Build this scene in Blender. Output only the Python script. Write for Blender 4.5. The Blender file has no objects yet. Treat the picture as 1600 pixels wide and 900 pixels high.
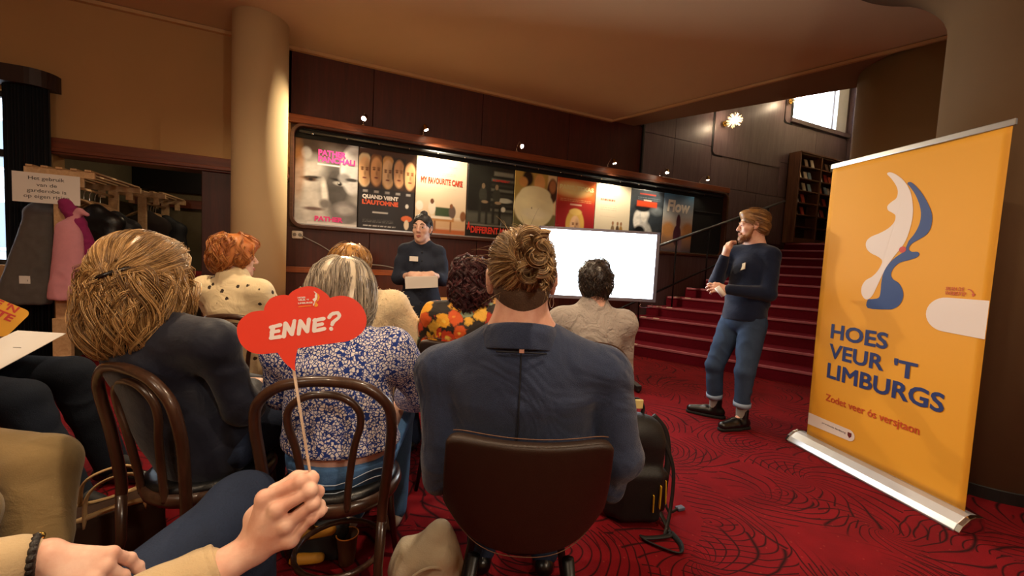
import bpy, bmesh, math, random
import numpy as np
from mathutils import Vector, Matrix

# ---------------------------------------------------------------- camera, world, exposure
SC = bpy.context.scene
COL = SC.collection
cam_data = bpy.data.cameras.new('camera')
cam_data.sensor_width = 36.0
cam_data.lens = 628.71 / 1600 * 36.0
cam_data.clip_start = 0.02
cam_data.clip_end = 200
cam = bpy.data.objects.new('camera', cam_data)
COL.objects.link(cam)
CF = Vector((0.3984, 0.9151, -0.0624)); CR = Vector((0.9170, -0.3958, 0.0502)); CU = Vector((-0.0212, 0.0772, 0.9968))
cam.matrix_world = Matrix(((CR.x, CU.x, -CF.x, 0), (CR.y, CU.y, -CF.y, 0), (CR.z, CU.z, -CF.z, 1.2622), (0, 0, 0, 1)))
SC.camera = cam
SC.view_settings.view_transform = 'Standard'
SC.view_settings.look = 'None'
SC.view_settings.gamma = 1.0
SC.view_settings.use_curve_mapping = False
SC.view_settings.exposure = 0.0

W = bpy.data.worlds.new('world'); SC.world = W; W.use_nodes = True
wb = W.node_tree.nodes['Background']
wb.inputs[0].default_value = (0.80, 0.90, 1.0, 1)
wb.inputs[1].default_value = 18.0

WARM = (1.0, 0.75, 0.49); WARMW = (1.0, 0.80, 0.55)
def lamp(name, kind, loc, power, color, target=None, size=0.1, spot=60, blend=0.6):
    d = bpy.data.lights.new(name, kind); d.energy = power; d.color = color
    if kind == 'AREA':
        d.shape = 'DISK'; d.size = size
    elif kind == 'SPOT':
        d.spot_size = math.radians(spot); d.spot_blend = blend; d.shadow_soft_size = size
    else:
        d.shadow_soft_size = size
    o = bpy.data.objects.new(name, d); COL.objects.link(o); o.location = loc
    if target is not None:
        o.rotation_euler = (Vector(target) - Vector(loc)).to_track_quat('-Z', 'Y').to_euler()
    return o
# recessed warm ceiling downlights of the foyer (fittings built further down)
DOWNLIGHTS = [(1.62, 3.15, 26), (-0.9, 2.4, 48), (0.9, 0.6, 46), (-1.2, -0.4, 24), (3.0, -0.6, 10)]
FILL_GLOBES = [(-2.2, -0.3, 2.6, 50), (1.3, -1.6, 2.6, 120), (4.6, -1.8, 2.6, 12)]  # added warm fill for ceiling and walls, hung out of view
NICHE_FILL = (-1.3, 6.3, 2.36, 7)  # added fill that lifts the dark niche interior
for i, (x, y, pw) in enumerate(DOWNLIGHTS):
    lamp('downlight_light', 'SPOT', (x, y, 3.55), pw * 4.0, WARM, (x, y, 0), 0.06, 150, 0.9)

for (x, y, z, pw) in FILL_GLOBES:
    lamp('globe_light', 'POINT', (x, y, z), pw, (1.0, .86, .68), None, 0.14)

lamp('niche_light', 'POINT', NICHE_FILL[:3], NICHE_FILL[3], (1.0, .80, .52), None, 0.06)

# ---------------------------------------------------------------- object helpers
random.seed(7); RNG = np.random.default_rng(7)
def wmat(o):
    m = Matrix.Identity(4)
    chain = []
    while o is not None:
        chain.append(o); o = o.parent
    for q in reversed(chain):
        m = m @ (q.matrix_parent_inverse if q.parent else Matrix.Identity(4)) @ q.matrix_basis
    return m
def attach(o, parent, world=True):
    o.parent = parent
    if world:
        o.matrix_parent_inverse = wmat(parent).inverted()
def tag(o, label, cat, group=None, kind=None):
    o['label'] = label; o['category'] = cat
    if group: o['group'] = group
    if kind: o['kind'] = kind
    return o
def thing(name, label, cat, loc=(0, 0, 0), rz=0.0, group=None):
    o = bpy.data.objects.new(name, None); COL.objects.link(o)
    o.empty_display_size = 0.05
    o.location = loc; o.rotation_euler = (0, 0, rz)
    return tag(o, label, cat, group)
def link(name, me, mat=None, parent=None, world=True, smooth=False, label=None):
    o = bpy.data.objects.new(name, me); COL.objects.link(o)
    if mat is not None:
        for m in (mat if isinstance(mat, (list, tuple)) else [mat]):
            me.materials.append(m)
    if smooth:
        me.polygons.foreach_set('use_smooth', np.ones(len(me.polygons), bool))
    if parent is not None: attach(o, parent, world)
    if label: o['label'] = label
    return o
def struct(o):
    o['kind'] = 'structure'; return o
def mesh_np(name, V, F, n):
    """V (N,3) float, F (M,n) int -> mesh, fast"""
    me = bpy.data.meshes.new(name)
    V = np.asarray(V, np.float32); F = np.asarray(F, np.int32)
    me.vertices.add(len(V)); me.vertices.foreach_set('co', V.ravel())
    me.loops.add(F.size); me.loops.foreach_set('vertex_index', F.ravel())
    me.polygons.add(len(F)); me.polygons.foreach_set('loop_start', np.arange(0, F.size, n, dtype=np.int32))
    me.update(calc_edges=True)
    return me

class MB:
    """collects shapes into one mesh"""
    def __init__(s): s.v = []; s.f = []; s.m = []; s.mi = 0
    def add(s, v, f):
        b = len(s.v); s.v += [tuple(p) for p in v]
        s.f += [tuple(b + i for i in q) for q in f]; s.m += [s.mi] * len(f); return s
    def box(s, lo, hi, M=None):
        (a, b, c), (d, e, g) = lo, hi
        v = [(a, b, c), (d, b, c), (d, e, c), (a, e, c), (a, b, g), (d, b, g), (d, e, g), (a, e, g)]
        if M is not None: v = [M @ Vector(p) for p in v]
        return s.add(v, [(0, 3, 2, 1), (4, 5, 6, 7), (0, 1, 5, 4), (1, 2, 6, 5), (2, 3, 7, 6), (3, 0, 4, 7)])
    def bar(s, p, q, w, h, up=(0, 0, 1)):
        """rectangular bar from p to q, width w (sideways) and height h (along up)"""
        p, q = Vector(p), Vector(q); t = (q - p); L = t.length; t.normalize()
        x = t.cross(Vector(up))
        if x.length < 1e-5: x = t.cross(Vector((0, 1, 0)))
        x.normalize(); z = x.cross(t)
        M = Matrix(((x.x, t.x, z.x, p.x), (x.y, t.y, z.y, p.y), (x.z, t.z, z.z, p.z), (0, 0, 0, 1)))
        return s.box((-w / 2, 0, -h / 2), (w / 2, L, h / 2), M)
    def tube(s, pts, r, n=8, closed=False, caps=True, flat=1.0, up=None):
        pts = [Vector(p) for p in pts]; N = len(pts)
        rs = list(r) if hasattr(r, '__len__') else [r] * N
        ring = []; prev = None
        for i, p in enumerate(pts):
            if closed: t = pts[(i + 1) % N] - pts[i - 1]
            else: t = pts[min(i + 1, N - 1)] - pts[max(i - 1, 0)]
            if t.length < 1e-9: t = Vector((0, 0, 1))
            t.normalize()
            if prev is None:
                a = Vector(up) if up is not None else (Vector((0, 0, 1)) if abs(t.z) < .9 else Vector((1, 0, 0)))
            else: a = prev
            a = a - t * a.dot(t)
            if a.length < 1e-6: a = t.orthogonal()
            a.normalize(); prev = a; b = t.cross(a)
            ring.append([p + a * (math.cos(2 * math.pi * k / n) * rs[i]) + b * (math.sin(2 * math.pi * k / n) * rs[i] * flat) for k in range(n)])
        v = [q for rg in ring for q in rg]; f = []
        M = N if closed else N - 1
        for i in range(M):
            j = (i + 1) % N
            for k in range(n):
                k2 = (k + 1) % n
                f.append((i * n + k, i * n + k2, j * n + k2, j * n + k))
        if caps and not closed:
            f.append(tuple(range(n - 1, -1, -1))); f.append(tuple((N - 1) * n + k for k in range(n)))
        return s.add(v, f)
    def lathe(s, prof, n=24, c=(0, 0, 0), M=None):
        v = []; f = []
        for (r, z) in prof:
            for k in range(n):
                a = 2 * math.pi * k / n
                v.append(Vector((c[0] + r * math.cos(a), c[1] + r * math.sin(a), c[2] + z)))
        if M is not None: v = [M @ p for p in v]
        for i in range(len(prof) - 1):
            for k in range(n):
                k2 = (k + 1) % n
                f.append((i * n + k, i * n + k2, (i + 1) * n + k2, (i + 1) * n + k))
        f.append(tuple(range(n - 1, -1, -1))); f.append(tuple((len(prof) - 1) * n + k for k in range(n)))
        return s.add(v, f)
    def prism(s, poly, M, t):
        """2D polygon in the xy plane of M, extruded by t along its z"""
        n = len(poly)
        A = sum(poly[i][0] * poly[(i + 1) % n][1] - poly[(i + 1) % n][0] * poly[i][1] for i in range(n))
        if A < 0: poly = poly[::-1]
        v = [M @ Vector((x, y, 0)) for x, y in poly] + [M @ Vector((x, y, t)) for x, y in poly]
        f = [tuple(range(n - 1, -1, -1)), tuple(range(n, 2 * n))] + [(i, (i + 1) % n, n + (i + 1) % n, n + i) for i in range(n)]
        return s.add(v, f)
    def sphere(s, c, r, n=16, m=10, sc=(1, 1, 1), M=None):
        v = []; f = []
        for i in range(m + 1):
            th = math.pi * i / m
            for k in range(n):
                a = 2 * math.pi * k / n
                p = Vector((r * sc[0] * math.sin(th) * math.cos(a), r * sc[1] * math.sin(th) * math.sin(a), r * sc[2] * math.cos(th)))
                if M is not None: p = M @ p
                v.append(p + Vector(c))
        for i in range(m):
            for k in range(n):
                k2 = (k + 1) % n
                f.append((i * n + k, (i + 1) * n + k, (i + 1) * n + k2, i * n + k2))
        return s.add(v, f)
    def mesh(s, name):
        me = bpy.data.meshes.new(name); me.from_pydata(s.v, [], s.f)
        if any(s.m): me.polygons.foreach_set('material_index', s.m)
        me.update(); return me
    def obj(s, name, mat=None, parent=None, smooth=False, bevel=0.0, world=True, label=None, angle=None):
        o = link(name, s.mesh(name), mat, parent, world, smooth, label)
        if bevel:
            b = o.modifiers.new('bevel', 'BEVEL'); b.width = bevel; b.segments = 2; b.limit_method = 'ANGLE'
        return o
def copy_tree(root, loc, rz, label=None, group=None):
    r = root.copy(); COL.objects.link(r); r.location = loc; r.rotation_euler = (0, 0, rz)
    if label: r['label'] = label
    if group: r['group'] = group
    for ch in list(root.children):
        c = ch.copy(); COL.objects.link(c); c.parent = r
        for g in ch.children:
            d = g.copy(); COL.objects.link(d); d.parent = c
    return r
def frame(o, x, z):
    """matrix with origin o, x axis x, z axis z (orthogonalised)"""
    x = Vector(x).normalized(); z = Vector(z); z = (z - x * z.dot(x)).normalized(); y = z.cross(x)
    o = Vector(o)
    return Matrix(((x.x, y.x, z.x, o.x), (x.y, y.y, z.y, o.y), (x.z, y.z, z.z, o.z), (0, 0, 0, 1)))
def catmull(P, n, closed=False):
    P = [Vector(p) for p in P]; N = len(P); out = []
    R = N if closed else N - 1
    for i in range(R):
        if closed: a, b, c, d = P[i - 1], P[i], P[(i + 1) % N], P[(i + 2) % N]
        else: a, b, c, d = P[max(i - 1, 0)], P[i], P[i + 1], P[min(i + 2, N - 1)]
        for k in range(n):
            t = k / n
            out.append(0.5 * ((2 * b) + (c - a) * t + (2 * a - 5 * b + 4 * c - d) * t * t + (3 * b - a - 3 * c + d) * t ** 3))
    if not closed: out.append(P[-1])
    return out
def rrect(x0, y0, x1, y1, r, n=6, corners=(1, 1, 1, 1)):
    out = []
    for (cx, cy, a0, on) in ((x1 - r, y0 + r, -90, corners[0]), (x1 - r, y1 - r, 0, corners[1]), (x0 + r, y1 - r, 90, corners[2]), (x0 + r, y0 + r, 180, corners[3])):
        if on:
            for k in range(n + 1):
                a = math.radians(a0 + 90 * k / n); out.append((cx + r * math.cos(a), cy + r * math.sin(a)))
        else:
            a = math.radians(a0 + 45); out.append((cx + r * math.copysign(1, math.cos(a)), cy + r * math.copysign(1, math.sin(a))))
    return out

# ---------------------------------------------------------------- lettering
def text_mesh(s, size, bold=0.0, spacing=1.0, line=1.0, align='LEFT', shear=0.0):
    cu = bpy.data.curves.new('lettering', 'FONT'); cu.body = s; cu.size = size
    cu.space_character = spacing; cu.space_line = line; cu.align_x = align; cu.shear = shear; cu.extrude = 0.0003; cu.resolution_u = 3
    o = bpy.data.objects.new('lettering', cu)
    me = bpy.data.meshes.new_from_object(o)
    bpy.data.objects.remove(o); bpy.data.curves.remove(cu)
    me.materials.clear()
    if bold:      # thicken the strokes: push every outline point along the mean of its side normals
        acc = {}; key = lambda v: (round(v.co.x, 5), round(v.co.y, 5))
        for p in me.polygons:
            if abs(p.normal.z) < .5:
                n = Vector((p.normal.x, p.normal.y)).normalized()
                for k in {key(me.vertices[i]) for i in p.vertices}: acc.setdefault(k, []).append(n)
        for v in me.vertices:
            ns = acc.get(key(v))
            if ns:
                q = sum(ns, Vector((0, 0))); L = q.length / len(ns)
                if L > .2: q.normalize(); q *= bold * min(1.5, 1 / L); v.co.x += q.x; v.co.y += q.y
        me.update()
    return me
def lettering(s, size, M, mat, parent, bold=0.0, xs=1.0, spacing=1.0, line=1.0, align='LEFT', shear=0.0, fit=None, name='lettering', label=None):
    me = text_mesh(s, size, bold, spacing, line, align, shear)
    n = len(me.vertices); co = np.empty(n * 3, np.float32); me.vertices.foreach_get('co', co); co = co.reshape(-1, 3)
    if fit:   # (x0, y0, x1, y1) box to fill
        x0, y0, x1, y1 = fit; lo = co.min(0); hi = co.max(0)
        co[:, 0] = x0 + (co[:, 0] - lo[0]) / (hi[0] - lo[0]) * (x1 - x0)
        co[:, 1] = y0 + (co[:, 1] - lo[1]) / (hi[1] - lo[1]) * (y1 - y0)
    co[:, 0] *= xs
    A = np.array(M); co = co @ A[:3, :3].T.astype(np.float32) + A[:3, 3].astype(np.float32)
    me.vertices.foreach_set('co', co.ravel()); me.update()
    return link(name, me, mat, parent, True, False, label)

# ---------------------------------------------------------------- material helpers
def srgb(h):
    """'#rrggbb' or (r,g,b) 0-255 -> linear"""
    if isinstance(h, str): h = [int(h[i:i + 2], 16) for i in (1, 3, 5)]
    return tuple(((c / 255) / 12.92 if c / 255 <= 0.04045 else (((c / 255) + 0.055) / 1.055) ** 2.4) for c in h)
class NT:
    def __init__(s, name):
        s.mat = bpy.data.materials.new(name); s.mat.use_nodes = True; s.t = s.mat.node_tree
        s.b = s.t.nodes['Principled BSDF']; s.out = s.t.nodes['Material Output']
    def n(s, kind, props=None, **ins):
        nd = s.t.nodes.new('ShaderNode' + kind)
        for k, v in (props or {}).items(): setattr(nd, k, v)
        for k, v in ins.items():
            k = int(k[1:]) if k[0] == 'i' and k[1:].isdigit() else k.replace('_', ' ')
            s.set(nd.inputs[k], v)
        return nd
    def set(s, sock, v):
        if hasattr(v, 'is_output') or hasattr(v, 'links'): s.t.links.new(v, sock)
        elif isinstance(v, (tuple, list)):
            v = tuple(v)
            sock.default_value = v if len(v) == len(sock.default_value) else v + (1,)
        else: sock.default_value = v
    def math(s, op, a, b=0.0, c=0.0, clamp=False):
        nd = s.n('Math', dict(operation=op, use_clamp=clamp), i0=a, i1=b)
        if op in ('MULTIPLY_ADD', 'SMOOTH_MIN', 'COMPARE'): s.set(nd.inputs[2], c)
        return nd.outputs[0]
    def mix(s, f, a, b):
        nd = s.t.nodes.new('ShaderNodeMix'); nd.data_type = 'RGBA'
        s.set(nd.inputs[0], f); s.set(nd.inputs[6], a if hasattr(a, 'links') else tuple(a)[:3] + (1,)); s.set(nd.inputs[7], b if hasattr(b, 'links') else tuple(b)[:3] + (1,))
        return nd.outputs[2]
    def ramp(s, f, stops, interp='LINEAR'):
        nd = s.n('ValToRGB', None, Fac=f); r = nd.color_ramp; r.interpolation = interp
        while len(r.elements) < len(stops): r.elements.new(0.5)
        for e, (p, c) in zip(r.elements, stops):
            e.position = p; e.color = (c, c, c, 1) if not hasattr(c, '__len__') else tuple(c)[:3] + (1,)
        return nd.outputs[0]
    def coord(s, kind='Object', scale=(1, 1, 1), rot=(0, 0, 0)):
        tc = s.n('TexCoord'); mp = s.n('Mapping', None, Vector=tc.outputs[kind]); mp.inputs['Scale'].default_value = scale; mp.inputs['Rotation'].default_value = rot
        return mp.outputs[0]
    def noise(s, vec, scale, detail=3, rough=0.55, dist=0.0):
        return s.n('TexNoise', None, Vector=vec, Scale=scale, Detail=detail, Roughness=rough, Distortion=dist).outputs[0]
    def bump(s, h, strength=0.3, dist=0.01):
        nd = s.n('Bump', None, Strength=strength, Distance=dist, Height=h); s.set(s.b.inputs['Normal'], nd.outputs[0])
    def P(s, **k):
        for a, v in k.items(): s.set(s.b.inputs[a.replace('_', ' ')], v)
        return s
MATS = {}
def mat(name, col, rough=0.6, metal=0.0, var=0.12, vscale=8.0, bump=0.0, bscale=60.0, spec=0.5, coat=0.0, sheen=0.0, stretch=(1, 1, 1), emit=None):
    if name in MATS: return MATS[name]
    t = NT(name); c = srgb(col) if isinstance(col, str) else col
    v = t.coord('Object', stretch)
    f = t.noise(v, vscale, 4)
    f = t.math('MULTIPLY_ADD', t.math('SUBTRACT', f, 0.5), var * 2.2, 1.0)
    nd = t.n('Mix', dict(data_type='RGBA', blend_type='MULTIPLY')); nd.inputs[0].default_value = 1.0
    t.set(nd.inputs[6], tuple(c) + (1,)); t.t.links.new(f, nd.inputs[7])
    t.P(Base_Color=nd.outputs[2], Roughness=rough, Metallic=metal, Specular_IOR_Level=spec, Coat_Weight=coat)
    if sheen: t.P(Sheen_Weight=sheen)
    if bump: t.bump(t.noise(v, bscale, 3), bump, 0.004)
    if emit: t.P(Emission_Color=tuple(emit[0]) + (1,), Emission_Strength=emit[1])
    MATS[name] = t.mat; return t.mat
def wood(name, c1, c2, rough=0.4, scale=1.0, axis='Z', bump=0.15, coat=0.0):
    if name in MATS: return MATS[name]
    t = NT(name)
    st = {'X': (0.6, 9, 9), 'Y': (9, 0.6, 9), 'Z': (9, 9, 0.6)}[axis]
    v = t.coord('Object', tuple(a * scale for a in st))
    g = t.noise(v, 3.0, 6, 0.6, 0.8); h = t.noise(v, 14.0, 3, 0.6)
    f = t.ramp(t.math('MULTIPLY_ADD', h, 0.3, t.math('MULTIPLY', g, 0.8)), [(0.3, 0.0), (0.75, 1.0)])
    t.P(Base_Color=t.mix(f, srgb(c1), srgb(c2)), Roughness=rough, Coat_Weight=coat)
    t.bump(f, bump, 0.002); MATS[name] = t.mat; return t.mat
def emis(name, col, strength):
    if name in MATS: return MATS[name]
    t = NT(name); t.P(Base_Color=tuple(col) + (1,), Emission_Color=tuple(col) + (1,), Emission_Strength=strength, Roughness=0.4)
    MATS[name] = t.mat; return t.mat
# ---------------------------------------------------------------- implicit surfaces: smooth unions of tapered limbs, meshed by surface nets
class SDF:
    def __init__(s): s.p = []
    def _add(s, kind, par, k, op, c, rad): s.p.append((kind, par, k, op, np.asarray(c, float), rad)); return s
    def rc(s, a, b, ra, rb=None, k=0.02, op='u', flat=None, fs=1.0):
        """tapered capsule a->b; flat = axis along which it is thinner by factor fs"""
        a = np.asarray(a, float); b = np.asarray(b, float); rb = ra if rb is None else rb
        w = None
        if flat is not None:
            w = np.asarray(flat, float); w = w / np.linalg.norm(w)
        return s._add('rc', (a, b, ra, rb, w, fs), k, op, (a + b) / 2, np.linalg.norm(b - a) / 2 + max(ra, rb))
    def chain(s, pts, rs, k=0.02, **kw):
        for i in range(len(pts) - 1): s.rc(pts[i], pts[i + 1], rs[i], rs[i + 1], k, **kw)
        return s
    def el(s, c, r, k=0.02, op='u', R=None):
        c = np.asarray(c, float); r = np.asarray(r, float) * np.ones(3)
        return s._add('el', (c, r, None if R is None else np.asarray(R, float)), k, op, c, r.max())
    def box(s, c, h, rad=0.005, k=0.01, op='u', R=None):
        c = np.asarray(c, float); h = np.asarray(h, float)
        return s._add('box', (c, h, rad, None if R is None else np.asarray(R, float)), k, op, c, np.linalg.norm(h))
    def plane(s, p, n, k=0.004):
        """keep the side n points away from"""
        n = np.asarray(n, float); n = n / np.linalg.norm(n)
        return s._add('pl', (np.asarray(p, float), n), k, 'i', np.asarray(p, float), 1e9)
    @staticmethod
    def prim(kind, par, P):
        if kind == 'rc':
            a, b, ra, rb, w, fs = par; ba = b - a; L2 = ba @ ba + 1e-12
            t = np.clip(((P - a) @ ba) / L2, 0, 1); q = P - a - t[:, None] * ba
            if w is not None: q = q + np.outer(q @ w, w) * (fs - 1)
            return np.sqrt((q * q).sum(1)) - (ra + (rb - ra) * t)
        if kind == 'el':
            c, r, R = par; q = P - c
            if R is not None: q = q @ R
            k0 = np.sqrt(((q / r) ** 2).sum(1)); k1 = np.sqrt(((q / (r * r)) ** 2).sum(1)) + 1e-9
            return np.where(k0 < 1e-3, -r.min(), k0 * (k0 - 1) / k1)
        if kind == 'box':
            c, h, rad, R = par; q = P - c
            if R is not None: q = q @ R
            q = np.abs(q) - (h - rad)
            return np.sqrt((np.maximum(q, 0) ** 2).sum(1)) + np.minimum(q.max(1), 0) - rad
        p, n = par; return (P - p) @ n
    def eval(s, P, cull=None):
        d = np.full(len(P), 9.0)
        for kind, par, k, op, c, rad in s.p:
            if cull is not None and op == 'u' and rad < 1e8:
                if np.linalg.norm(c - cull[0]) - rad > cull[1] + k + 0.03: continue
            e = s.prim(kind, par, P)
            if op == 'u': h = np.maximum(k - np.abs(d - e), 0) / k; d = np.minimum(d, e) - h * h * k * 0.25
            elif op == 's': h = np.maximum(k - np.abs(d + e), 0) / k; d = np.maximum(d, -e) + h * h * k * 0.25
            else: h = np.maximum(k - np.abs(d - e), 0) / k; d = np.maximum(d, e) + h * h * k * 0.25
        return d
    def grad(s, P, e=0.002):
        g = np.stack([s.eval(P + np.eye(3)[i] * e) - s.eval(P - np.eye(3)[i] * e) for i in range(3)], 1)
        return g / (np.linalg.norm(g, axis=1, keepdims=True) + 1e-9)
    def mesh(s, name, h=0.007, disp=None, B=12, relax=1):
        us = [q for q in s.p if q[3] == 'u']
        lo = np.min([q[4] - q[5] for q in us], 0) - 3 * h; hi = np.max([q[4] + q[5] for q in us], 0) + 3 * h
        nb = np.ceil((hi - lo) / (h * B)).astype(int); n = nb * B
        bc = np.stack(np.meshgrid(*[np.arange(k) for k in nb], indexing='ij'), -1).reshape(-1, 3)
        cen = lo + (bc * B + (B - 1) / 2) * h; half = h * B * 0.5 * 1.7321
        dc = s.eval(cen); D = np.where(dc > 0, 1.0, -1.0).astype(np.float32).reshape(nb)
        D = np.repeat(np.repeat(np.repeat(D, B, 0), B, 1), B, 2)
        ax = np.arange(B) * h; off = np.stack(np.meshgrid(ax, ax, ax, indexing='ij'), -1).reshape(-1, 3)
        for i in np.nonzero(np.abs(dc) < half * 1.9 + 0.03)[0]:
            o = bc[i] * B
            D[o[0]:o[0] + B, o[1]:o[1] + B, o[2]:o[2] + B] = s.eval(lo + o * h + off, (cen[i], half)).reshape(B, B, B)
        S = D < 0
        cnt = np.zeros(n - 1, np.int8); cs = [(a, b, c) for a in (0, 1) for b in (0, 1) for c in (0, 1)]
        for a, b, c in cs: cnt += S[a:n[0] - 1 + a, b:n[1] - 1 + b, c:n[2] - 1 + c]
        act = (cnt > 0) & (cnt < 8); I = np.argwhere(act)
        idx = np.full(act.shape, -1, np.int32); idx[act] = np.arange(len(I))
        val = np.stack([D[I[:, 0] + a, I[:, 1] + b, I[:, 2] + c] for a, b, c in cs], 1)
        acc = np.zeros((len(I), 3)); num = np.zeros(len(I))
        for p in range(8):
            for q in range(p + 1, 8):
                if sum(x != y for x, y in zip(cs[p], cs[q])) != 1: continue
                x = (val[:, p] < 0) != (val[:, q] < 0)
                t = val[:, p] / (val[:, p] - val[:, q] + 1e-12)
                pos = np.array(cs[p]) + t[:, None] * (np.array(cs[q]) - np.array(cs[p]))
                acc[x] += pos[x]; num[x] += 1
        V = lo + (I + acc / num[:, None]) * h
        F = []
        for a in range(3):
            b, c = (a + 1) % 3, (a + 2) % 3
            sl0 = [slice(None)] * 3; sl1 = [slice(None)] * 3; sl0[a] = slice(0, -1); sl1[a] = slice(1, None)
            s0 = S[tuple(sl0)]; s1 = S[tuple(sl1)]; E = np.argwhere(s0 != s1)
            E = E[(E[:, b] > 0) & (E[:, c] > 0) & (E[:, b] < n[b] - 1) & (E[:, c] < n[c] - 1)]
            ins = s0[E[:, 0], E[:, 1], E[:, 2]]
            def at(db, dcx):
                Q = E.copy(); Q[:, b] += db; Q[:, c] += dcx; return idx[Q[:, 0], Q[:, 1], Q[:, 2]]
            q = np.stack([at(-1, -1), at(0, -1), at(0, 0), at(-1, 0)], 1)
            q[~ins] = q[~ins][:, ::-1]; F.append(q)
        F = np.concatenate(F)
        if disp is not None:
            V = V + s.grad(V, h * 0.7) * disp(V)[:, None]
        me = mesh_np(name, V, F, 4)
        return me
    def obj(s, name, mat, parent, h=0.007, disp=None, label=None):
        return link(name, s.mesh(name, h, disp), mat, parent, True, True, label)

def folds(amp=0.004, freq=28.0, seed=0, ax=(0, 0, 1)):
    r = np.random.default_rng(seed); ks = r.normal(size=(6, 3)); ks = ks / np.linalg.norm(ks, axis=1, keepdims=True)
    ks = ks + np.asarray(ax) * 0.7; ph = r.uniform(0, 6.28, 6); wk = r.normal(size=(3, 3)) * 9
    def f(P):
        w = 0.5 * np.sin(P @ wk[0] + 1) + 0.5 * np.sin(P @ wk[1])
        m = 0.5 + 0.5 * np.sin(P @ wk[2] + 2)
        d = sum(np.sin(P @ k * freq * (0.6 + 0.16 * i) + p + 1.6 * w) for i, (k, p) in enumerate(zip(ks, ph)))
        return amp * (m * (0.6 - np.abs(d) * 0.35) + 0.3 * np.sin(P @ ks[0] * freq * 0.35))
    return f

def strand_mesh(name, paths, r0, r1=None, nside=3):
    """paths (N,S,3) -> tapered tubes in one mesh"""
    N, S, _ = paths.shape; r1 = r0 * 0.35 if r1 is None else r1
    T = np.gradient(paths, axis=1); T /= np.linalg.norm(T, axis=2, keepdims=True) + 1e-9
    ref = np.array([0.31, 0.22, 0.93]); A = np.cross(T, ref); A /= np.linalg.norm(A, axis=2, keepdims=True) + 1e-9; Bv = np.cross(T, A)
    rad = (r0 + (r1 - r0) * np.linspace(0, 1, S) ** 1.5)[None, :, None]
    if hasattr(r0, 'shape'): pass
    rings = np.stack([paths + rad * (A * math.cos(2 * math.pi * k / nside) + Bv * math.sin(2 * math.pi * k / nside)) for k in range(nside)], 2)
    V = rings.reshape(-1, 3)
    base = (np.arange(N)[:, None, None] * S + np.arange(S - 1)[None, :, None]) * nside + np.arange(nside)[None, None, :]
    nxt = base - np.arange(nside) + (np.arange(nside) + 1) % nside
    F = np.stack([base, nxt, nxt + nside, base + nside], -1).reshape(-1, 4)
    return mesh_np(name, V, F, 4)
def grow(sdf, seeds, flow, steps=14, step=0.02, off=0.002, wob=0.0, wfreq=40.0, rng=RNG, free=None, lift=0.0, coh=None):
    """strands that run over the surface of sdf along the flow field"""
    P = seeds.copy(); out = [P.copy()]; N = len(P); ph = rng.uniform(0, 6.28, (N, 3)); cl = rng.normal(size=(N, 3))
    o = off + lift * rng.random(N) ** 2
    if coh is not None: ph = ph * .12 + (seeds @ np.asarray(coh))[:, None]
    for i in range(steps - 1):
        g = sdf.grad(P, 0.004); d = flow(P, i)
        d = d - g * (d * g).sum(1, keepdims=True) * (0.9 if free is None else (1 - free(P))[:, None])
        d /= np.linalg.norm(d, axis=1, keepdims=True) + 1e-9
        if wob:
            s = np.sin(wfreq * (i * step) + ph[:, :1]) * wob; side = np.cross(d, g); d = d + side * s
        P = P + d * step * (0.85 + 0.3 * rng.random((N, 1)))
        e = sdf.eval(P); m = np.ones(N) if free is None else 1 - free(P)
        P = P - g * ((e - o) * m)[:, None]
        out.append(P.copy())
    return np.stack(out, 1)
def surf_seeds(sdf, n, c, r, rng=RNG, keep=None):
    """random points on the surface of sdf, shot inward from a sphere about c"""
    out = []; tot = 0
    while tot < n:
        d = rng.normal(size=(n * 2, 3)); d /= np.linalg.norm(d, axis=1, keepdims=True)
        P = np.asarray(c) + d * r
        for _ in range(18): P = P - d * sdf.eval(P)[:, None] * 0.9
        P = P[np.abs(sdf.eval(P)) < 0.004]
        if keep is not None: P = P[keep(P)]
        out.append(P); tot += len(P)
        if len(P) == 0: break
    return np.concatenate(out)[:n]
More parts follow.
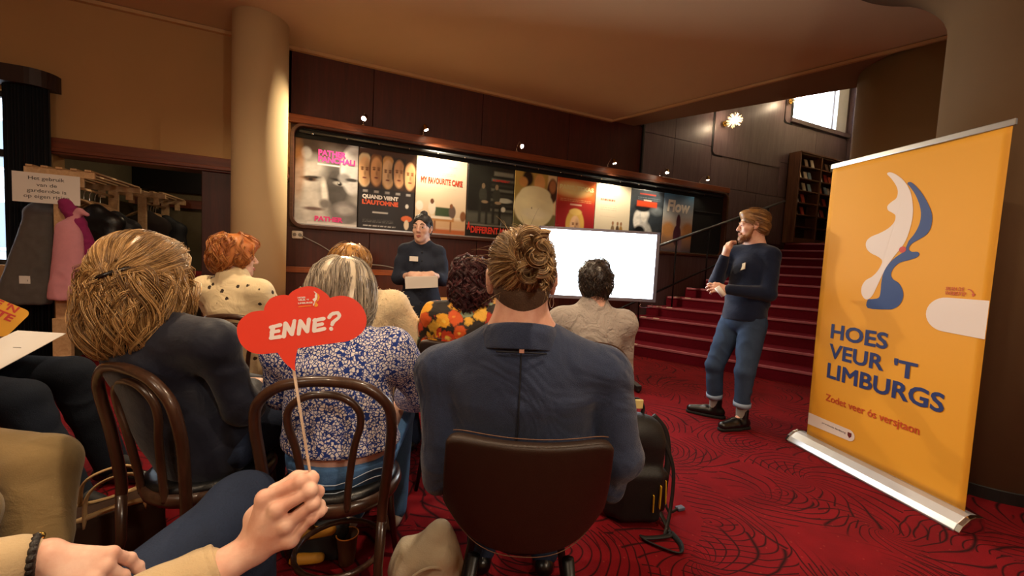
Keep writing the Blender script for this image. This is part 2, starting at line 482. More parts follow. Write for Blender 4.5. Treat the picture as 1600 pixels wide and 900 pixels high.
# ---------------------------------------------------------------- materials of the room
def carpet():
    t = NT('red_carpet'); tc = t.n('TexCoord').outputs['Object']
    wn = t.n('TexNoise', None, Vector=tc, Scale=2.2, Detail=2.0); 
    wv = t.n('VectorMath', dict(operation='MULTIPLY_ADD'), i0=wn.outputs['Color'], i1=(0.16, 0.16, 0.0), i2=tc)
    lines = []
    for sc, seed, arms, tw in ((1.55, 0.0, 9, 7.0), (1.9, 3.7, 7, -8.0)):
        of = t.n('VectorMath', dict(operation='ADD'), i0=wv.outputs[0], i1=(seed, seed * 0.6, 0))
        vo = t.n('TexVoronoi', dict(voronoi_dimensions='2D', feature='F1'), Vector=of.outputs[0], Scale=sc, Randomness=0.85)
        dl = t.n('VectorMath', dict(operation='SUBTRACT'), i0=of.outputs[0], i1=vo.outputs['Position'])
        sx = t.n('SeparateXYZ', None, Vector=dl.outputs[0])
        ang = t.math('ARCTAN2', sx.outputs[1], sx.outputs[0])
        r = t.n('VectorMath', dict(operation='LENGTH'), i0=dl.outputs[0]).outputs[1]
        lr = t.math('LOGARITHM', t.math('ADD', r, 0.02), 2.718)
        s = t.math('SINE', t.math('ADD', t.math('MULTIPLY', ang, float(arms)), t.math('MULTIPLY', lr, tw)))
        th = t.math('GREATER_THAN', t.math('ABSOLUTE', s), 0.93)
        l = t.ramp(t.math('ABSOLUTE', s), [(0.06, 1.0), (0.38, 0.0)])
        gate = t.ramp(t.noise(of.outputs[0], 1.3, 1), [(0.42, 0.0), (0.5, 1.0)])
        if True:
            rg = t.math('SINE', t.math('ADD', t.math('MULTIPLY', r, 72.0), t.math('MULTIPLY', t.math('SINE', t.math('MULTIPLY', ang, 2.0)), 2.2)))
            l2 = t.ramp(t.math('ABSOLUTE', rg), [(0.08, 1.0), (0.42, 0.0)])
            pick = t.math('GREATER_THAN', t.n('SeparateXYZ', None, Vector=vo.outputs['Color']).outputs[0], 0.45)
            sec = t.math('GREATER_THAN', t.math('SINE', t.math('ADD', ang, t.math('MULTIPLY', t.n('SeparateXYZ', None, Vector=vo.outputs['Color']).outputs[1], 6.28))), -0.35)
            l = t.math('ADD', t.math('MULTIPLY', t.math('MULTIPLY', l2, sec), pick), t.math('MULTIPLY', l, t.math('SUBTRACT', 1.0, pick)))
        lines.append(t.math('MULTIPLY', l, gate if seed else 1.0))
    ln = t.math('MAXIMUM', lines[0], lines[1], clamp=True)
    spk = t.ramp(t.n('TexVoronoi', dict(voronoi_dimensions='2D'), Vector=tc, Scale=9.0).outputs['Distance'], [(0.0, 1.0), (0.05, 0.0)])
    base = t.mix(t.noise(tc, 6.0, 4), srgb('#54070d'), srgb('#800c16'))
    c = t.mix(t.math('MULTIPLY', spk, 0.5), base, srgb('#a04438'))
    c = t.mix(t.math('MULTIPLY', ln, 0.95), c, srgb('#1c0406'))
    t.P(Base_Color=c, Roughness=0.95, Specular_IOR_Level=0.15, Sheen_Weight=0.0)
    t.bump(t.noise(tc, 420.0, 2), 0.5, 0.004)
    return t.mat
M_carpet = carpet()
M_stair = mat('stair_carpet', '#640c1e', 0.95, var=0.25, vscale=30, bump=0.5, bscale=380, spec=0.12)
M_nose = mat('stair_nosing', '#a85a68', 0.6, var=0.2, vscale=20)
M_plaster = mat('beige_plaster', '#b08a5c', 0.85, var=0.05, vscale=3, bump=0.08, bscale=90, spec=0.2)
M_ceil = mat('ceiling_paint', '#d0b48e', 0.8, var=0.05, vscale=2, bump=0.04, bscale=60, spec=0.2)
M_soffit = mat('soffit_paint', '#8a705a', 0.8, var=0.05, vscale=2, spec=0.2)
M_trim = mat('painted_trim', '#c09a6c', 0.6, var=0.04)
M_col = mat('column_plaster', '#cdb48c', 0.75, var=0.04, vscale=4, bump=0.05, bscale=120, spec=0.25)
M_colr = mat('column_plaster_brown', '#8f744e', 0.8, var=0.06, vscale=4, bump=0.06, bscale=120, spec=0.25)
M_dark = wood('dark_veneer', '#35150f', '#521f18', 0.42, 1.0, 'Z', 0.08)
M_ven = wood('grey_brown_veneer', '#58464a', '#776468', 0.38, 1.0, 'Z', 0.08)
M_redwood = wood('red_brown_wood', '#4a2012', '#7a3a1e', 0.4, 1.0, 'X', 0.1)
M_orange = wood('orange_brown_wood', '#6a3018', '#9a5228', 0.4, 1.0, 'X', 0.1)
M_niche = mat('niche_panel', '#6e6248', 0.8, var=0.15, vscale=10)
M_black = mat('black_lacquer', '#0c0c0e', 0.5, var=0.1)
M_glass = None
def pane_mat():
    t = NT('window_pane'); tr = t.n('BsdfTransparent'); gl = t.n('BsdfGlossy', None, Roughness=0.02)
    fr = t.n('LayerWeight', None, Blend=0.2); mx = t.n('MixShader', None, i0=t.math('MULTIPLY', t.math('POWER', fr.outputs[1], 3.0), 0.5), i1=tr.outputs[0], i2=gl.outputs[0])
    t.t.links.new(mx.outputs[0], t.out.inputs[0]); return t.mat
M_glass = pane_mat()
M_alu = mat('aluminium', '#b9bcc2', 0.3, metal=1.0, var=0.05)
M_chrome = mat('chrome', '#d8d8dc', 0.12, metal=1.0, var=0.02)
M_white = mat('white_card', '#e8e4de', 0.7, var=0.03)
M_frame = mat('dark_window_frame', '#1c1a1c', 0.5)

# ---------------------------------------------------------------- floor, ceilings
X0, X1, Y0 = -4.2, 11.0, -3.2
struct(MB().box((X0, Y0, -0.1), (X1, 5.6, 0)).box((-2.64, 5.6, -0.1), (-0.4, 7.4, 0)).obj("floor", M_carpet))
cx = [(X0, Y0), (9.07, Y0), (4.36, 5.40), (X0, 5.40)]
MT = Matrix.Translation
struct(MB().prism(cx, MT((0, 0, 3.59)), 0.3).obj('ceiling', M_ceil))
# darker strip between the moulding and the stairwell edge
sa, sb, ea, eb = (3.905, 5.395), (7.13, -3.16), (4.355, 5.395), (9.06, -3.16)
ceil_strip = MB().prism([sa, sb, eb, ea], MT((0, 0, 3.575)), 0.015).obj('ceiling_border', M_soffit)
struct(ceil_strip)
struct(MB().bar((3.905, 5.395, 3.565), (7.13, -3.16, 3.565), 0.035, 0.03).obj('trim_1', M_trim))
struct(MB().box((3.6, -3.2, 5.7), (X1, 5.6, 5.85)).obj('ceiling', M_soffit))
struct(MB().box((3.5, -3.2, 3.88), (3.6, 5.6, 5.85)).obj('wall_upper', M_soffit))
# moulding along the top of the back wall
struct(MB().bar((X0, 5.375, 3.565), (3.9, 5.375, 3.565), 0.05, 0.035).obj('trim_2', M_trim))

# ---------------------------------------------------------------- back wall: plaster over the cloakroom niche
w = MB(); w.box((-2.54, 5.40, 2.235), (-0.53, 5.58, 3.60)); w.box((X0, 5.40, 2.62), (-2.54, 5.58, 3.60)); w.box((X0, 5.40, 0), (-3.55, 5.58, 2.62)); w.box((-3.55, 5.40, 0), (-2.54, 5.58, 1.0)); w.box((-2.74, 5.40, 1.0), (-2.54, 5.58, 2.62))
struct(w.obj('wall_back', M_plaster))
pt = MB().box((-1.72, 5.393, 2.24), (-0.9, 5.40, 2.60)).obj('access_panel', M_plaster); pt['kind'] = 'structure'
beam = MB(); beam.box((-2.54, 5.34, 2.08), (-0.53, 5.60, 2.235)); beam.box((-2.54, 5.32, 2.10), (-0.53, 5.34, 2.14))
struct(beam.obj('trim_3', M_redwood, bevel=0.006))
post = MB().box((-1.36, 5.36, 0), (-1.02, 5.60, 2.08)).obj('trim_4', wood('maroon_post', '#2c0f0d', '#4a1d16', 0.45, 1, 'Z'), bevel=0.006); struct(post)
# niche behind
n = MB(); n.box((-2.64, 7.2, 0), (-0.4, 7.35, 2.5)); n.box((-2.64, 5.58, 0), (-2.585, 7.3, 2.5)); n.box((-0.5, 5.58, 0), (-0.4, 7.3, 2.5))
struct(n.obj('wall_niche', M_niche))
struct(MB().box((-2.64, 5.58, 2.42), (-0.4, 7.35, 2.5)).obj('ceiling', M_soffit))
struct(MB().box((-2.58, 7.14, 1.80), (-0.5, 7.20, 1.92)).obj('trim_5', M_redwood))
struct(MB().box((-2.58, 7.14, 2.02), (-0.5, 7.2, 2.42)).obj('trim_6', M_black))

# ---------------------------------------------------------------- back wall: dark panelling round the poster case
w = MB(); w.box((-1.02, 5.44, 0), (4.54, 5.60, 3.60)); w.box((3.6, 5.44, 3.60), (4.54, 5.60, 5.72))
wp = struct(w.obj('wall_panelled', M_dark))
xs = [-0.98, 0.36, 1.78, 3.16, 4.54]
for a, b in zip(xs[:-1], xs[1:]):
    for z0, z1 in ((0.12, 1.02), (1.09, 1.56), (2.84, 3.585)):
        MB().box((a + .003, 5.40, z0), (b - .003, 5.44, z1)).obj('wood_panel', M_dark, wp, bevel=0.003)
struct(MB().box((-1.02, 5.38, 1.02), (4.45, 5.44, 1.09)).obj('trim_7', M_orange, bevel=0.004))
struct(MB().box((-1.02, 5.40, 0), (4.2, 5.44, 0.12)).obj('baseboard_back', M_black))
ledge = MB(); ledge.box((-0.56, 5.345, 2.745), (6.62, 5.44, 2.84))
struct(ledge.obj('trim_8', M_orange, bevel=0.008))

# ---------------------------------------------------------------- back wall: tall veneer panelling of the stairwell
wv = MB(); wv.box((4.54, 5.44, 0), (8.20, 5.62, 5.7)); wv.box((8.20, 5.44, 0), (10.1, 5.62, 4.42)); wv.box((10.1, 5.44, 0), (11.0, 5.62, 5.7)); wv.box((8.20, 5.44, 5.55), (10.1, 5.62, 5.7))
wv = struct(wv.obj('wall_stairwell', M_ven))
def cell(x0, x1, z0, z1):
    MB().box((x0 + .004, 5.405, z0 + .004), (x1 - .004, 5.44, z1 - .004)).obj('veneer_panel', M_ven, wv, bevel=0.002)
xb = [4.56, 5.26, 6.14, 7.12, 8.02]
for a, b in zip(xb[:-1], xb[1:]):
    cell(a, b, 2.84, 3.53)
    if b < 6.2: cell(a, b, 3.53, 4.5); cell(a, b, 4.5, 5.6)
cell(8.02, 9.1, 2.84, 3.53); cell(9.1, 10.19, 2.84, 3.53); cell(8.02, 9.1, 3.53, 4.3); cell(9.1, 10.19, 3.53, 4.3)
for a, b in ((6.66, 7.4), (7.4, 8.25), (8.25, 9.2), (9.2, 10.19)): cell(a, b, 1.9, 2.84)
struct(MB().box((4.535, 5.36, 2.84), (4.565, 5.44, 3.62)).obj('trim_9', M_black))
MXZ = lambda y: Matrix(((1, 0, 0, 0), (0, 0, 1, y), (0, 1, 0, 0), (0, 0, 0, 1)))   # polygon (x, z), extruded towards +y
for (a, b, z0) in ((6.15, 8.0, 3.40), (8.03, 8.19, 4.31)):
    poly = rrect(a, z0, b, 5.5, 0.08, 6, (0, 0, 0, 1))
    MB().prism(poly, MXZ(5.388), 0.018).obj('veneer_panel', M_ven, wv, bevel=0.002)
    pe = rrect(a - 0.03, z0 - 0.02, a + 0.25, 5.5, 0.1, 6, (0, 0, 0, 1))
    MB().prism(pe, MXZ(5.398), 0.008).obj('shadow_gap', M_black, wv)
MB().box((8.2, 5.36, 4.34), (10.19, 5.44, 4.42)).obj('window_sill', M_ven, wv)
# high stairwell window
def window(name, x0, x1, z0, z1, y, panes, fm, depth=0.06, fw=0.05):
    r = MB(); r.box((x0, y, z0), (x1, y + depth, z0 + fw)); r.box((x0, y, z1 - fw), (x1, y + depth, z1)); r.box((x0, y, z0), (x0 + fw, y + depth, z1)); r.box((x1 - fw, y, z0), (x1, y + depth, z1))
    o = struct(r.obj(name, fm))
    xs = np.linspace(x0 + fw, x1 - fw, panes + 1)
    for i in range(panes):
        MB().box((xs[i], y + depth * .4, z0 + fw), (xs[i + 1], y + depth * .5, z1 - fw)).obj('pane', M_glass, o)
        if i: MB().box((xs[i] - .02, y, z0 + fw), (xs[i] + .02, y + depth, z1 - fw)).obj('mullion', fm, o)
    return o
M_pale = mat('pale_window_frame', '#c9ccd4', 0.5)
window('window_1', 8.2, 9.75, 4.42, 5.55, 5.50, 1, M_pale, fw=0.04)
struct(MB().box((9.75, 5.42, 4.42), (10.1, 5.60, 5.55)).obj('trim_10', M_pale))
# right wall of the stairwell with a strip of window
w = MB(); w.box((10.19, 5.30, 0), (10.4, 5.6, 5.7)); w.box((10.19, -3.2, 0), (10.4, 5.30, 4.66)); w.box((10.19, -3.2, 5.55), (10.4, 5.3, 5.7)); w.box((10.19, -3.2, 4.66), (10.4, 4.6, 5.55))
struct(w.obj('wall_right', M_ven))
o = MB(); o.box((10.25, 5.27, 4.66), (10.31, 5.30, 5.55)); o.box((10.25, 4.6, 4.66), (10.31, 4.64, 5.55)); o = struct(o.obj('window_2', M_frame))
MB().box((10.27, 4.64, 4.66), (10.28, 5.27, 5.55)).obj('pane', M_glass, o)
# left-hand window behind curtain and pelmet
window('window_3', -3.55, -2.74, 1.0, 2.62, 5.47, 2, M_frame)
MB().box((-3.5, 5.47, 2.02), (-2.78, 5.53, 2.09)).obj('transom', M_frame, bpy.data.objects['window_3'])
# walls out of view that close the room
struct(MB().box((X0 - .15, Y0, 0), (X0, 5.6, 3.9)).obj('wall_left', M_plaster))
struct(MB().box((X0, Y0 - .15, 0), (X1, Y0, 5.85)).obj('wall_front', M_plaster))

# ---------------------------------------------------------------- stairs
SM = Vector((math.cos(.5174), math.sin(.5174), 0)); SN = Vector((SM.y, -SM.x, 0))
def sp(q, t, z): return SM * q + SN * t + Vector((0, 0, z))
def t_wall(q): return (q * SM.y - 5.40) / 0.869       # where the line meets Y = 5.40
Q0, TR, RI = 5.7913, 0.3776, 0.162
stairs = struct(MB().box((0, 0, 0), (.001, .001, .001)).obj('floor_stairs', M_stair))
stairs.data.clear_geometry()
NST = 12
for j in range(NST):
    q0 = Q0 + TR * j; q1 = Q0 + TR * (j + 1) if j < NST - 1 else 12.5
    z1 = RI * (j + 1); z0 = z1 - RI if j < NST - 1 else z1 - RI
    tr = 0.62
    def pr(qa, qb, za, zb):
        P = [sp(qa, t_wall(qa), za), sp(qb, t_wall(qb), za), sp(qb, tr, za), sp(qa, tr, za)]
        return P + [p + Vector((0, 0, zb - za)) for p in P]
    m = MB(); m.add(pr(q0, q1, z0, z1), [(0, 3, 2, 1), (4, 5, 6, 7), (0, 1, 5, 4), (1, 2, 6, 5), (2, 3, 7, 6), (3, 0, 4, 7)][::1])
    me = m.mesh('step'); bm = bmesh.new(); bm.from_mesh(me); bmesh.ops.recalc_face_normals(bm, faces=bm.faces); bm.to_mesh(me); bm.free()
    st = link('step', me, M_stair, stairs)
    k = MB(); k.bar(sp(q0 - 0.004, t_wall(q0) + .02, z1 - 0.012), sp(q0 - 0.004, tr, z1 - 0.012), 0.022, 0.034)
    k.obj('nosing', M_nose, stairs, bevel=0.006)
    for tt in ([-0.9] if j % 2 == 0 else []):
        pass
M_tape = mat('pale_tape', '#f0d8c8', 0.5, emit=None)
for j, fr in ((0, .26), (0, .72), (3, .05), (3, .12), (4, .04), (4, .12), (2, .08), (2, .16)):
    q0 = Q0 + TR * j; a = t_wall(q0) + .05; t = a + (0.15 - a) * fr
    MB().bar(sp(q0 - 0.005, t, RI * (j + 1) + .002), sp(q0 - 0.005, t + .09, RI * (j + 1) + .002), 0.03, 0.012).obj('nosing_tape', M_tape, stairs)
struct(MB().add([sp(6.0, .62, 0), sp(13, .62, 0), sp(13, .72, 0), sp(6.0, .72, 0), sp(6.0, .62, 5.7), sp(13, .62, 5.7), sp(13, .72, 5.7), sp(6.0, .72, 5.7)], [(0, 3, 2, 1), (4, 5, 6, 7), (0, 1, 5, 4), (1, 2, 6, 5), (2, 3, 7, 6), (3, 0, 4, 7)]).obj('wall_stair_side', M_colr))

# handrail
rail = thing('handrail', 'dark metal handrail with upper and lower rail climbing beside the red stairs', 'handrail', (4.4, 5.2, 0.3))
M_iron = mat('dark_iron', '#2b2d33', 0.3, metal=0.6)
zt = lambda x: 1.467 + (x - 4.307) * 0.345
zl = lambda x: 0.767 + (x - 4.564) * 0.385
MB().tube([(3.9, 5.2, zt(3.9)), (6.0, 5.2, zt(6.0)), (7.95, 5.2, zt(7.95))], 0.024, 8).obj('upper_rail', mat('worn_steel', '#6f747c', 0.28, metal=0.8), rail, True)
MB().tube([(3.9, 5.2, zl(3.9)), (7.4, 5.2, zl(7.4))], 0.018, 8).obj('lower_rail', M_iron, rail, True)
for x in (4.55, 5.26, 6.0, 6.75, 7.5):
    q = x * SM.x + 5.2 * SM.y; zs = RI * max(0, math.floor((q - Q0) / TR) + 1)
    MB().tube([(x, 5.2, zs - .01), (x, 5.2, zt(x) - .01)], 0.013, 8).obj('post', M_iron, rail, True)

# ---------------------------------------------------------------- columns
struct(MB().lathe([(.25, 0), (.25, 3.59)], 48, (-.765, 4.98, 0)).obj('column', M_col, smooth=True))
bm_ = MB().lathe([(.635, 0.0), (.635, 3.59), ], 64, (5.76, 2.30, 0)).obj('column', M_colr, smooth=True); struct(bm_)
pf = [(.35, 0.0)] + [(.35, 2.9)] + [(.35 + .62 * (i / 12) ** 1.75, 2.95 + .64 * i / 12) for i in range(13)]
struct(MB().lathe(pf, 64, (3.888, 1.135, 0)).obj('column', mat('column_plaster_dark', '#6a543c', 0.8, var=0.06, vscale=4, bump=0.06, bscale=120, spec=0.25), smooth=True))
struct(MB().lathe([(.356, 0.0), (.356, .07), (.35, .075)], 64, (3.888, 1.135, 0)).obj('trim_11', M_black, smooth=False))

# added fill lamps behind the camera, shaped as globe pendants, brightening ceiling and walls
for i, (x, y, z, pw) in enumerate(FILL_GLOBES):
    t = thing('globe_pendant', ['frosted globe pendant lamp hanging to the left behind the camera', 'frosted globe pendant lamp hanging straight behind the camera', 'frosted globe pendant lamp hanging to the right behind the camera'][i], 'pendant lamp', (x, y, z), 0, 'globe pendants')
    g_ = MB().sphere((x, y, z), .13, 20, 14).obj('globe', None, t, True); GL = NT('frosted_globe') if i == 0 else GL
    if i == 0:
        tr_ = GL.n('BsdfTranslucent', None, Color=(1, .9, .8, 1)); tp_ = GL.n('BsdfTransparent'); mx_ = GL.n('MixShader', None, i0=.75, i1=tr_.outputs[0], i2=tp_.outputs[0]); GL.t.links.new(mx_.outputs[0], GL.out.inputs[0])
    g_.data.materials.append(GL.mat)
    MB().tube([(x, y, z + .13), (x, y, 3.59)], .006, 6).obj('cord', M_black, t, True)
    MB().lathe([(.05, 0), (.05, .03)], 16, (x, y, 3.56)).obj('canopy', M_white, t)
# downlight fittings
for i, (x, y, pw) in enumerate(DOWNLIGHTS):
    t = thing('ceiling_downlight', ['recessed ceiling downlight nearest the poster wall above the audience', 'recessed ceiling downlight over the coat rack side', 'recessed ceiling downlight above the front row of chairs', 'recessed ceiling downlight behind the camera on the left', 'recessed ceiling downlight behind the camera on the right'][i], 'ceiling light', (x, y, 3.59), 0, 'recessed foyer downlights')
    MB().lathe([(.075, -.012), (.085, -.006), (.085, 0.0)], 24, (x, y, 3.588)).obj('rim', M_white, t)
    MB().lathe([(.055, -.016), (.055, -.012)], 24, (x, y, 3.588)).obj('diffuser', emis('lamp_glow', (1, .8, .55), 12), t)
# ---------------------------------------------------------------- curtain and pelmet at the left window
pel = thing('pelmet', 'dark wooden curtain pelmet with rounded end above the left window', 'pelmet', (-2.9, 5.3, 2.65))
poly = [(-3.6, 5.40), (-3.6, 5.20)] + [(-2.63 + .16 * math.sin(a), 5.36 - .16 * math.cos(a)) for a in np.linspace(0, math.pi / 2, 8)] + [(-2.47, 5.40)]
MB().prism(poly, MT((0, 0, 2.655)), 0.15).obj('board', M_black if 0 else wood('pelmet_wood', '#1c0c0a', '#2c1512', .5), pel)
t = NT('curtain_cloth'); t.P(Base_Color=srgb('#12141c'), Roughness=0.9); M_curtain = t.mat
cv = []; NX, NZ = 90, 2
xs = np.linspace(-2.82, -2.51, NX)
V = [(x, 5.30 + .028 * math.sin(i * .9) + .01 * math.sin(i * .37), z) for z in (0.03, 2.66) for i, x in enumerate(xs)]
F = [(i, i + 1, NX + i + 1, NX + i) for i in range(NX - 1)]
cur = link('curtain', mesh_np('curtain', V, F, 4), M_curtain, None, smooth=True)
so = cur.modifiers.new('thick', 'SOLIDIFY'); so.thickness = 0.004
tag(cur, 'dark navy curtain hanging in folds beside the left window', 'curtain')

# ---------------------------------------------------------------- poster case on the wall
case = thing('poster_case', 'long recessed poster case with rounded wooden frame along the back wall', 'display case', (3.0, 5.4, 1.56))
outer = rrect(-0.53, 1.545, 6.60, 2.745, 0.14, 8); inner = rrect(-0.49, 1.585, 6.56, 2.715, 0.11, 8)
m = MB(); N = len(outer)
for y in (5.33, 5.44): m.v += [(x, y, z) for x, z in outer] + [(x, y, z) for x, z in inner]
for i in range(N):
    j = (i + 1) % N
    m.f += [(i, j, N + j, N + i), (2 * N + i, 3 * N + i, 3 * N + j, 2 * N + j), (i, 2 * N + i, 2 * N + j, j), (N + i, N + j, 3 * N + j, 3 * N + i)]
m.m = [0] * len(m.f)
M_fr = wood('case_frame_wood', '#2c1610', '#5a3322', 0.35, 1, 'X')
m.obj('frame', M_fr, case, bevel=0.006)
MB().prism(inner, MXZ(5.425), 0.02).obj('backing', mat('case_black_felt', '#0d1014', .8), case)
MB().tube([(-0.44, 5.385, 2.665), (6.5, 5.385, 2.665)], 0.02, 10).obj('poster_rail', mat('grey_rail', '#50545a', .35, metal=.7), case, True)
MB().box((-0.46, 5.40, 1.59), (6.52, 5.42, 1.605)).obj('bottom_rail', M_alu, case)
MB().bar((5.85, 5.41, 2.36), (6.5, 5.41, 2.36), .01, .02).obj('crossbar', mat('grey_rail', ''), case)
for i in range(18):
    x = -0.3 + i * 0.37
    MB().sphere((x, 5.362, 2.648), .011, 8, 6).obj('clip', M_chrome, case, True)

# ---------------------------------------------------------------- film posters: printed raster as colour attribute on a fine grid, titles as flat lettering
class Paint:
    def __init__(s, w, h, base):
        s.w, s.h = w, h
        s.X, s.Y = np.meshgrid((np.arange(w) + .5) / w, (np.arange(h) + .5) / h * (h / w))   # y up, in widths
        s.a = np.ones((h, w, 3)) * np.array(srgb(base)); s.asp = h / w
        s.r = np.random.default_rng(5)
    def blend(s, m, c):
        c = np.array(srgb(c)) if isinstance(c, str) else np.array(c)
        m = np.clip(m, 0, 1)[..., None]; s.a = s.a * (1 - m) + c * m
    def el(s, cx, cy, rx, ry, c, soft=.15, rot=0, op=1):
        dx, dy = s.X - cx, s.Y - cy; cr, sr = math.cos(rot), math.sin(rot)
        d = np.sqrt(((dx * cr + dy * sr) / rx) ** 2 + ((dy * cr - dx * sr) / ry) ** 2)
        s.blend(np.clip((1 - d) / soft + .5, 0, 1) * op, c)
    def rect(s, x0, y0, x1, y1, c, soft=.006, op=1):
        m = np.minimum(np.minimum(s.X - x0, x1 - s.X), np.minimum(s.Y - y0, y1 - s.Y)) / soft + .5
        s.blend(np.clip(m, 0, 1) * op, c)
    def grad(s, y0, c0, y1, c1, x0=-1, x1=2):
        t = np.clip((s.Y - y0) / (y1 - y0), 0, 1)[..., None]; c = np.array(srgb(c0)) * (1 - t) + np.array(srgb(c1)) * t
        m = ((s.Y >= min(y0, y1)) & (s.Y <= max(y0, y1)) & (s.X >= x0) & (s.X <= x1))[..., None]; s.a = np.where(m, c, s.a)
    def noise(s, amt, f=6, seed=0, sx=1.0, sy=1.0):
        r = np.random.default_rng(seed); n = np.zeros_like(s.X)
        for k in range(14):
            a = r.uniform(0, 6.28); q = f * (1.4 ** (k % 6)); n += np.sin(q * (s.X * math.cos(a) * sx + s.Y * math.sin(a) * sy) + r.uniform(0, 6.28) + 1.5 * np.sin(q * .6 * s.Y * sy + k)) / (1.3 ** (k % 6))
        s.a = np.clip(s.a * np.exp(amt * n[..., None] / 3), 0, 1)
    def face(s, cx, cy, w, h, skin, dark, hair=None, rot=0):
        if hair: s.el(cx, cy + h * .12, w * 1.25, h * 1.22, hair, .1, rot)
        s.el(cx, cy, w, h, skin, .2, rot)
        s.el(cx + w * .45, cy - h * .1, w * .5, h * .8, dark, .9, rot, .45)
        for e in (-.38, .38): s.el(cx + e * w, cy + h * .12, w * .22, h * .07, dark, .6); s.el(cx + e * w, cy + h * .25, w * .26, h * .045, dark, .8)
        s.el(cx + w * .05, cy - h * .15, w * .13, h * .16, dark, .9, 0, .5); s.el(cx, cy - h * .46, w * .32, h * .06, '#7c3028', .5)
    def lines(s, x0, x1, ys, c, th=.008, seed=1, op=.8):
        r = np.random.default_rng(seed)
        for y in ys:
            x = x0
            while x < x1:
                l = r.uniform(.02, .08); s.rect(x, y - th / 2, min(x + l, x1), y + th / 2, c, .004, op); x += l + .015
    def mesh(s, name, x0, z0, wd, ht, y):
        V = np.stack([x0 + s.X * wd, y + .0015 * np.sin(s.X * 9) + 0 * s.X, z0 + s.Y / s.asp * ht], -1).reshape(-1, 3)
        V2 = V.reshape(s.h, s.w, 3); 
        V2[:, 0, 0] = x0; V2[:, -1, 0] = x0 + wd; V2[0, :, 2] = z0; V2[-1, :, 2] = z0 + ht
        i = (np.arange(s.h - 1)[:, None] * s.w + np.arange(s.w - 1)[None]).ravel()
        F = np.stack([i, i + 1, i + s.w + 1, i + s.w], 1)
        me = mesh_np(name, V2.reshape(-1, 3), F, 4)
        at = me.color_attributes.new('print', 'FLOAT_COLOR', 'POINT')
        at.data.foreach_set('color', np.concatenate([s.a.reshape(-1, 3), np.ones((s.w * s.h, 1))], 1).astype(np.float32).ravel())
        return me
t = NT('printed_paper'); t.P(Base_Color=t.n('VertexColor', dict(layer_name='print')).outputs[0], Roughness=0.35, Specular_IOR_Level=.4); M_print = t.mat
inks = {}
def ink(c): 
    return mat('ink_' + c[1:], c, .45, var=0)
PW, PH, PZ, PX = 0.70, 1.015, 1.573, -0.4915
PZ = 1.592; PH = 1.0
MWALL = lambda x, z, y: Matrix(((1, 0, 0, x), (0, 0, -1, y), (0, 1, 0, z), (0, 0, 0, 1)))   # text plane facing -y
GW, GH = 84, 120
def poster(i, paint, label, texts):
    x0 = PX + i * PW + .004; wd = PW - .008
    t = thing('film_poster', label, 'poster', (x0 + wd / 2, 5.40, PZ), 0, 'film posters in the long case')
    o = link('print', paint.mesh('print', x0, PZ, wd, PH, 5.404), M_print, t); so = o.modifiers.new('thick', 'SOLIDIFY'); so.thickness = .002; so.offset = -1 if 0 else 1
    for (s, fit, c, bold, sh) in texts:
        lettering(s, .1, MWALL(x0, PZ, 5.4002), ink(c), t, bold, fit=(fit[0] * wd, fit[1] * PH, fit[2] * wd, fit[3] * PH), shear=sh)
A = 120 / 84
# 1 black and white collage of faces with pink title
p = Paint(GW, GH, '#8c8a88'); p.grad(0, '#c8c4c0', A, '#4a3c34'); p.el(.2, 1.15, .3, .3, '#3a2c22', .6); p.el(.18, 1.2, .08, .1, '#8a8888', .4)
p.el(.3, .62, .36, .50, '#c8c4c0', .5); p.el(.66, .66, .24, .46, '#4c4846', .7); p.el(.25, .80, .15, .028, '#2c2622', .7, .1); p.el(.25, .765, .10, .032, '#5c4434', .8); p.el(.25, .77, .035, .024, '#1c1614', .6); p.el(.70, .80, .14, .022, '#141212', .7, -.15); p.el(.71, .745, .10, .036, '#a8a4a0', .6, -.1); p.el(.71, .745, .04, .034, '#121010', .4); p.el(.695, .757, .012, .01, '#f4f2f0', .4); p.el(.47, .55, .05, .22, '#e0dcd8', .8, .12); p.el(.3, .28, .16, .03, '#6c5854', .7)
p.el(.93, 1.0, .22, .42, '#d2d0d0', .2); p.el(.78, .85, .10, .08, '#8f8d8d', .5); p.el(.9, .83, .10, .03, '#3c3a3a', .5); p.el(.48, .38, .09, .08, '#7a7674', .6); p.el(.82, .25, .26, .2, '#7c7878', .25); p.el(.8, .3, .14, .08, '#a8a4a4', .7); p.el(.05, .9, .1, .5, '#9a6430', .6, 0, .6)
p.noise(.16, 16, 2); p.rect(.2, .02, 1, .06, '#e4e0e0', .01, .7)
p.rect(.35, 1.03, .70, 1.05, '#f0eef0', .01)
poster(0, p, 'black and white film poster of faces with pink title Pather Panchali, leftmost', [('PATHER', (.36, .83, .80, .90), '#f04aa8', .005, 0), ('PANCHALI', (.36, .755, .95, .825), '#f04aa8', .005, 0), ('PATHER', (.32, .055, .77, .115), '#e8408c', .005, 0)])
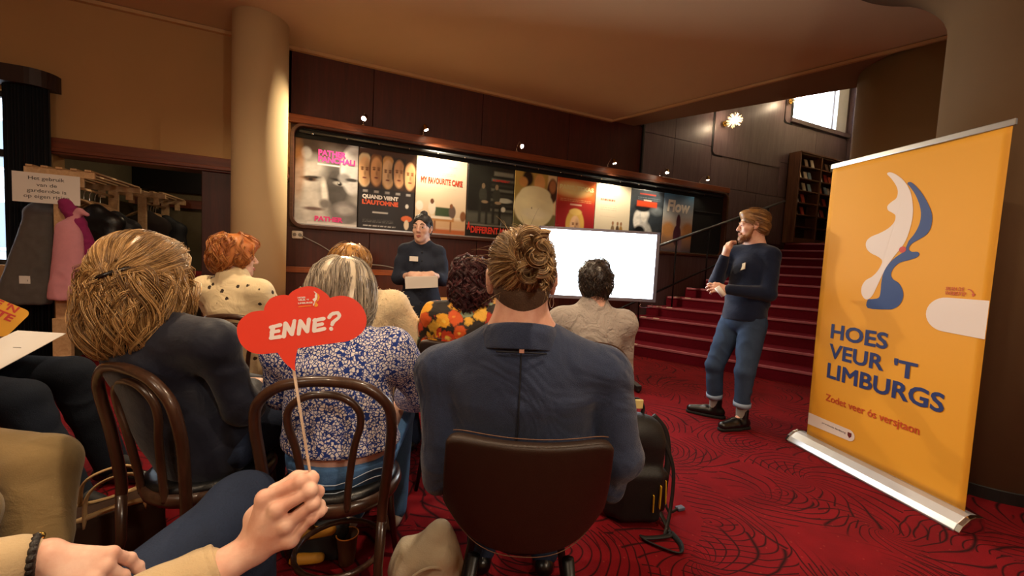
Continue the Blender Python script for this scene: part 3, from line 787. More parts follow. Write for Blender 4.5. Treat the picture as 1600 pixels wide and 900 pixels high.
# 2 row of five faces on black
p = Paint(GW, GH, '#1c1517'); p.rect(0, .72, 1, A, '#3a2418', .02)
for k, (c, hr) in enumerate((('#f2c490', '#e8d0a8'), ('#eab47c', '#8a5a30'), ('#f6d4a4', '#d8a868'), ('#e6b484', '#2a1810'), ('#f0bc88', '#4a2c1a'))):
    p.face(.1 + .2 * k, 1.02 + .02 * (k % 2), .105, .25, c, '#7a4420', hr)
for k in range(1, 5): p.rect(.2 * k - .006, .74, .2 * k + .006, A - .08, '#1c1517')
p.rect(0, A - .1, 1, A, '#4a2c1c', .04); p.rect(0, .6, 1, .74, '#1c1517', .02)
for k in range(5): p.rect(.08 + .19 * k, .66, .16 + .19 * k, .70, '#b8b4b4', .01, .8)
p.el(.86, .24, .1, .055, '#e06a34', .1); p.el(.86, .13, .045, .09, '#f0dcc0', .2); p.el(.86, .47, .03, .04, '#dcd8d4', .3)
p.lines(.08, .62, (.14, .165, .19), '#8a8684', .008, 3); p.lines(.1, .66, (.07,), '#d8d4d2', .014, 4); p.rect(.25, .30, .52, .325, '#d8d4d2', .01, .8)
poster(1, p, "dark film poster with a row of five faces titled Quand vient l'automne", [('QUAND VIENT', (.07, .375, .70, .435), '#f4f0ee', .006, 0), ("L'AUTOMNE", (.07, .31, .70, .372), '#e8603a', .006, 0)])
# 3 cream poster with a table scene
p = Paint(GW, GH, '#ecdcc6'); p.grad(.35, '#e8d2b4', A, '#f0e2d0'); p.rect(0, 0, 1, .12, '#c06a3c', .06); p.rect(0, .12, 1, .3, '#d8b48c', .06); p.rect(.38, .34, .76, .52, '#3f5238', .02); p.rect(.2, .26, .76, .34, '#c08850', .02); p.rect(.3, .3, .72, .35, '#f2e6d8', .02)
p.el(.32, .5, .07, .13, '#efe4d4', .2); p.el(.32, .62, .035, .05, '#6a4028', .2); p.el(.72, .45, .07, .12, '#6c5a54', .2); p.el(.70, .56, .032, .045, '#8a5a3c', .2); p.el(.08, .52, .07, .09, '#fbf4ea', .3); p.rect(.36, .06, .40, .26, '#9a643c', .01); p.rect(.68, .06, .71, .26, '#9a643c', .01); p.el(.94, .38, .06, .1, '#8a5a38', .3)
p.lines(.2, .8, (1.32, 1.29, 1.26), '#9a8a78', .007, 7, .6); p.lines(.28, .76, (1.16, 1.13), '#b4a490', .012, 8, .6); p.lines(.25, .8, (.87, .845), '#a89884', .008, 9, .5)
poster(2, p, 'cream film poster with a table scene titled My Favourite Cake, behind the presenter', [('MY FAVOURITE CAKE', (.09, .665, .90, .745), '#c8452c', .004, 0)])
# 4 dark poster with two seated figures
p = Paint(GW, GH, '#262823'); p.grad(0, '#15110f', A, '#20221e'); p.rect(0, .28, 1, .5, '#50524a', .08)
for k in range(7): p.rect(.5, .55 + .1 * k, 1.0, .6 + .1 * k, ('#7a7c70', '#3a3c36')[k % 2], .03, .55)
p.el(.8, .78, .16, .05, '#a8a898', .4); p.el(.78, .6, .05, .05, '#c4c2b4', .4); p.rect(.55, 1.26, .98, 1.34, '#8a8a7c', .03, .7)
for cx_ in (.33, .62): p.el(cx_, .85, .085, .16, '#35362f', .25); p.el(cx_, 1.03, .035, .055, '#7c6a54', .2); p.rect(cx_ - .09, .3, cx_ - .03, .75, '#23241f', .03); p.rect(cx_ + .06, .26, cx_ + .11, .72, '#1d1e1a', .03); p.el(cx_ + .04, .72, .07, .03, '#8c7860', .4)
p.rect(0, .24, 1, .27, '#7c7a70', .01, .7); p.noise(.12, 14, 4, .4, 1.6)
poster(3, p, 'dark film poster with two seated figures and red title A Different Man', [('A', (.02, .10, .09, .21), '#d8321f', .006, 0), ('DIFFERENT MAN', (.10, .06, .99, .155), '#d8321f', .004, 0), ('A DIFFERENT', (.52, .80, .9, .83), '#b02a20', .004, 0)])
# 5 white shirt figure, teal ground
p = Paint(GW, GH, '#2a6a62'); p.grad(0, '#1f4a44', A, '#c0a050'); p.rect(.78, .6, 1, A, '#f0d8a8', .04); p.el(.3, 1.3, .12, .16, '#2c1c16', .4); p.el(.58, 1.22, .13, .2, '#e0a868', .3); p.el(.9, 1.1, .13, .26, '#4a2c20', .2); p.el(.9, 1.2, .08, .14, '#b87c50', .5); p.el(.2, 1.22, .1, .1, '#c89050', .4)
p.el(.48, .72, .47, .42, '#ece4b8', .08); p.el(.5, 1.0, .36, .16, '#ece4b8', .12); p.el(.5, .58, .3, .12, '#f4eecc', .6); p.el(.42, .7, .012, .02, '#8a8464', .3); p.noise(.06, 9, 6)
poster(4, p, 'film poster of a white shirt on teal with red title Gloria, left of the television', [('GLORIA!', (.12, .115, .80, .20), '#e8504a', .01, .15)])
# 6 red poster with a blonde head
p = Paint(GW, GH, '#a81c30'); p.grad(.0, '#8a1630', A, '#c83a2a'); p.rect(.0, 1.0, 1, A, '#e0803a', .2, .8); p.el(.4, 1.2, .4, .14, '#ffe9a0', .9)
p.el(.5, .45, .24, .34, '#e0b860', .12); p.face(.5, .42, .13, .22, '#f0c8a0', '#8a5a40'); p.el(.5, .1, .2, .14, '#5c1424', .3); p.el(.5, .72, .16, .07, '#ecca78', .3); p.rect(.35, .86, .65, .89, '#f4d8c0', .02, .8); p.lines(.1, .9, (.98, .95), '#f0c890', .01, 5, .7)
poster(5, p, 'red film poster with the head of a blonde woman above the television', [('PARIS, TEXAS', (.06, .82, .95, .90), '#fff0b0', .006, 0)])
# 7 pale poster with small figures
p = Paint(GW, GH, '#e4dcc8'); 
for k, c in ((.52, '#8a7458'), (.66, '#5a4636'), (.76, '#b08c50')): p.el(k, .36, .055, .16, c, .25); p.el(k, .56, .03, .045, '#a07858', .3)
p.lines(.15, .6, (1.22, 1.17, 1.12, .95, .9, .85, .7), '#c8a090', .008, 6, .5)
p.lines(.14, .55, (1.075,), '#c4503c', .045, 2, .9)
poster(6, p, 'pale cream film poster with three small figures, mostly text', [])
# 8 blue-black collage with orange title
p = Paint(GW, GH, '#2c3440'); p.grad(0, '#171d26', A, '#46505c'); p.el(.38, .78, .2, .3, '#d8dce2', .3); p.el(.42, .82, .1, .15, '#f2f2f2', .3); p.el(.36, 1.0, .24, .1, '#20242c', .4); p.el(.2, .7, .1, .2, '#f0f2f4', .4); p.el(.72, .66, .2, .22, '#3a4450', .4); p.el(.6, .35, .12, .3, '#c4c8cc', .4, .3); p.el(.3, .45, .16, .12, '#12161c', .5); p.el(.8, .95, .2, .1, '#76828e', .7); p.noise(.22, 13, 8)
p.rect(.25, 1.31, .75, 1.34, '#c84838', .01, .8); p.lines(.2, .9, (1.24, 1.2), '#8c98a8', .014, 8, .7); p.lines(.1, .9, (.08, .11), '#b8c0c8', .01, 9, .5)
p.rect(.18, 1.03, .80, 1.16, '#f0562e', .03, .9); p.rect(.38, 1.165, .62, 1.195, '#e8dcd4', .012, .9); p.noise(.03, 30, 12)
poster(7, p, 'blue-black collage film poster with orange-red title partly hidden by the television', [])
# 9 blue to sand poster
p = Paint(GW, GH, '#5a86a8'); p.grad(.9, '#b4b8bc', A, '#3f78a4'); p.grad(.45, '#c89a70', .9, '#b4b8bc'); p.grad(0, '#4c4858', .45, '#b88c68'); p.el(.2, .55, .2, .18, '#c8925c', .5); p.el(.85, .55, .2, .2, '#c08a58', .5); p.el(.5, .42, .13, .26, '#4a2434', .15); p.el(.52, .75, .07, .2, '#4a2434', .2); p.el(.62, .2, .06, .22, '#7c6470', .5); p.noise(.06, 12, 9)
poster(8, p, 'blue and sand film poster titled Flow with a dark upright shape, last at the right', [('Flow', (.12, .69, .88, .90), '#f2efe6', .004, .1)])

# ---------------------------------------------------------------- spotlights on the ledge
M_brass = mat('brass', '#c8a050', .25, metal=1.0)
def spot(x, label, aim, power, ang, glow, base_x=None):
    bx = x if base_x is None else base_x
    t = thing('spot_lamp', label, 'spotlight', (bx, 5.37, 2.84), 0, 'small spotlights above the posters')
    MB().lathe([(.022, 0), (.022, .012), (.012, .02)], 12, (bx, 5.37, 2.76 if base_x is not None else 2.84)).obj('base', M_chrome, t, True)
    p = Vector((x, 5.20, 2.88)); d = (Vector(aim) - p).normalized()
    MB().tube(catmull([(bx, 5.37, 2.84), (bx, 5.36, 2.90), (x, 5.28, 2.965), (x, 5.2 + .04, 2.95), p - d * .045], 4), .005, 6).obj('arm', M_chrome, t, True)
    F = frame(p, d.orthogonal(), d)
    MB().lathe([(.012, -.06), (.024, -.05), (.03, .0), (.033, .012)], 16, (0, 0, 0), F).obj('head', M_brass, t, True)
    MB().lathe([(.026, .011), (.026, .0135)], 16, (0, 0, 0), F).obj('bulb', emis('bulb_' + str(glow), (1, .88, .68), glow), t)
    lamp('spot_light', 'SPOT', p + d * .03, power, (1, .80, .52), aim, .02, ang, .5)
spot(0.25, 'lit spotlight on the ledge nearest the pillar, over the collage and faces posters', (-0.25, 4.4, 1.95), 140, 140, 260)
spot(0.98, 'lit spotlight above the cream table-scene poster', (1.35, 4.95, 2.0), 115, 130, 90)
spot(3.88, 'lit spotlight above the television', (4.0, 5.0, 2.1), 85, 130, 90)
spot(4.94, 'lit spotlight above the blue-black collage poster', (4.7, 4.95, 2.1), 36, 130, 90)
spot(5.87, 'dim spotlight farthest right over the end of the case', (5.8, 5.1, 2.1), 4, 110, 8)
spot(2.3, 'lit spotlight over the dark two-figures poster turned to the room', (3.2, 2.2, 1.65), 230, 62, 60)
# burst wall lamps
for (x, z, lab) in ((6.34, 3.95, 'glowing burst-shaped wall lamp on the stairwell panelling, the nearer one'), (8.07, 4.69, 'glowing burst-shaped wall lamp beside the high window')):
    t = thing('burst_wall_lamp', lab, 'wall lamp', (x, 5.3, z), 0, 'burst lamps in the stairwell')
    MB().lathe([(.05, 0), (.05, .02)], 16, (0, 0, 0), frame((x, 5.35, z), (1, 0, 0), (0, -1, 0))).obj('wall_plate', M_brass, t)
    MB().tube([(x, 5.34, z), (x, 5.2, z)], .008, 8).obj('arm', M_brass, t)
    MB().sphere((x, 5.15, z), .045, 16, 10).obj('bulb', emis('burst_glow', (1, .75, .42), 30), t, True)
    m = MB(); r = np.random.default_rng(3)
    for k in range(70):
        d = r.normal(size=3); d /= np.linalg.norm(d); d = Vector(d); c = Vector((x, 5.15, z))
        m.tube([c + d * .045, c + d * .13], [.0025, .004], 4)
    o = m.obj('burst_rods', emis('rod_glow', (1, .78, .45), 1.0), t); o['kind'] = 'stuff'
    lamp('burst_light', 'POINT', (x - .02, 5.12, z), 30, (1, .75, .5), None, .05)
# socket and cable
so = thing('wall_socket', 'white double wall socket below the left end of the poster case', 'socket', (-.44, 5.40, 1.46))
MB().box((-.50, 5.36, 1.42), (-.385, 5.405, 1.51)).obj('plate', M_white, so, bevel=.012)
for dx in (-.475, -.42): MB().lathe([(.02, 0), (.02, .004)], 16, (0, 0, 0), frame((dx + .005, 5.3595, 1.465), (1, 0, 0), (0, -1, 0))).obj('outlet', mat('socket_grey', '#8a8884', .6), so)
cb = MB().tube(catmull([(-.41, 5.35, 1.46), (-.2, 5.37, 1.36), (0.02, 5.38, 1.235), (.3, 5.385, 1.16), (.62, 5.385, 1.13), (1.0, 5.385, 1.0), (1.15, 5.38, .76)], 6), .006, 6).obj('power_cable', mat('grey_cable', '#9a9a9c', .5), None, True)
tag(cb, 'grey cable running from the wall socket down along the panelling', 'cable')

# ---------------------------------------------------------------- brochure shelf on the landing
LZ = RI * NST
M_sh = wood('walnut_shelf', '#4a2c1e', '#7a5238', .45, 1, 'Z')
sh = thing('brochure_shelf', 'tall wooden brochure shelf standing on the stair landing', 'shelf', (9.2, 5.28, LZ))
SX = [8.27, 8.95, 9.63, 10.15]; ST = 3.70
for i, x in enumerate(SX): MB().box((x - .02, 5.16, LZ), (x + .02, 5.39, ST)).obj('upright', M_sh, sh, bevel=.002)
MB().box((8.25, 5.375, LZ), (10.17, 5.39, ST)).obj('back_panel', mat('shelf_back', '#2a1812', .6), sh)
zr = np.linspace(LZ + .10, ST, 8)
for a, b in zip(SX[:-1], SX[1:]):
    for z in zr: MB().box((a + .02, 5.17, z - .022), (b - .02, 5.375, z)).obj('shelf_board', M_sh, sh, bevel=.002)
MB().box((8.25, 5.14, ST), (10.17, 5.39, ST + .03)).obj('top', M_sh, sh, bevel=.003)
MB().box((8.29, 5.17, LZ), (10.13, 5.2, LZ + .078)).obj('plinth', M_sh, sh)
r = np.random.default_rng(11); cols = {'#e8e4dc': 'white', '#c8b0a0': 'beige', '#a83830': 'red', '#88a0b8': 'blue-grey', '#e0d8c8': 'cream', '#7a5848': 'brown', '#d06048': 'orange', '#c8b8c0': 'pale pink'}
names = ['top', 'second', 'third', 'fourth', 'fifth']
for ri, zi in enumerate((6, 5, 4, 3, 2)):
    for ci, (a, b) in enumerate(zip(SX[:-1], SX[1:])):
        n_ = 3 if ri not in (3, 4) else 2
        if ci == 2: n_ = 2
        pick = list(r.permutation(list(cols)[:7]))[:n_] if ri not in (3, 4) else ['#c8b8c0', '#a83830']
        for k in range(n_):
            x = a + .05 + k * .19 + r.uniform(0, .04); z = zr[zi] + .012; c = str(pick[k])
            M = MT((x, 5.215 + r.uniform(0, .03), z)) @ Matrix.Rotation(-.26, 4, 'X')
            o = MB().box((0, 0, 0), (.10, .006 + .012 * r.random(), .15 + .03 * r.random()), M).obj('brochure', mat('paper_' + c[1:], c, .6), None)
            tag(o, '%s brochure on the %s row of the stair-landing shelf, in its %s bay' % (cols[c], names[ri], ('left', 'middle', 'right')[ci]), 'brochure', 'brochures on the landing shelf')
# ---------------------------------------------------------------- television on its stand
tvang = -.145 - .2; td = Vector((math.cos(tvang), math.sin(tvang), 0)); tn = Vector((td.y, -td.x, 0))
T0 = Vector((1.884, 3.70, 1.656))
MTV = Matrix(((td.x, 0, tn.x, T0.x), (td.y, 0, tn.y, T0.y), (0, 1, 0, T0.z), (0, 0, 0, 1)))    # x right, y up, z toward room
tv = thing('television', 'large flat television with a glowing white screen', 'television', (T0 + td * .62) * 1 - Vector((0, 0, 1.656)))
TWd, THt = 1.27, .735
MB().box((0, -THt, -.05), (TWd, 0, -.01), MTV).obj('housing', M_black, tv, bevel=.01)
fr = MB()
for lo, hi in (((0, -.028, -.012), (TWd, 0, .006)), ((0, -THt, -.012), (TWd, -THt + .036, .006)), ((0, -THt, -.012), (.018, 0, .006)), ((TWd - .038, -THt, -.012), (TWd, 0, .006))): fr.box(lo, hi, MTV)
fr.obj('bezel', mat('tv_bezel', '#8c8a98', .45, metal=.5), tv, bevel=.003)
MB().box((.014, -THt + .03, -.01), (TWd - .018, -.02, 0), MTV).obj('screen', emis('screen_light', (.80, .91, 1.0), 12.0), tv)
cx_ = T0 + td * (TWd / 2) - tn * .12; cx_.z = 0
MB().bar((cx_.x, cx_.y, .06), (cx_.x, cx_.y, 1.5), .12, .06, (0, 1, 0)).obj('stand_column', M_black, tv, bevel=.006)
MB().box((.2, -.5, -.07), (TWd - .2, -.25, -.05), MTV).obj('bracket', M_black, tv)
b = MB(); 
for s_ in (-.45, .45):
    q = cx_ + td * s_; b.bar(q - tn * .3 + Vector((0, 0, .05)), q + tn * .3 + Vector((0, 0, .05)), .06, .05)
b.bar(cx_ - td * .45 + Vector((0, 0, .05)), cx_ + td * .45 + Vector((0, 0, .05)), .06, .05)
b.obj('stand_base', M_black, tv, bevel=.006)
for s_ in (-.45, .45):
    for e in (-.28, .28):
        q = cx_ + td * s_ + tn * e; MB().sphere((q.x, q.y, .025), .025, 10, 8).obj('castor', M_black, tv, True)
q = T0 + td * (TWd - .16) - Vector((0, 0, THt + .02))
MB().tube(catmull([q, q - Vector((0, 0, .035)), q + td * .12 - Vector((0, 0, .03)), q + td * .12], 4), .006, 6).obj('handle', M_chrome, tv, True)
# ---------------------------------------------------------------- table by the wall
tb = thing('side_table', 'long table with pale wooden top and trestle legs against the panelled wall', 'table', (.9, 5.0, 0))
M_tt = wood('table_top_wood', '#b07c44', '#d8a868', .4, 1, 'X')
MB().box((-.35, 4.72, .72), (2.1, 5.36, .75)).obj('tabletop', M_tt, tb, bevel=.004)
MB().box((-.3, 4.76, .64), (2.05, 4.79, .72)).obj('apron', mat('dark_apron', '#1c1412', .6), tb)
for x in (-.1, 1.15, 1.85):
    for s_ in (-1, 1):
        MB().bar((x + .0, 5.03, .72), (x + s_ * .22, 5.03 + s_ * .04, 0), .05, .035, (0, 1, 0)).obj('trestle_leg', mat('pale_trestle', '#b8a080', .6), tb, bevel=.003)
for (x, y, rz, l) in ((.45, 4.92, .1, 'white paper sheets lying on the table left of the presenter'), (.12, 5.02, -.2, 'white paper sheets lying at the left end of the table'), (1.05, 4.95, .05, 'white paper sheets on the table right of the presenter')):
    o = MB().box((-.15, -.1, 0), (.15, .1, .006), MT((x, y, .75)) @ Matrix.Rotation(rz, 4, 'Z')).obj('paper_stack', M_white); tag(o, l, 'paper')
# ---------------------------------------------------------------- street side seen through the left window
bl_ = struct(MB().box((-13, 16, 0), (-4.0, 17, 7.5)).obj('street_facade', mat('pale_brick_far', '#8a9298', .8)))
for i in range(5):
    for j in range(3):
        x = -12.3 + i * 1.7; z = .9 + j * 2.2
        MB().box((x, 15.9, z), (x + 1.0, 16.0, z + 1.4)).obj('window', mat('far_window_frame', '#c8d0d4', .5), bl_)
        MB().box((x + .08, 15.88, z + .08), (x + .92, 15.9, z + 1.32)).obj('pane', mat('far_window_glass', '#2a3844', .15), bl_)
struct(MB().box((-16, 5.6, -.12), (-2.7, 18, -.02)).obj('ground', mat('asphalt', '#5c5c60', .9)))
# ---------------------------------------------------------------- chairs
M_bent = wood('dark_bentwood', '#2a1a12', '#4a3022', .3, 1, 'Z', .05, coat=.3)
M_seatl = mat('black_seat_leather', '#0e0f12', .35, bump=.15, bscale=200)
M_leather = mat('brown_leather', '#2c1d15', .42, var=.12, vscale=30, bump=.25, bscale=420, spec=.45)
M_legb = mat('black_chair_leg', '#0a0a0b', .4)
M_stitch = mat('tan_stitching', '#6a4a34', .6)
def bentwood(label, loc, rz, group=None):
    t = thing('bentwood_chair', label, 'chair', loc, rz, group)
    hoop = [(.172, -.19, .40), (.174, -.19, .47), (.192, -.208, .64), (.198, -.226, .74), (.185, -.240, .81), (.13, -.252, .862), (.06, -.258, .882), (0, -.26, .886)]
    hoop = hoop + [(-x, y, z) for x, y, z in hoop[-2::-1]]
    MB().tube(catmull(hoop, 5), .0165, 10).obj('back_hoop', M_bent, t, True, world=False)
    inn = [(.062, -.185, .44), (.066, -.195, .52), (.085, -.215, .66), (.105, -.226, .74), (.098, -.236, .795), (.055, -.245, .832), (0, -.248, .842)]
    inn = inn + [(-x, y, z) for x, y, z in inn[-2::-1]]
    MB().tube(catmull(inn, 5), .0115, 10).obj('inner_hoop', M_bent, t, True, world=False)
    MB().lathe([(.165, .418), (.198, .42), (.206, .44), (.2, .462), (.17, .466)], 32).obj('seat_frame', M_bent, t, True, world=False)
    MB().lathe([(.185, .455), (.192, .47), (.17, .484), (.08, .492), (.005, .493)], 32).obj('seat_cushion', M_seatl, t, True, world=False)
    a = [(.15 * math.cos(k * math.pi / 12), -.02 + .15 * math.sin(k * math.pi / 12), .20) for k in range(24)]
    MB().tube(a, .010, 8, closed=True).obj('leg_ring', M_bent, t, True, world=False)
    for s in (-1, 1):
        MB().tube([(s * .14, .12, .44), (s * .15, .14, .25), (s * .175, .19, 0)], [.016, .015, .011], 10).obj('leg', M_bent, t, True, world=False)
        MB().tube([(s * .172, -.19, .41), (s * .165, -.195, .25), (s * .185, -.25, 0)], [.0165, .015, .011], 10).obj('leg', M_bent, t, True, world=False)
    return t
def shell_chair(label, loc, rz, group=None):
    t = thing('leather_shell_chair', label, 'chair', loc, rz, group)
    NU, NV = 25, 19; V = []
    for j in range(NV):
        v = j / (NV - 1)
        for i in range(NU):
            u = -1 + 2 * i / (NU - 1)
            hw = .218 - .012 * v
            zb = .505 + .105 * (abs(u) ** 3.2); zt = .832 + .012 * u * u - .018 * (abs(u) ** 10)
            z = zb + (zt - zb) * v
            hw *= 1 - .015 * (1 - v) ** 3
            y = -.262 + .06 * u * u * (1 - .45 * v) + .085 * (1 - v) ** 1.3
            V.append((u * hw, y, z))
    F = [(j * NU + i, j * NU + i + 1, (j + 1) * NU + i + 1, (j + 1) * NU + i) for j in range(NV - 1) for i in range(NU - 1)]
    o = link('backrest', mesh_np('backrest', V, F, 4), M_leather, t, False, True); so = o.modifiers.new('thick', 'SOLIDIFY'); so.thickness = .034; so.offset = 0
    b = o.modifiers.new('bevel', 'BEVEL'); b.width = .012; b.segments = 3; b.limit_method = 'ANGLE'; b.angle_limit = 1.0
    edge = [V[(NV - 1) * NU + i] for i in range(NU)]
    MB().tube([(x, y - .012, z + .017) for x, y, z in edge[1:-1]], .0012, 5).obj('stitching', M_stitch, t, True, world=False)
    eb = [V[i] for i in range(NU)]
    MB().tube([(x, y - .017, z - .008) for x, y, z in eb[1:-1]], .0012, 5).obj('stitching', M_stitch, t, True, world=False)
    s = SDF(); s.el((0, .075, .478), (.212, .195, .036), .02); s.rc((0, -.09, .50), (0, -.13, .52), .05, .04, .05, flat=(0, 1, .3), fs=2.2)
    o = link('seat', s.mesh('seat', .011), M_leather, t, False, True)
    for sx in (-1, 1):
        for sy in (-1, 1):
            MB().tube([(sx * .13, sy * .13, .45), (sx * .2, sy * .2, 0)], [.017, .010], 10).obj('leg', M_legb, t, True, world=False)
    return t
def face(fx, fy): return math.atan2(-fx, fy)       # rotation that turns local +y to (fx, fy)
CH = {}
CH['floral'] = bentwood('dark bentwood chair with double-hoop back under the woman in the floral blouse', (.035, 1.535, 0), face(.27, .96), 'bentwood chairs')
CH['w1'] = copy_tree(CH['floral'], (-.405, 1.745, 0), face(.70, .71), 'dark bentwood chair at the left under the long-haired woman in navy')
CH['red'] = copy_tree(CH['floral'], (-.465, 2.90, 0), face(.33, .94), 'dark bentwood chair under the woman with short red hair')
CH['grey'] = copy_tree(CH['floral'], (1.20, 1.86, 0), face(.25, .97), 'dark bentwood chair under the man in the grey shirt')
CH['cream'] = copy_tree(CH['floral'], (.14, 2.36, 0), face(.1, .99), 'dark bentwood chair under the woman in the fluffy cream cardigan')
CH['blazer'] = shell_chair('brown leather shell chair with black legs under the man in the navy blazer', (.535, 1.075, 0), face(.39, .92), 'leather shell chairs')
CH['maroon'] = copy_tree(CH['blazer'], (.66, 2.27, 0), face(.25, .97), 'brown leather shell chair under the woman in the orange floral top')

# ---------------------------------------------------------------- roll-up banner
BA = -1.836; bd = Vector((math.cos(BA), math.sin(BA), 0)); bn = Vector((bd.y, -bd.x, 0))      # bn faces the audience side
B0 = Vector((3.28, 1.817, 0)); BW = .955
if bn.x > 0: bn = -bn
MBN = Matrix(((bd.x, 0, bn.x, B0.x), (bd.y, 0, bn.y, B0.y), (0, 1, 0, 0), (0, 0, 0, 1)))
ban = thing('roll_up_banner', 'yellow roll-up banner with a blue and white figure and the words Hoes veur \'t Limburgs', 'banner', B0 + bd * BW / 2)
t = NT('banner_fabric'); t.P(Base_Color=srgb('#e0a032'), Roughness=.55, Specular_IOR_Level=.3); M_ban = t.mat
NU, NV = 24, 40
V = [(BW * i / NU, .085 + 1.985 * j / NV, .004 * math.sin(i / NU * 7.0) + .006 * math.sin(j / NV * 3.14)) for j in range(NV + 1) for i in range(NU + 1)]
def bz(u, v): return .004 * math.sin(u / BW * 7.0) + .006 * math.sin((v - .085) / 1.985 * 3.14)
F = [(j * (NU + 1) + i, j * (NU + 1) + i + 1, (j + 1) * (NU + 1) + i + 1, (j + 1) * (NU + 1) + i) for j in range(NV) for i in range(NU)]
o = link('fabric', mesh_np('fabric', [MBN @ Vector(p) for p in V], F, 4), M_ban, ban, True, True); so = o.modifiers.new('thick', 'SOLIDIFY'); so.thickness = .001; so.offset = -1
MB().bar(MBN @ Vector((-.01, 2.075, 0)), MBN @ Vector((BW + .01, 2.075, 0)), .018, .034).obj('top_rail', M_alu, ban, bevel=.004)
prof = [(-.05, 0), (.10, 0), (.105, .012), (.085, .045), (.045, .078), (.012, .088), (-.03, .085), (-.05, .06)]
m = MB(); n = len(prof)
for u in (-.055, BW + .03): m.v += [MBN @ Vector((u, y, z)) for z, y in prof]
m.f = [tuple(range(n)), tuple(range(2 * n - 1, n - 1, -1))] + [(i, n + i, n + (i + 1) % n, (i + 1) % n) for i in range(n)]; m.m = [0] * len(m.f)
m.obj('base', mat('banner_base', '#c4c6cc', .35, metal=.7), ban, bevel=.004)
for u in (-.067, BW + .042):
    m = MB(); pr2 = [(z * 1.04, y * 1.03) for z, y in prof]
    for uu in (u - .012, u + .012): m.v += [MBN @ Vector((uu, y, z)) for z, y in pr2]
    m.f = [tuple(range(n)), tuple(range(2 * n - 1, n - 1, -1))] + [(i, n + i, n + (i + 1) % n, (i + 1) % n) for i in range(n)]; m.m = [0] * len(m.f)
    m.obj('end_cap', M_chrome, ban, bevel=.003)
MB().tube([MBN @ Vector((BW / 2, .06, -.03)), MBN @ Vector((BW / 2, 2.06, -.018))], .010, 8).obj('support_pole', M_alu, ban, True)
def on_banner(name, poly, c, lift=.0012, sm=True, label=None):
    if not sm:
        q_ = []
        for (xa, ya), (xb, yb) in zip(poly, poly[1:] + poly[:1]):
            k_ = max(1, int(math.hypot(xb - xa, yb - ya) / .02)); q_ += [(xa + (xb - xa) * i / k_, ya + (yb - ya) * i / k_) for i in range(k_)]
        poly = q_
    if sm: poly = [(p.x, p.y) for p in catmull([(x, y, 0) for x, y in poly], 3, True)]
    m = MB(); m.prism(poly, Matrix.Identity(4), .0004)
    m.v = [tuple(MBN @ Vector((x, y, z + bz(x, y) + lift))) for x, y, z in m.v]
    return m.obj(name, mat('ink_' + c[1:], c, .5, var=0), ban, label=label)
WS = [(0.385, 1.942), (0.402, 1.949), (0.44, 1.926), (0.487, 1.879), (0.527, 1.812), (0.548, 1.735), (0.556, 1.661), (0.55, 1.588), (0.534, 1.514), (0.508, 1.463), (0.478, 1.417), (0.441, 1.347), (0.418, 1.284), (0.397, 1.219), (0.38, 1.172), (0.355, 1.142), (0.33, 1.145), (0.309, 1.176), (0.306, 1.221), (0.326, 1.263), (0.363, 1.289), (0.391, 1.322), (0.41, 1.362), (0.414, 1.394), (0.389, 1.418), (0.34, 1.443), (0.309, 1.476), (0.303, 1.517), (0.329, 1.548), (0.381, 1.569), (0.43, 1.597), (0.459, 1.633), (0.462, 1.671), (0.443, 1.691), (0.416, 1.71), (0.409, 1.736), (0.428, 1.759), (0.455, 1.779), (0.46, 1.816), (0.447, 1.856), (0.413, 1.908)]
BS = [(0.507, 1.86), (0.522, 1.866), (0.551, 1.84), (0.596, 1.779), (0.634, 1.709), (0.655, 1.65), (0.656, 1.587), (0.638, 1.545), (0.602, 1.518), (0.572, 1.498), (0.557, 1.476), (0.559, 1.457), (0.577, 1.446), (0.603, 1.446), (0.614, 1.431), (0.6, 1.412), (0.562, 1.397), (0.516, 1.382), (0.485, 1.348), (0.474, 1.309), (0.489, 1.279), (0.522, 1.258), (0.546, 1.221), (0.555, 1.177), (0.542, 1.13), (0.51, 1.099), (0.467, 1.089), (0.358, 1.085), (0.352, 1.137), (0.378, 1.145), (0.416, 1.156), (0.425, 1.189), (0.424, 1.252), (0.43, 1.316), (0.453, 1.371), (0.492, 1.417), (0.53, 1.447), (0.541, 1.477), (0.551, 1.513), (0.574, 1.549), (0.594, 1.599), (0.599, 1.656), (0.587, 1.716), (0.557, 1.785), (0.525, 1.835)]
on_banner('white_figure', WS, '#e2d6d0'); on_banner('blue_figure', BS, '#24427e', .0014)
on_banner('red_dot', [(.523 + .019 * math.cos(a), 1.461 + .019 * math.sin(a)) for a in np.linspace(0, 6.28, 20)[:-1]], '#c8402c', .002, False)
on_banner('white_pill', [(BW - .001, 1.192)] + [(.775 + .093 * math.cos(a), 1.098 + .094 * math.sin(a)) for a in np.linspace(1.57, 4.71, 16)] + [(BW - .001, .995)], '#e2d6d0', .0022, False)
on_banner('white_pill', [(.002, .165), (.31, .178)] + [(.322 + .037 * math.cos(a), .216 + .038 * math.sin(a)) for a in np.linspace(-1.57, 1.57, 12)] + [(.002, .252)], '#e2d6d0', .0022, False)
on_banner('crest', [(.312, .235), (.338, .235), (.338, .212), (.325, .198), (.312, .212)], '#6a2420', .003, False)
def ban_text(s, fit, c, bold, label=None, shear=0):
    o = lettering(s, .1, Matrix.Identity(4), mat('ink_' + c[1:], c, .5, var=0), None, bold, fit=fit, shear=shear)
    co = np.empty(len(o.data.vertices) * 3, np.float32); o.data.vertices.foreach_get('co', co); co = co.reshape(-1, 3)
    o.data.vertices.foreach_set('co', np.array([MBN @ Vector((x, y, z + bz(x, y) + .0028)) for x, y, z in co.tolist()], np.float32).ravel()); attach(o, ban)
ban_text('HOES', (.122, .84, .50, .945), '#24356e', .0026)
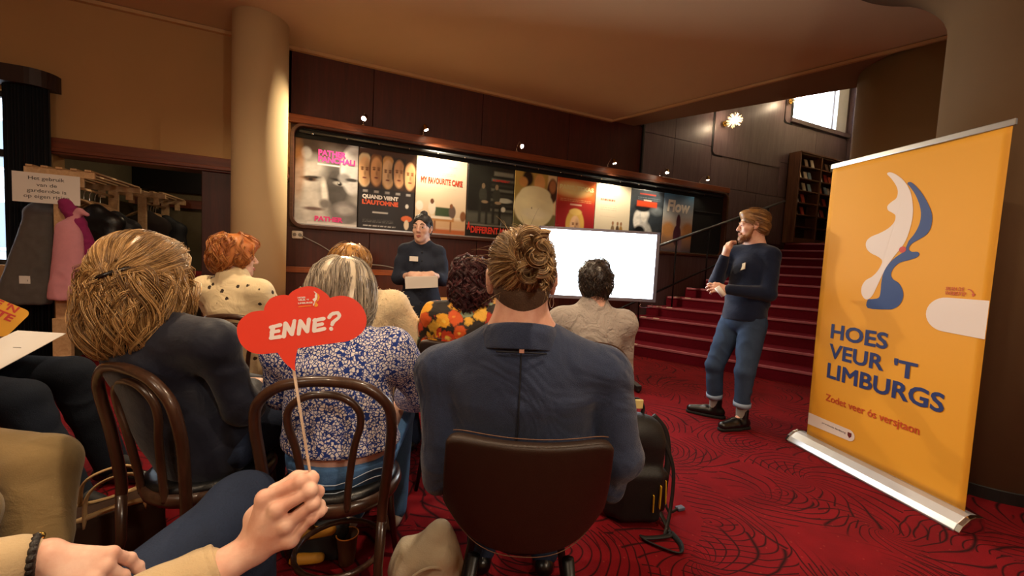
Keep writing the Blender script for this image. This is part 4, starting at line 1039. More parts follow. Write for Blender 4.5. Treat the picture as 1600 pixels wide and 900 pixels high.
ban_text('VEUR', (.122, .70, .49, .803), '#24356e', .0026); ban_text("'T", (.545, .695, .672, .80), '#24356e', .0026)
ban_text('LIMBURGS', (.122, .555, .818, .665), '#24356e', .0026)
ban_text('Zodet veer ós versjtaon', (.13, .375, .715, .44), '#c04a20', .0012)
ban_text('SKAN DE', (.762, 1.232, .845, 1.252), '#c04a20', .001, shear=.15); ban_text('WEBSITE!', (.762, 1.207, .855, 1.227), '#c04a20', .001, shear=.15)
ban_text('provincie limburg', (.12, .212, .298, .228), '#5a4a50', 0)
ar = [(.862, 1.245), (.874, 1.243), (.884, 1.232), (.888, 1.218)]
on_banner('arrow', [(x, y) for x, y in ar] + [(x - .004, y - .003) for x, y in ar[::-1]], '#c04a20', .0016, False)
on_banner('arrow', [(.878, 1.22), (.896, 1.222), (.885, 1.205)], '#c04a20', .0016, False)

# ---------------------------------------------------------------- coat racks
M_pine = wood('pine', '#b0875c', '#d8b488', .55, 1, 'Y')
def coat_rack(label, x0, x1, y0, y1, h, m, group='wooden coat racks'):
    t = thing('coat_rack', label, 'coat rack', ((x0 + x1) / 2, (y0 + y1) / 2, 0), 0, group)
    xc = (x0 + x1) / 2; w = x1 - x0
    for y in (y0, y1):
        MB().box((x0, y - .015, h - .06), (x1, y + .015, h)).obj('end_board', m, t, bevel=.003)
        for xx in (xc - .13, xc + .10): MB().box((xx, y - .01, h - .14), (xx + .055, y + .01, h - .06)).obj('bracket', m, t, bevel=.002)
        MB().box((xc - .04, y - .03, .35), (xc + .04, y + .01, h - .06)).obj('post', m, t, bevel=.004)
        MB().box((xc - .062, y - .035, .16), (xc + .062, y + .02, .56)).obj('post_block', m, t, bevel=.004)
        MB().prism([(xc - .16, 0), (xc + .16, 0), (xc + .16, .03), (xc + .06, .22), (xc - .06, .22), (xc - .16, .03)], MXZ(y - .045), .03).obj('foot', m, t, bevel=.004)
    for k in range(5):
        x = x0 + .04 + (w - .08) * k / 4
        MB().box((x - .022, y0 - .03, h), (x + .022, y1 + .03, h + .018)).obj('slat', m, t, bevel=.003)
    MB().tube([(xc, y0, h - .12), (xc, y1, h - .12)], .013, 10).obj('hanging_rail', m, t, True)
    MB().box((xc - .02, y0, .3), (xc + .02, y1, .36)).obj('lower_rail', m, t, bevel=.003)
    return t
coat_rack('pale pine coat rack at the left with a paper notice on its end', -2.50, -2.04, 4.93, 5.86, 1.885, M_pine)
coat_rack('second pine coat rack deeper in the niche behind the first one', -2.38, -1.94, 6.25, 6.95, 1.885, M_pine)
nt = thing('paper_notice', 'white paper notice about cloakroom use fixed to the end of the coat rack', 'notice', (-2.33, 4.885, 1.7))
MB().box((-2.55, 4.872, 1.575), (-2.12, 4.876, 1.83)).obj('sheet', M_white, nt)
MN = MWALL(-2.55, 1.575, 4.8715)
for s, f in (('Het gebruik', (.10, .185, .33, .225)), ('van de', (.15, .14, .28, .17)), ('garderobe is', (.09, .08, .34, .12)), ('op eigen risico', (.07, .03, .36, .07))):
    lettering(s, .1, MN, mat('ink_333333', '#333333', .6, var=0), nt, .0004, fit=f)
# hangers
M_hang = wood('hanger_beech', '#a07c54', '#cca478', .5, 1, 'X')
def hanger(y, label, xc=-2.33, h=1.755, m=M_hang, empty=True):
    t = thing('coat_hanger', label, 'hanger', (xc, y, h - .05), 0, 'wooden hangers on the racks')
    MB().tube(catmull([(xc + .0, y, h - .10), (xc, y, h - .03), (xc + .012, y, h + .012), (xc, y, h + .024), (xc - .014, y, h + .012)], 5), .0035, 6).obj('hook', M_chrome, t, True)
    pts = [(xc - .21, y, h - .22), (xc - .1, y, h - .13), (xc, y, h - .09), (xc + .1, y, h - .13), (xc + .21, y, h - .22)]
    MB().tube(catmull(pts, 5), .012, 8, flat=1.6).obj('arms', m, t, True)
for i, y in enumerate((5.32, 5.42, 5.52, 5.62, 5.72)):
    hanger(y, ('first', 'second', 'third', 'fourth', 'fifth')[i] + ' wooden hanger on the pine coat rack, counted from its front end')
for i, y in enumerate((6.35, 6.43, 6.51, 6.59, 6.67, 6.75)):
    hanger(y, ('first', 'second', 'third', 'fourth', 'fifth', 'sixth')[i] + ' pale hanger on the rear coat rack in the niche', -2.20, 1.755)
# hanging clothes
def garment(label, cat, name, x, y, z, w, L, m, seed, depth=.1, cone=1.25, tilt=0.0, bottom=None):
    s = SDF(); zb = z - L
    s.rc((x - w * .36, y, z - .10), (x, y, z), depth * .55, depth * .5, .05, flat=(0, 1, 0), fs=1.2)
    s.rc((x + w * .36, y, z - .10), (x, y, z), depth * .55, depth * .5, .05, flat=(0, 1, 0), fs=1.2)
    for k in np.linspace(-1, 1, 4): s.rc((x + k * w * .3, y, z - .1), (x + k * w * .3 * cone + tilt, y, zb), depth * .6, depth * .75, .06)
    s.plane((x, y, zb + .02), (0, 0, -1), .02)
    o = s.obj(name, m, None, .014, folds(.012, 26, seed, (0, 0, 0)))
    return tag(o, label, cat)
M_greyc = mat('grey_wool', '#5c5754', .95, var=.2, vscale=20, bump=.4, bscale=250)
M_blackc = mat('black_cloth', '#17171b', .7, var=.2, vscale=20, bump=.2, bscale=200)
M_leatherj = mat('black_leather_jacket', '#141416', .35, var=.2, bump=.3, bscale=60)
M_pink = mat('pink_wool', '#d2909c', .9, var=.1, vscale=20, bump=.3, bscale=300)
M_purple = mat('magenta_scarf', '#8a1c5a', .85, var=.3, vscale=20, bump=.3, bscale=200)
garment('grey wool coat hanging at the front left of the pine coat rack', 'coat', 'hanging_coat', -2.45, 5.06, 1.60, .22, .95, M_greyc, 1, .085, 1.9, -.15)
MB().box((-2.58, 4.985, .86), (-2.51, 4.99, .93)).obj('care_label', M_white, bpy.data.objects['hanging_coat'])
garment('black leather jacket hanging behind the pink garment on the coat rack', 'coat', 'hanging_jacket', -2.17, 5.25, 1.56, .40, .80, M_leatherj, 4, .12, 1.1, .02)
garment('black coat hanging in the middle of the pine coat rack', 'coat', 'hanging_coat', -2.13, 5.50, 1.52, .40, 1.0, M_blackc, 5, .12, 1.2, .03)
garment('dark brown coat hanging on the rear coat rack in the niche', 'coat', 'hanging_coat', -2.15, 6.35, 1.60, .42, 1.0, mat('dark_brown_cloth', '#241813', .9), 6, .13)
garment('black jacket hanging farthest in on the rear coat rack', 'coat', 'hanging_jacket', -2.05, 6.62, 1.58, .42, .9, M_blackc, 7, .12, 1.2, .05)
s = SDF(); s.rc((-2.19, 4.83, 1.36), (-2.225, 4.82, .76), .075, .095, .05, flat=(0, 1, 0), fs=1.6); s.rc((-2.16, 4.83, 1.30), (-2.16, 4.82, .76), .07, .085, .05, flat=(0, 1, 0), fs=1.6); s.plane((-2.2, 4.85, .735), (0, 0, -1), .015)
s.rc((-2.20, 4.84, 1.36), (-2.12, 4.86, 1.53), .05, .03, .03, flat=(0, 1, 0), fs=1.4); s.rc((-2.12, 4.86, 1.53), (-2.06, 4.84, 1.5), .026, .02, .02)
tag(s.obj('pink_scarf', M_pink, None, .012, folds(.008, 30, 3)), 'pink woollen garment hanging down over the front post of the coat rack', 'scarf')
s = SDF(); s.rc((-2.22, 4.89, 1.58), (-2.14, 4.88, 1.42), .055, .06, .03); s.rc((-2.14, 4.88, 1.42), (-2.08, 4.88, 1.12), .05, .055, .03, flat=(0, 1, 0), fs=1.3); s.rc((-2.10, 4.88, 1.35), (-2.05, 4.9, 1.18), .04, .045, .03)
tag(s.obj('magenta_scarf', M_purple, None, .012, folds(.010, 40, 9)), 'magenta and purple scarf bundled behind the pink garment on the coat rack', 'scarf')
# dim things at the back of the niche
lf_ = thing('ceiling_light', 'small round ceiling light inside the cloakroom niche', 'ceiling light', (NICHE_FILL[0], NICHE_FILL[1], 2.42)); MB().lathe([(.09, -.03), (.10, 0)], 20, (NICHE_FILL[0], NICHE_FILL[1], 2.42)).obj('diffuser', emis('niche_glow', (1, .85, .6), 4), lf_)  # fitting made up to carry the added niche fill
s = SDF(); s.box((-1.72, 6.55, .72), (.16, .10, .2), .06); s.rc((-1.8, 6.5, .9), (-1.62, 6.5, .9), .05, .05, .03)
tag(s.obj('red_bag', mat('red_nylon', '#8a1218', .7, var=.2), None, .02, folds(.008, 20, 2)), 'dark red bag standing on the low bench at the back of the niche', 'bag')
bn_ = thing('low_bench', 'low dark wooden bench at the back of the niche', 'bench', (-1.6, 6.55, 0))
MB().box((-2.0, 6.35, .46), (-1.0, 6.75, .51)).obj('seat', M_dark, bn_, bevel=.005)
for x in (-1.95, -1.05):
    for y in (6.4, 6.7): MB().box((x - .025, y - .025, 0), (x + .025, y + .025, .46)).obj('leg', M_dark, bn_)

# ---------------------------------------------------------------- speech-bubble sign on a stick
SGd = Vector((.17, -.075, .016)).normalized()        # sign x axis
SG0 = Vector((-.050, .668, 1.158))
sgn = Vector((-.38, -.9, .02)).normalized(); sgn = (sgn - SGd * sgn.dot(SGd)).normalized()
MSG = frame(SG0, SGd, sgn)
# ---------------------------------------------------------------- people
def v3(*a): return np.array(a, float)
def Rz(a): c, s = math.cos(a), math.sin(a); return np.array([[c, -s, 0], [s, c, 0], [0, 0, 1.]])
def Rx(a): c, s = math.cos(a), math.sin(a); return np.array([[1., 0, 0], [0, c, -s], [0, s, c]])
def Ry(a): c, s = math.cos(a), math.sin(a); return np.array([[c, 0, s], [0, 1., 0], [-s, 0, c]])
def unit(v): v = np.asarray(v, float); return v / (np.linalg.norm(v) + 1e-9)
def headR(yaw, pitch=0.0, roll=0.0): return Rz(yaw) @ Rx(pitch) @ Ry(roll)      # local y = where the face looks
def skin_mat(name, col, red):
    if name in MATS: return MATS[name]
    t = NT(name); v = t.coord('Object'); f = t.noise(v, 22.0, 4); g = t.noise(v, 140.0, 2)
    t.P(Base_Color=t.mix(t.ramp(f, [(.35, 0.), (.68, 1.)]), srgb(col), srgb(red)), Roughness=.48, Specular_IOR_Level=.4, Subsurface_Weight=.05, Subsurface_Scale=.01)
    t.b.inputs['Subsurface Radius'].default_value = (1, .35, .2)
    t.bump(g, .18, .002); MATS[name] = t.mat; return t.mat
SK = skin_mat('skin_light', '#e6c2ae', '#d8a690'); SK2 = skin_mat('skin_ruddy', '#dcb09a', '#cc9680')
def hair_mat(name, c0, c1, c2, rough=.38):
    if name in MATS: return MATS[name]
    t = NT(name); g = t.n('NewGeometry'); v = t.coord('Object')
    f = t.math('ADD', t.math('MULTIPLY', g.outputs['Random Per Island'], .65), t.math('MULTIPLY', t.noise(v, 16., 2), .4))
    nd = t.n('ValToRGB', None, Fac=f); r = nd.color_ramp; r.elements.new(.5)
    for e, (p, c) in zip(r.elements, ((.15, c0), (.5, c1), (.9, c2))): e.position = p; e.color = srgb(c) + (1,)
    t.P(Base_Color=nd.outputs[0], Roughness=rough, Specular_IOR_Level=.6); MATS[name] = t.mat; return t.mat

def head_prims(s, H, R, sc=1.0, fem=False, ears=True, eo=0.0):
    H = np.asarray(H, float)
    def p(x, y, z): return H + R @ (v3(x, y, z) * sc)
    def el(c, r, k=.015, op='u', q=None): s.el(p(*c), v3(*r) * sc, k, op, R if q is None else R @ q)
    el((0, -.012, .032), (.074, .094, .084), .02)
    el((0, -.045, -.01), (.064, .06, .065), .03)
    el((0, .034, -.03), (.058, .056, .082), .03)
    el((0, .045, -.082), (.044 if fem else .05, .045, .036), .03)                # jaw
    el((0, .078, -.102), (.02, .018, .017), .02)                                 # chin
    for x in (-1, 1):
        el((x * .042, .058, -.024), (.02, .022, .02), .02)                        # cheek
        el((x * .031, .078, .026), (.024, .014, .010), .014)                      # brow
        el((x * .032, .094, .006), (.017, .017, .012), .008, 's')                 # eye socket
        el((x * .032, .075, .007), (.0165, .0165, .0145), .004)                   # lids over the ball
        s.rc(p(x * .018, .089, .016), p(x * .045, .080, .013), .0035 * sc, .0025 * sc, .004)
        s.rc(p(x * .012, .097, -.032), p(x * .009, .103, -.030), .0075 * sc, .007 * sc, .006)
        s.rc(p(x * .020, .086, -.066), p(0, .098, -.062), .0045 * sc, .0062 * sc, .004)
        s.rc(p(x * .018, .086, -.067), p(0, .096, -.074), .0045 * sc, .0068 * sc, .004)
        if ears:
            q = Rz(x * -.35) @ Ry(x * .12)
            el((x * (.077 + eo), -.010 - eo, -.004), (.009, .020, .033), .006 + eo * .5, 'u', q)
            el((x * (.083 + eo), -.004 - eo, .001), (.007, .011, .018), .004, 's', q)
            el((x * (.074 + eo), .000 - eo, -.032), (.008, .010, .010), .006)
            s.rc(p(x * (.081 + eo), -.022 - eo, .018), p(x * (.083 + eo), -.024 - eo, -.012), .0045 * sc, .004 * sc, .004)
    s.rc(p(0, .090, .014), p(0, .113, -.026), .0075 * sc, .0115 * sc, .010)       # nose
    return p
def face_parts(H, R, parent, sc, iris, browm, lipm):
    H = np.asarray(H, float)
    def p(x, y, z): return Vector(H + R @ (v3(x, y, z) * sc))
    F = Matrix(R.tolist()).to_4x4()
    for x in (-1, 1):
        m = MB(); m.sphere(p(x * .032, .0755, .0065), .0150 * sc, 16, 12)
        o = m.obj('eye', mat('eye_white', '#d8d2cc', .15, var=0), parent, True)
        d = Vector(R @ unit((x * .05, 1, -.05))); c = p(x * .032, .0755, .0065) + d * .0135 * sc
        MB().lathe([(.0064 * sc, 0), (.0060 * sc, .0016 * sc), (.003 * sc, .0022 * sc)], 14, (0, 0, 0), frame(c, d.orthogonal(), d)).obj('iris', mat('iris_' + iris[1:], iris, .1, var=0), o)
        pts = [p(x * .014, .0945, .030), p(x * .030, .0945, .036), p(x * .047, .083, .031)]
        MB().tube(catmull(pts, 4), [.0035 * sc] * 5 + [.003 * sc] * 3 + [.0015 * sc], 6, flat=.6).obj('eyebrow', browm, parent, True)
    up = [p(-.021, .0885, -.0665), p(-.010, .1005, -.0635), p(0, .1030, -.0650), p(.010, .1005, -.0635), p(.021, .0885, -.0665)]
    lo = [p(-.020, .0885, -.0675), p(-.010, .0995, -.0735), p(0, .1020, -.0755), p(.010, .0995, -.0735), p(.020, .0885, -.0675)]
    m = MB(); r = [.0015, .003, .0042, .0046, .0046, .0045, .0045, .0045, .0045, .0045, .0046, .0046, .0042, .003, .0025, .002, .0015]
    m.tube(catmull(up, 4), [a * sc * .85 for a in r], 6); m.tube(catmull(lo, 4), [a * sc for a in r], 6)
    m.obj('lips', lipm, parent, True)
def generic_hand(s, W, d, dorsal, thumb, sc=1.0, curl=.5, spread=.16):
    """W wrist, d along the hand, dorsal = back-of-hand normal, thumb = towards the thumb side"""
    W = np.asarray(W, float); d = unit(d); dorsal = unit(np.asarray(dorsal, float) - d * np.dot(dorsal, d)); x = np.cross(d, dorsal)
    if np.dot(x, thumb) < 0: x = -x
    def p(a, b, c): return W + sc * (x * a + d * b + dorsal * c)
    roots = [(.031, .088), (.010, .093), (-.011, .089), (-.030, .080)]
    for a, b in roots: s.rc(p(a * .55, .0, -.002), p(a, b, 0), .0165 * sc, .0112 * sc, .016)
    L = [(.042, .025, .019), (.046, .029, .020), (.042, .027, .019), (.033, .020, .017)]
    for i, ((a, b), ls) in enumerate(zip(roots, L)):
        q = p(a, b, 0); ang = 0; rr = [.0098, .0088, .0078, .0066]
        for j, l in enumerate(ls):
            ang += curl * (.75, 1.0, .7)[j] * (1 + .08 * i)
            dd = (d * math.cos(ang) - dorsal * math.sin(ang)) + x * (a / .031) * spread * (1 if j == 0 else .3)
            q2 = q + unit(dd) * l * sc; s.rc(q, q2, rr[j] * sc, rr[j + 1] * sc, .005); q = q2
    t0 = p(.018, .022, -.006); t1 = p(.045, .055, -.016); t2 = p(.052, .082, -.022 - .012 * curl); t3 = p(.046, .103, -.03 - .02 * curl)
    s.rc(t0, t1, .017 * sc, .0125 * sc, .014); s.rc(t1, t2, .0115 * sc, .0105 * sc, .006); s.rc(t2, t3, .0105 * sc, .008 * sc, .005)
def finger_chain(s, pts, r0=.0098, r1=.0068, k=.0055):
    n = len(pts); rs = np.linspace(r0, r1, n)
    for i in range(n - 1): s.rc(pts[i], pts[i + 1], rs[i], rs[i + 1], k)
    for i in range(1, n - 1): s.el(pts[i], rs[i] * 1.06, .004)

def seated(loc, yaw, head, hc=1.0, arms=None, lean=0.0, side=0.0, sw=.185, legs=None):
    """joint dictionary of a seated figure; loc seat centre on the floor, head = world position of head centre"""
    R = Rz(yaw); L = np.asarray(loc, float)
    def w(x, y, z): return L + R @ v3(x, y, z)
    head = np.asarray(head, float); hl = R.T @ (head - L)
    nk = v3(hl[0] * .85, hl[1] - .035, hl[2] - .125)
    pel = v3(0, -.02, .575)
    ch = pel + (nk - pel) * .66 + v3(0, -.015, 0)
    sh = nk + v3(0, -.005, -.075)
    J = dict(R=R, w=w, pel=w(*pel), wst=w(*(pel + (ch - pel) * .45 + v3(0, -.015, 0))), ch=w(*ch), nk=w(*nk), head=head,
             sr=w(*(sh + v3(sw, 0, 0))), sl=w(*(sh + v3(-sw, 0, 0))))
    a = dict(er=(.235, .03, sh[2] - .27), wr=(.13, .235, .66), el=(-.235, .03, sh[2] - .27), wl=(-.13, .235, .66), hdr=(-.05, 1, -.2), hdl=(.05, 1, -.2))
    a.update(arms or {})
    for k in ('er', 'wr', 'el', 'wl', 'sr', 'sl'):
        if k in a: J[k] = a[k] if isinstance(a[k], np.ndarray) else w(*a[k])
    J['hdr'] = R @ unit(a['hdr']); J['hdl'] = R @ unit(a['hdl'])
    g = dict(hr=(.095, .0, .565), hl=(-.095, .0, .565), kr=(.13, .42, .535), kl=(-.13, .42, .535), ar=(.13, .40, .10), al=(-.13, .40, .10), tr=(.14, .56, .045), tl=(-.14, .56, .045))
    g.update(legs or {})
    for k in g: J[k] = w(*g[k])
    return J
def body(parent, J, Rh, skin, sc=1.0, fem=False, hands=True, h=.0075, ears=True, neck_r=.052, curl=.5, extra=None, eo=0.0):
    s = SDF(); p = head_prims(s, J['head'], Rh, sc, fem, ears, eo)
    s.rc(p(0, -.035, -.06), J['nk'], .050 * (.92 if fem else 1.06), neck_r * (.95 if fem else 1.08), .03)
    s.rc(J['nk'], J['ch'], .055, .09, .05); s.rc(J['ch'], J['wst'], .10, .09, .05); s.rc(J['wst'], J['pel'], .09, .10, .05)
    for q in 'rl':
        s.rc(J['nk'], J['s' + q], .045, .04, .04); s.chain([J['s' + q], J['e' + q], J['w' + q]], [.038, .032, .0235], .02)
        s.chain([J['h' + q], J['k' + q], J['a' + q]], [.062, .045, .033], .03); s.rc(J['pel'], J['h' + q], .08, .065, .04)
        s.rc(J['a' + q], J['a' + q] * .3 + J['t' + q] * .7, .024, .016, .02)
        if hands:
            d = J['hd' + q]; R = J['R']
            dor = J.get('do' + q); dor = v3(0, 0, 1) if dor is None else dor
            th = J.get('th' + q); th = (R @ v3(-1 if q == 'r' else 1, 0, 0)) if th is None else th
            generic_hand(s, J['w' + q], d, dor, th, .95 if fem else 1.05, J.get('cu' + q, curl))
    if extra: extra(s, p)
    return s.obj('body', skin, parent, h), p
def top_sdf(J, w=1.0, fem=False, sleeve=(.062, .052, .044), hem=True, loose=0.0, shoulders=.066, neck=.068, dep=1.42, belly=0.0, long=0.0):
    s = SDF(); fw = J['R'] @ v3(0, 1, 0); dn = unit(J['pel'] - J['ch'])
    s.rc(J['ch'], J['wst'], .170 * w, .160 * w + belly, .06, flat=fw, fs=dep); s.rc(J['wst'], J['pel'] + dn * long, .160 * w + belly, .180 * w + loose, .06, flat=fw, fs=dep * .94)
    s.rc(J['sr'], J['sl'], shoulders, shoulders, .05); s.rc(J['nk'] - v3(0, 0, .02), J['ch'], neck, .13, .06, flat=fw, fs=1.25)
    for q in 'rl':
        s.rc(J['nk'] - v3(0, 0, .035), J['s' + q], .052, .058, .05)
        s.rc(J['s' + q], J['e' + q], sleeve[0], sleeve[1], .022)
        e = J['e' + q]; wv = J['w' + q]; s.rc(e, wv - (wv - e) * .06, sleeve[1], sleeve[2], .02)
        s.rc(J['s' + q], J['ch'], .058, .10, .05)
    return s
def trousers_sdf(J, r=(.098, .076, .06), wst=.155, dep=1.3):
    s = SDF(); fw = J['R'] @ v3(0, 1, 0)
    s.rc(J['pel'] + v3(0, 0, .06), J['pel'] - v3(0, 0, .01), wst, wst + .015, .05, flat=fw, fs=dep)
    for q in 'rl':
        a = J['a' + q] - (J['k' + q] - J['a' + q]) * .04
        s.chain([J['h' + q], J['k' + q], a], list(r), .02)
    return s
def shoes(parent, J, m, name='shoe', sole=None, r=(.046, .036)):
    for q in 'rl':
        a, t_ = J['a' + q], J['t' + q]; s = SDF(); d = unit((t_ - a) * v3(1, 1, 0)); g = v3(a[0], a[1], 0)
        s.rc(g - d * .045 + v3(0, 0, .046), g + d * .05 + v3(0, 0, .046), .040, .042, .02); s.rc(g + d * .05 + v3(0, 0, .042), g + d * .165 + v3(0, 0, .034), .044, .033, .02)
        s.rc(g + v3(0, 0, .05), a + v3(0, 0, .02), .043, .045, .02); s.plane((g[0], g[1], .004), (0, 0, -1))
        s.obj(name, m, parent, .007)
def human(label, loc, group=None):
    return thing('person', label, 'person', loc, 0, group)
def denim(name, c1, c2):
    if name in MATS: return MATS[name]
    t = NT(name); v = t.coord('Object'); f = t.noise(v, 5., 4); g = t.noise(v, 260., 2)
    t.P(Base_Color=t.mix(t.math('MULTIPLY_ADD', g, .35, t.math('MULTIPLY', f, .7)), srgb(c1), srgb(c2)), Roughness=.85, Specular_IOR_Level=.2)
    t.bump(t.math('ADD', g, t.math('MULTIPLY', t.noise(v, 14., 3), 3.0)), .35, .004); MATS[name] = t.mat; return t.mat
def cloth(name, col, rough=.85, bump=.3, sc=320., var=.15, fold=.25):
    if name in MATS: return MATS[name]
    t = NT(name); v = t.coord('Object'); g = t.noise(v, sc, 2); f = t.noise(v, 7., 3)
    c = srgb(col); t.P(Base_Color=t.mix(f, tuple(a * (1 - var) for a in c), tuple(min(1, a * (1 + var)) for a in c)), Roughness=rough, Specular_IOR_Level=.25, Sheen_Weight=.15)
    t.bump(t.math('ADD', t.math('MULTIPLY', g, bump), t.math('MULTIPLY', t.noise(v, 11., 3, .5, 1.2), fold * 6)), .5, .004); MATS[name] = t.mat; return t.mat
JEANS = denim('blue_denim', '#2c4c7c', '#5e8cc0'); JEANS_D = denim('dark_denim', '#131826', '#2e3b56'); JEANS_B = denim('blackish_denim', '#0c1018', '#1a2230')
M_shoe = mat('black_shoe_leather', '#0c0c0e', .3, bump=.1)

def clumps(guides, n, rng, spread=.012, tip=.35, wob=.0, wf=30.):
    """n strands around every guide strand, gathered towards the tip: locks of hair"""
    G, S, _ = guides.shape; t = np.linspace(0, 1, S)
    T = np.gradient(guides, axis=1); T /= np.linalg.norm(T, axis=2, keepdims=True) + 1e-9
    A = np.cross(T, np.array([.31, .22, .93])); A /= np.linalg.norm(A, axis=2, keepdims=True) + 1e-9; B = np.cross(T, A)
    out = []
    for k in range(n):
        a = rng.uniform(0, 6.28, (G, 1, 1)); r = spread * np.sqrt(rng.random((G, 1, 1))); w_ = (1 - (1 - tip) * t)[None, :, None]
        ph = rng.uniform(0, 6.28, (G, 1, 1)); o = wob * np.sin(wf * t[None, :, None] + ph) * t[None, :, None]
        out.append(guides + A * (r * np.cos(a) * w_ + o) + B * (r * np.sin(a) * w_ + o * .6))
    return np.concatenate(out)
def hair_flow_down(center, back=(0, 0, 0)):
    c = np.asarray(center)
    def f(P, i): return np.tile(v3(0, 0, -1.0) + np.asarray(back), (len(P), 1))
    return f
# ================================================================ woman with long half-up hair, navy shirt (front left)
yaw = face(.70, .71)
P = human('seated woman at the left with long blonde half-up hair, navy shirt and jeans', (-.42, 1.74, 0))
J = seated((-.415, 1.74, 0), yaw, (-.585, 1.735, 1.160), arms=dict(sr=v3(-.365, 1.555, .955), er=v3(-.285, 1.60, .72), wr=v3(-.295, 1.74, .742), hdr=(-.7, .7, .1), el=(-.27, .08, .74), wl=(-.10, .30, .66)), sw=.185, legs=dict(kr=(-.01, .41, .535), ar=(.0, .42, .10), tr=(0, .58, .045), kl=(-.2, .40, .535), al=(-.2, .40, .10), tl=(-.2, .56, .045)))
Rh = headR(-.50, -.05, -.10)
body(P, J, Rh, SK, .98, True)
s = top_sdf(J, .98, True, (.064, .056, .046), loose=.01)
nk = J['nk']; s.rc(nk + v3(.03, .02, .0), nk + v3(-.04, -.02, .01), .062, .062, .02)
s.obj('shirt', cloth('navy_satin', '#141828', .55, .15, 200., .2, .35), P, .008, folds(.006, 22, 4))
trousers_sdf(J).obj('jeans', JEANS_D, P, .0085, folds(.004, 30, 6))
shoes(P, J, M_shoe)
# hair: crown mass swept back to a clip, loose waves below
H = J['head']; hp = lambda x, y, z: H + Rh @ v3(x, y, z)
hs = SDF(); hs.el(hp(0, -.02, .042), v3(.098, .115, .098), .03, R=Rh); hs.el(hp(0, -.075, .0), v3(.095, .07, .10), .04, R=Rh)
hs.el(hp(0, -.085, -.08), v3(.110, .068, .12), .05, R=Rh); hs.el(hp(-.03, -.09, -.16), v3(.085, .062, .09), .05, R=Rh); hs.el(hp(.055, -.07, -.14), v3(.06, .06, .11), .04, R=Rh)
hs.el(hp(.075, .005, -.05), v3(.035, .06, .10), .04, R=Rh); hs.el(hp(-.075, .0, -.05), v3(.035, .055, .10), .04, R=Rh); hs.el(hp(0, .06, .07), v3(.075, .05, .05), .03, R=Rh); hs.el(hp(-.075, -.06, -.16), v3(.05, .05, .09), .03, R=Rh)
hs.el(hp(0, .10, -.04), v3(.058, .06, .085), .02, 's', Rh)
HM = hair_mat('hair_blonde', '#583c22', '#a67e4a', '#f0c486', .33)
hb = hs.obj('hair', HM, P, .0075, folds(.006, 60, 3, Rh @ v3(0, 0, -.3)))
rng = np.random.default_rng(21)
clip = hp(.03, -.150, -.012)
sd = surf_seeds(hs, 190, hp(0, -.02, .03), .35, rng, lambda Q: ((Q - H) @ Rh)[:, 2] > .0)
def fl(Q, i):
    d = clip - Q; d = d / (np.linalg.norm(d, axis=1, keepdims=True) + 1e-6)
    return d + v3(0, 0, -.12)
pa = clumps(grow(hs, sd, fl, 15, .0165, .0015, .10, 20, rng, lift=.004), 15, rng, .010, .45)
sd2 = surf_seeds(hs, 130, hp(0, -.06, -.02), .35, rng, lambda Q: (((Q - H) @ Rh)[:, 2] < .03) & (((Q - H) @ Rh)[:, 2] > -.09) & (((Q - H) @ Rh)[:, 1] < .08))
pb = clumps(grow(hs, sd2, lambda Q, i: np.tile(v3(0, 0, -1.), (len(Q), 1)), 22, .0150, .004, .62, 24, rng, lift=.020, coh=(34, 21, 55)), 20, rng, .013, .28, .003, 16.)
o = link('hair_strands', strand_mesh('hair_strands', pa, .0009), HM, P, smooth=True); o2 = link('hair_strands', strand_mesh('hair_strands', pb, .0009), HM, P, smooth=True)
for q in (o, o2): q['kind'] = 'stuff'
m = MB(); c0 = hp(-.03, -.158, -.035); c1 = hp(.085, -.132, .016)
m.tube(catmull([c0, hp(.03, -.172, -.010), c1], 6), [.003] + [.0075] * 11 + [.004], 8, flat=.6); m.obj('hair_clip', mat('dark_clip', '#120c0e', .25), P, True)

# ================================================================ woman with short red hair, cream blouse
yaw = face(.45, .89)
P = human('seated woman with short red hair and cream blouse with dark motifs by the pillar', (-.47, 2.93, 0))
J = seated((-.47, 2.93, 0), yaw, (-.565, 2.90, 1.215), sw=.165)
Rh = headR(yaw - .75, -.05, 0)
body(P, J, Rh, SK, .98, True)
face_parts(J['head'], Rh, P, .98, '#4a5a60', mat('brow_red', '#7a4a2a', .7), mat('lips_pale', '#b86a60', .4))
t = NT('cream_motif'); v = t.coord('Object'); vo = t.n('TexVoronoi', None, Vector=v, Scale=15., Randomness=.9)
m_ = t.math('LESS_THAN', t.math('ADD', vo.outputs['Distance'], t.math('MULTIPLY', t.noise(v, 110., 2), .20)), .27)
t.P(Base_Color=t.mix(m_, srgb('#e8d4aa'), srgb('#3a2c20')), Roughness=.8); t.bump(t.noise(v, 9., 3, .5, 1.), .6, .02); M_cm = t.mat
s = top_sdf(J, 1.04, True, (.068, .06, .05)); s.rc(J['nk'] + v3(.02, 0, .01), J['nk'] + v3(-.02, 0, .01), .066, .066, .02); s.obj('blouse', M_cm, P, .010, folds(.006, 22, 8))
trousers_sdf(J).obj('trousers', JEANS_B, P, .012); shoes(P, J, M_shoe)
H = J['head']; hp = lambda x, y, z: H + Rh @ v3(x, y, z)
hs = SDF(); hs.el(hp(0, -.015, .045), v3(.100, .118, .092), .03, R=Rh); hs.el(hp(0, -.06, -.02), v3(.088, .075, .085), .03, R=Rh); hs.el(hp(0, .06, .085), v3(.07, .05, .04), .03, R=Rh); hs.el(hp(.07, .01, .0), v3(.03, .05, .05), .02, R=Rh); hs.el(hp(-.07, .01, .0), v3(.03, .05, .05), .02, R=Rh)
hs.el(hp(0, .11, -.03), v3(.06, .06, .085), .02, 's', Rh)
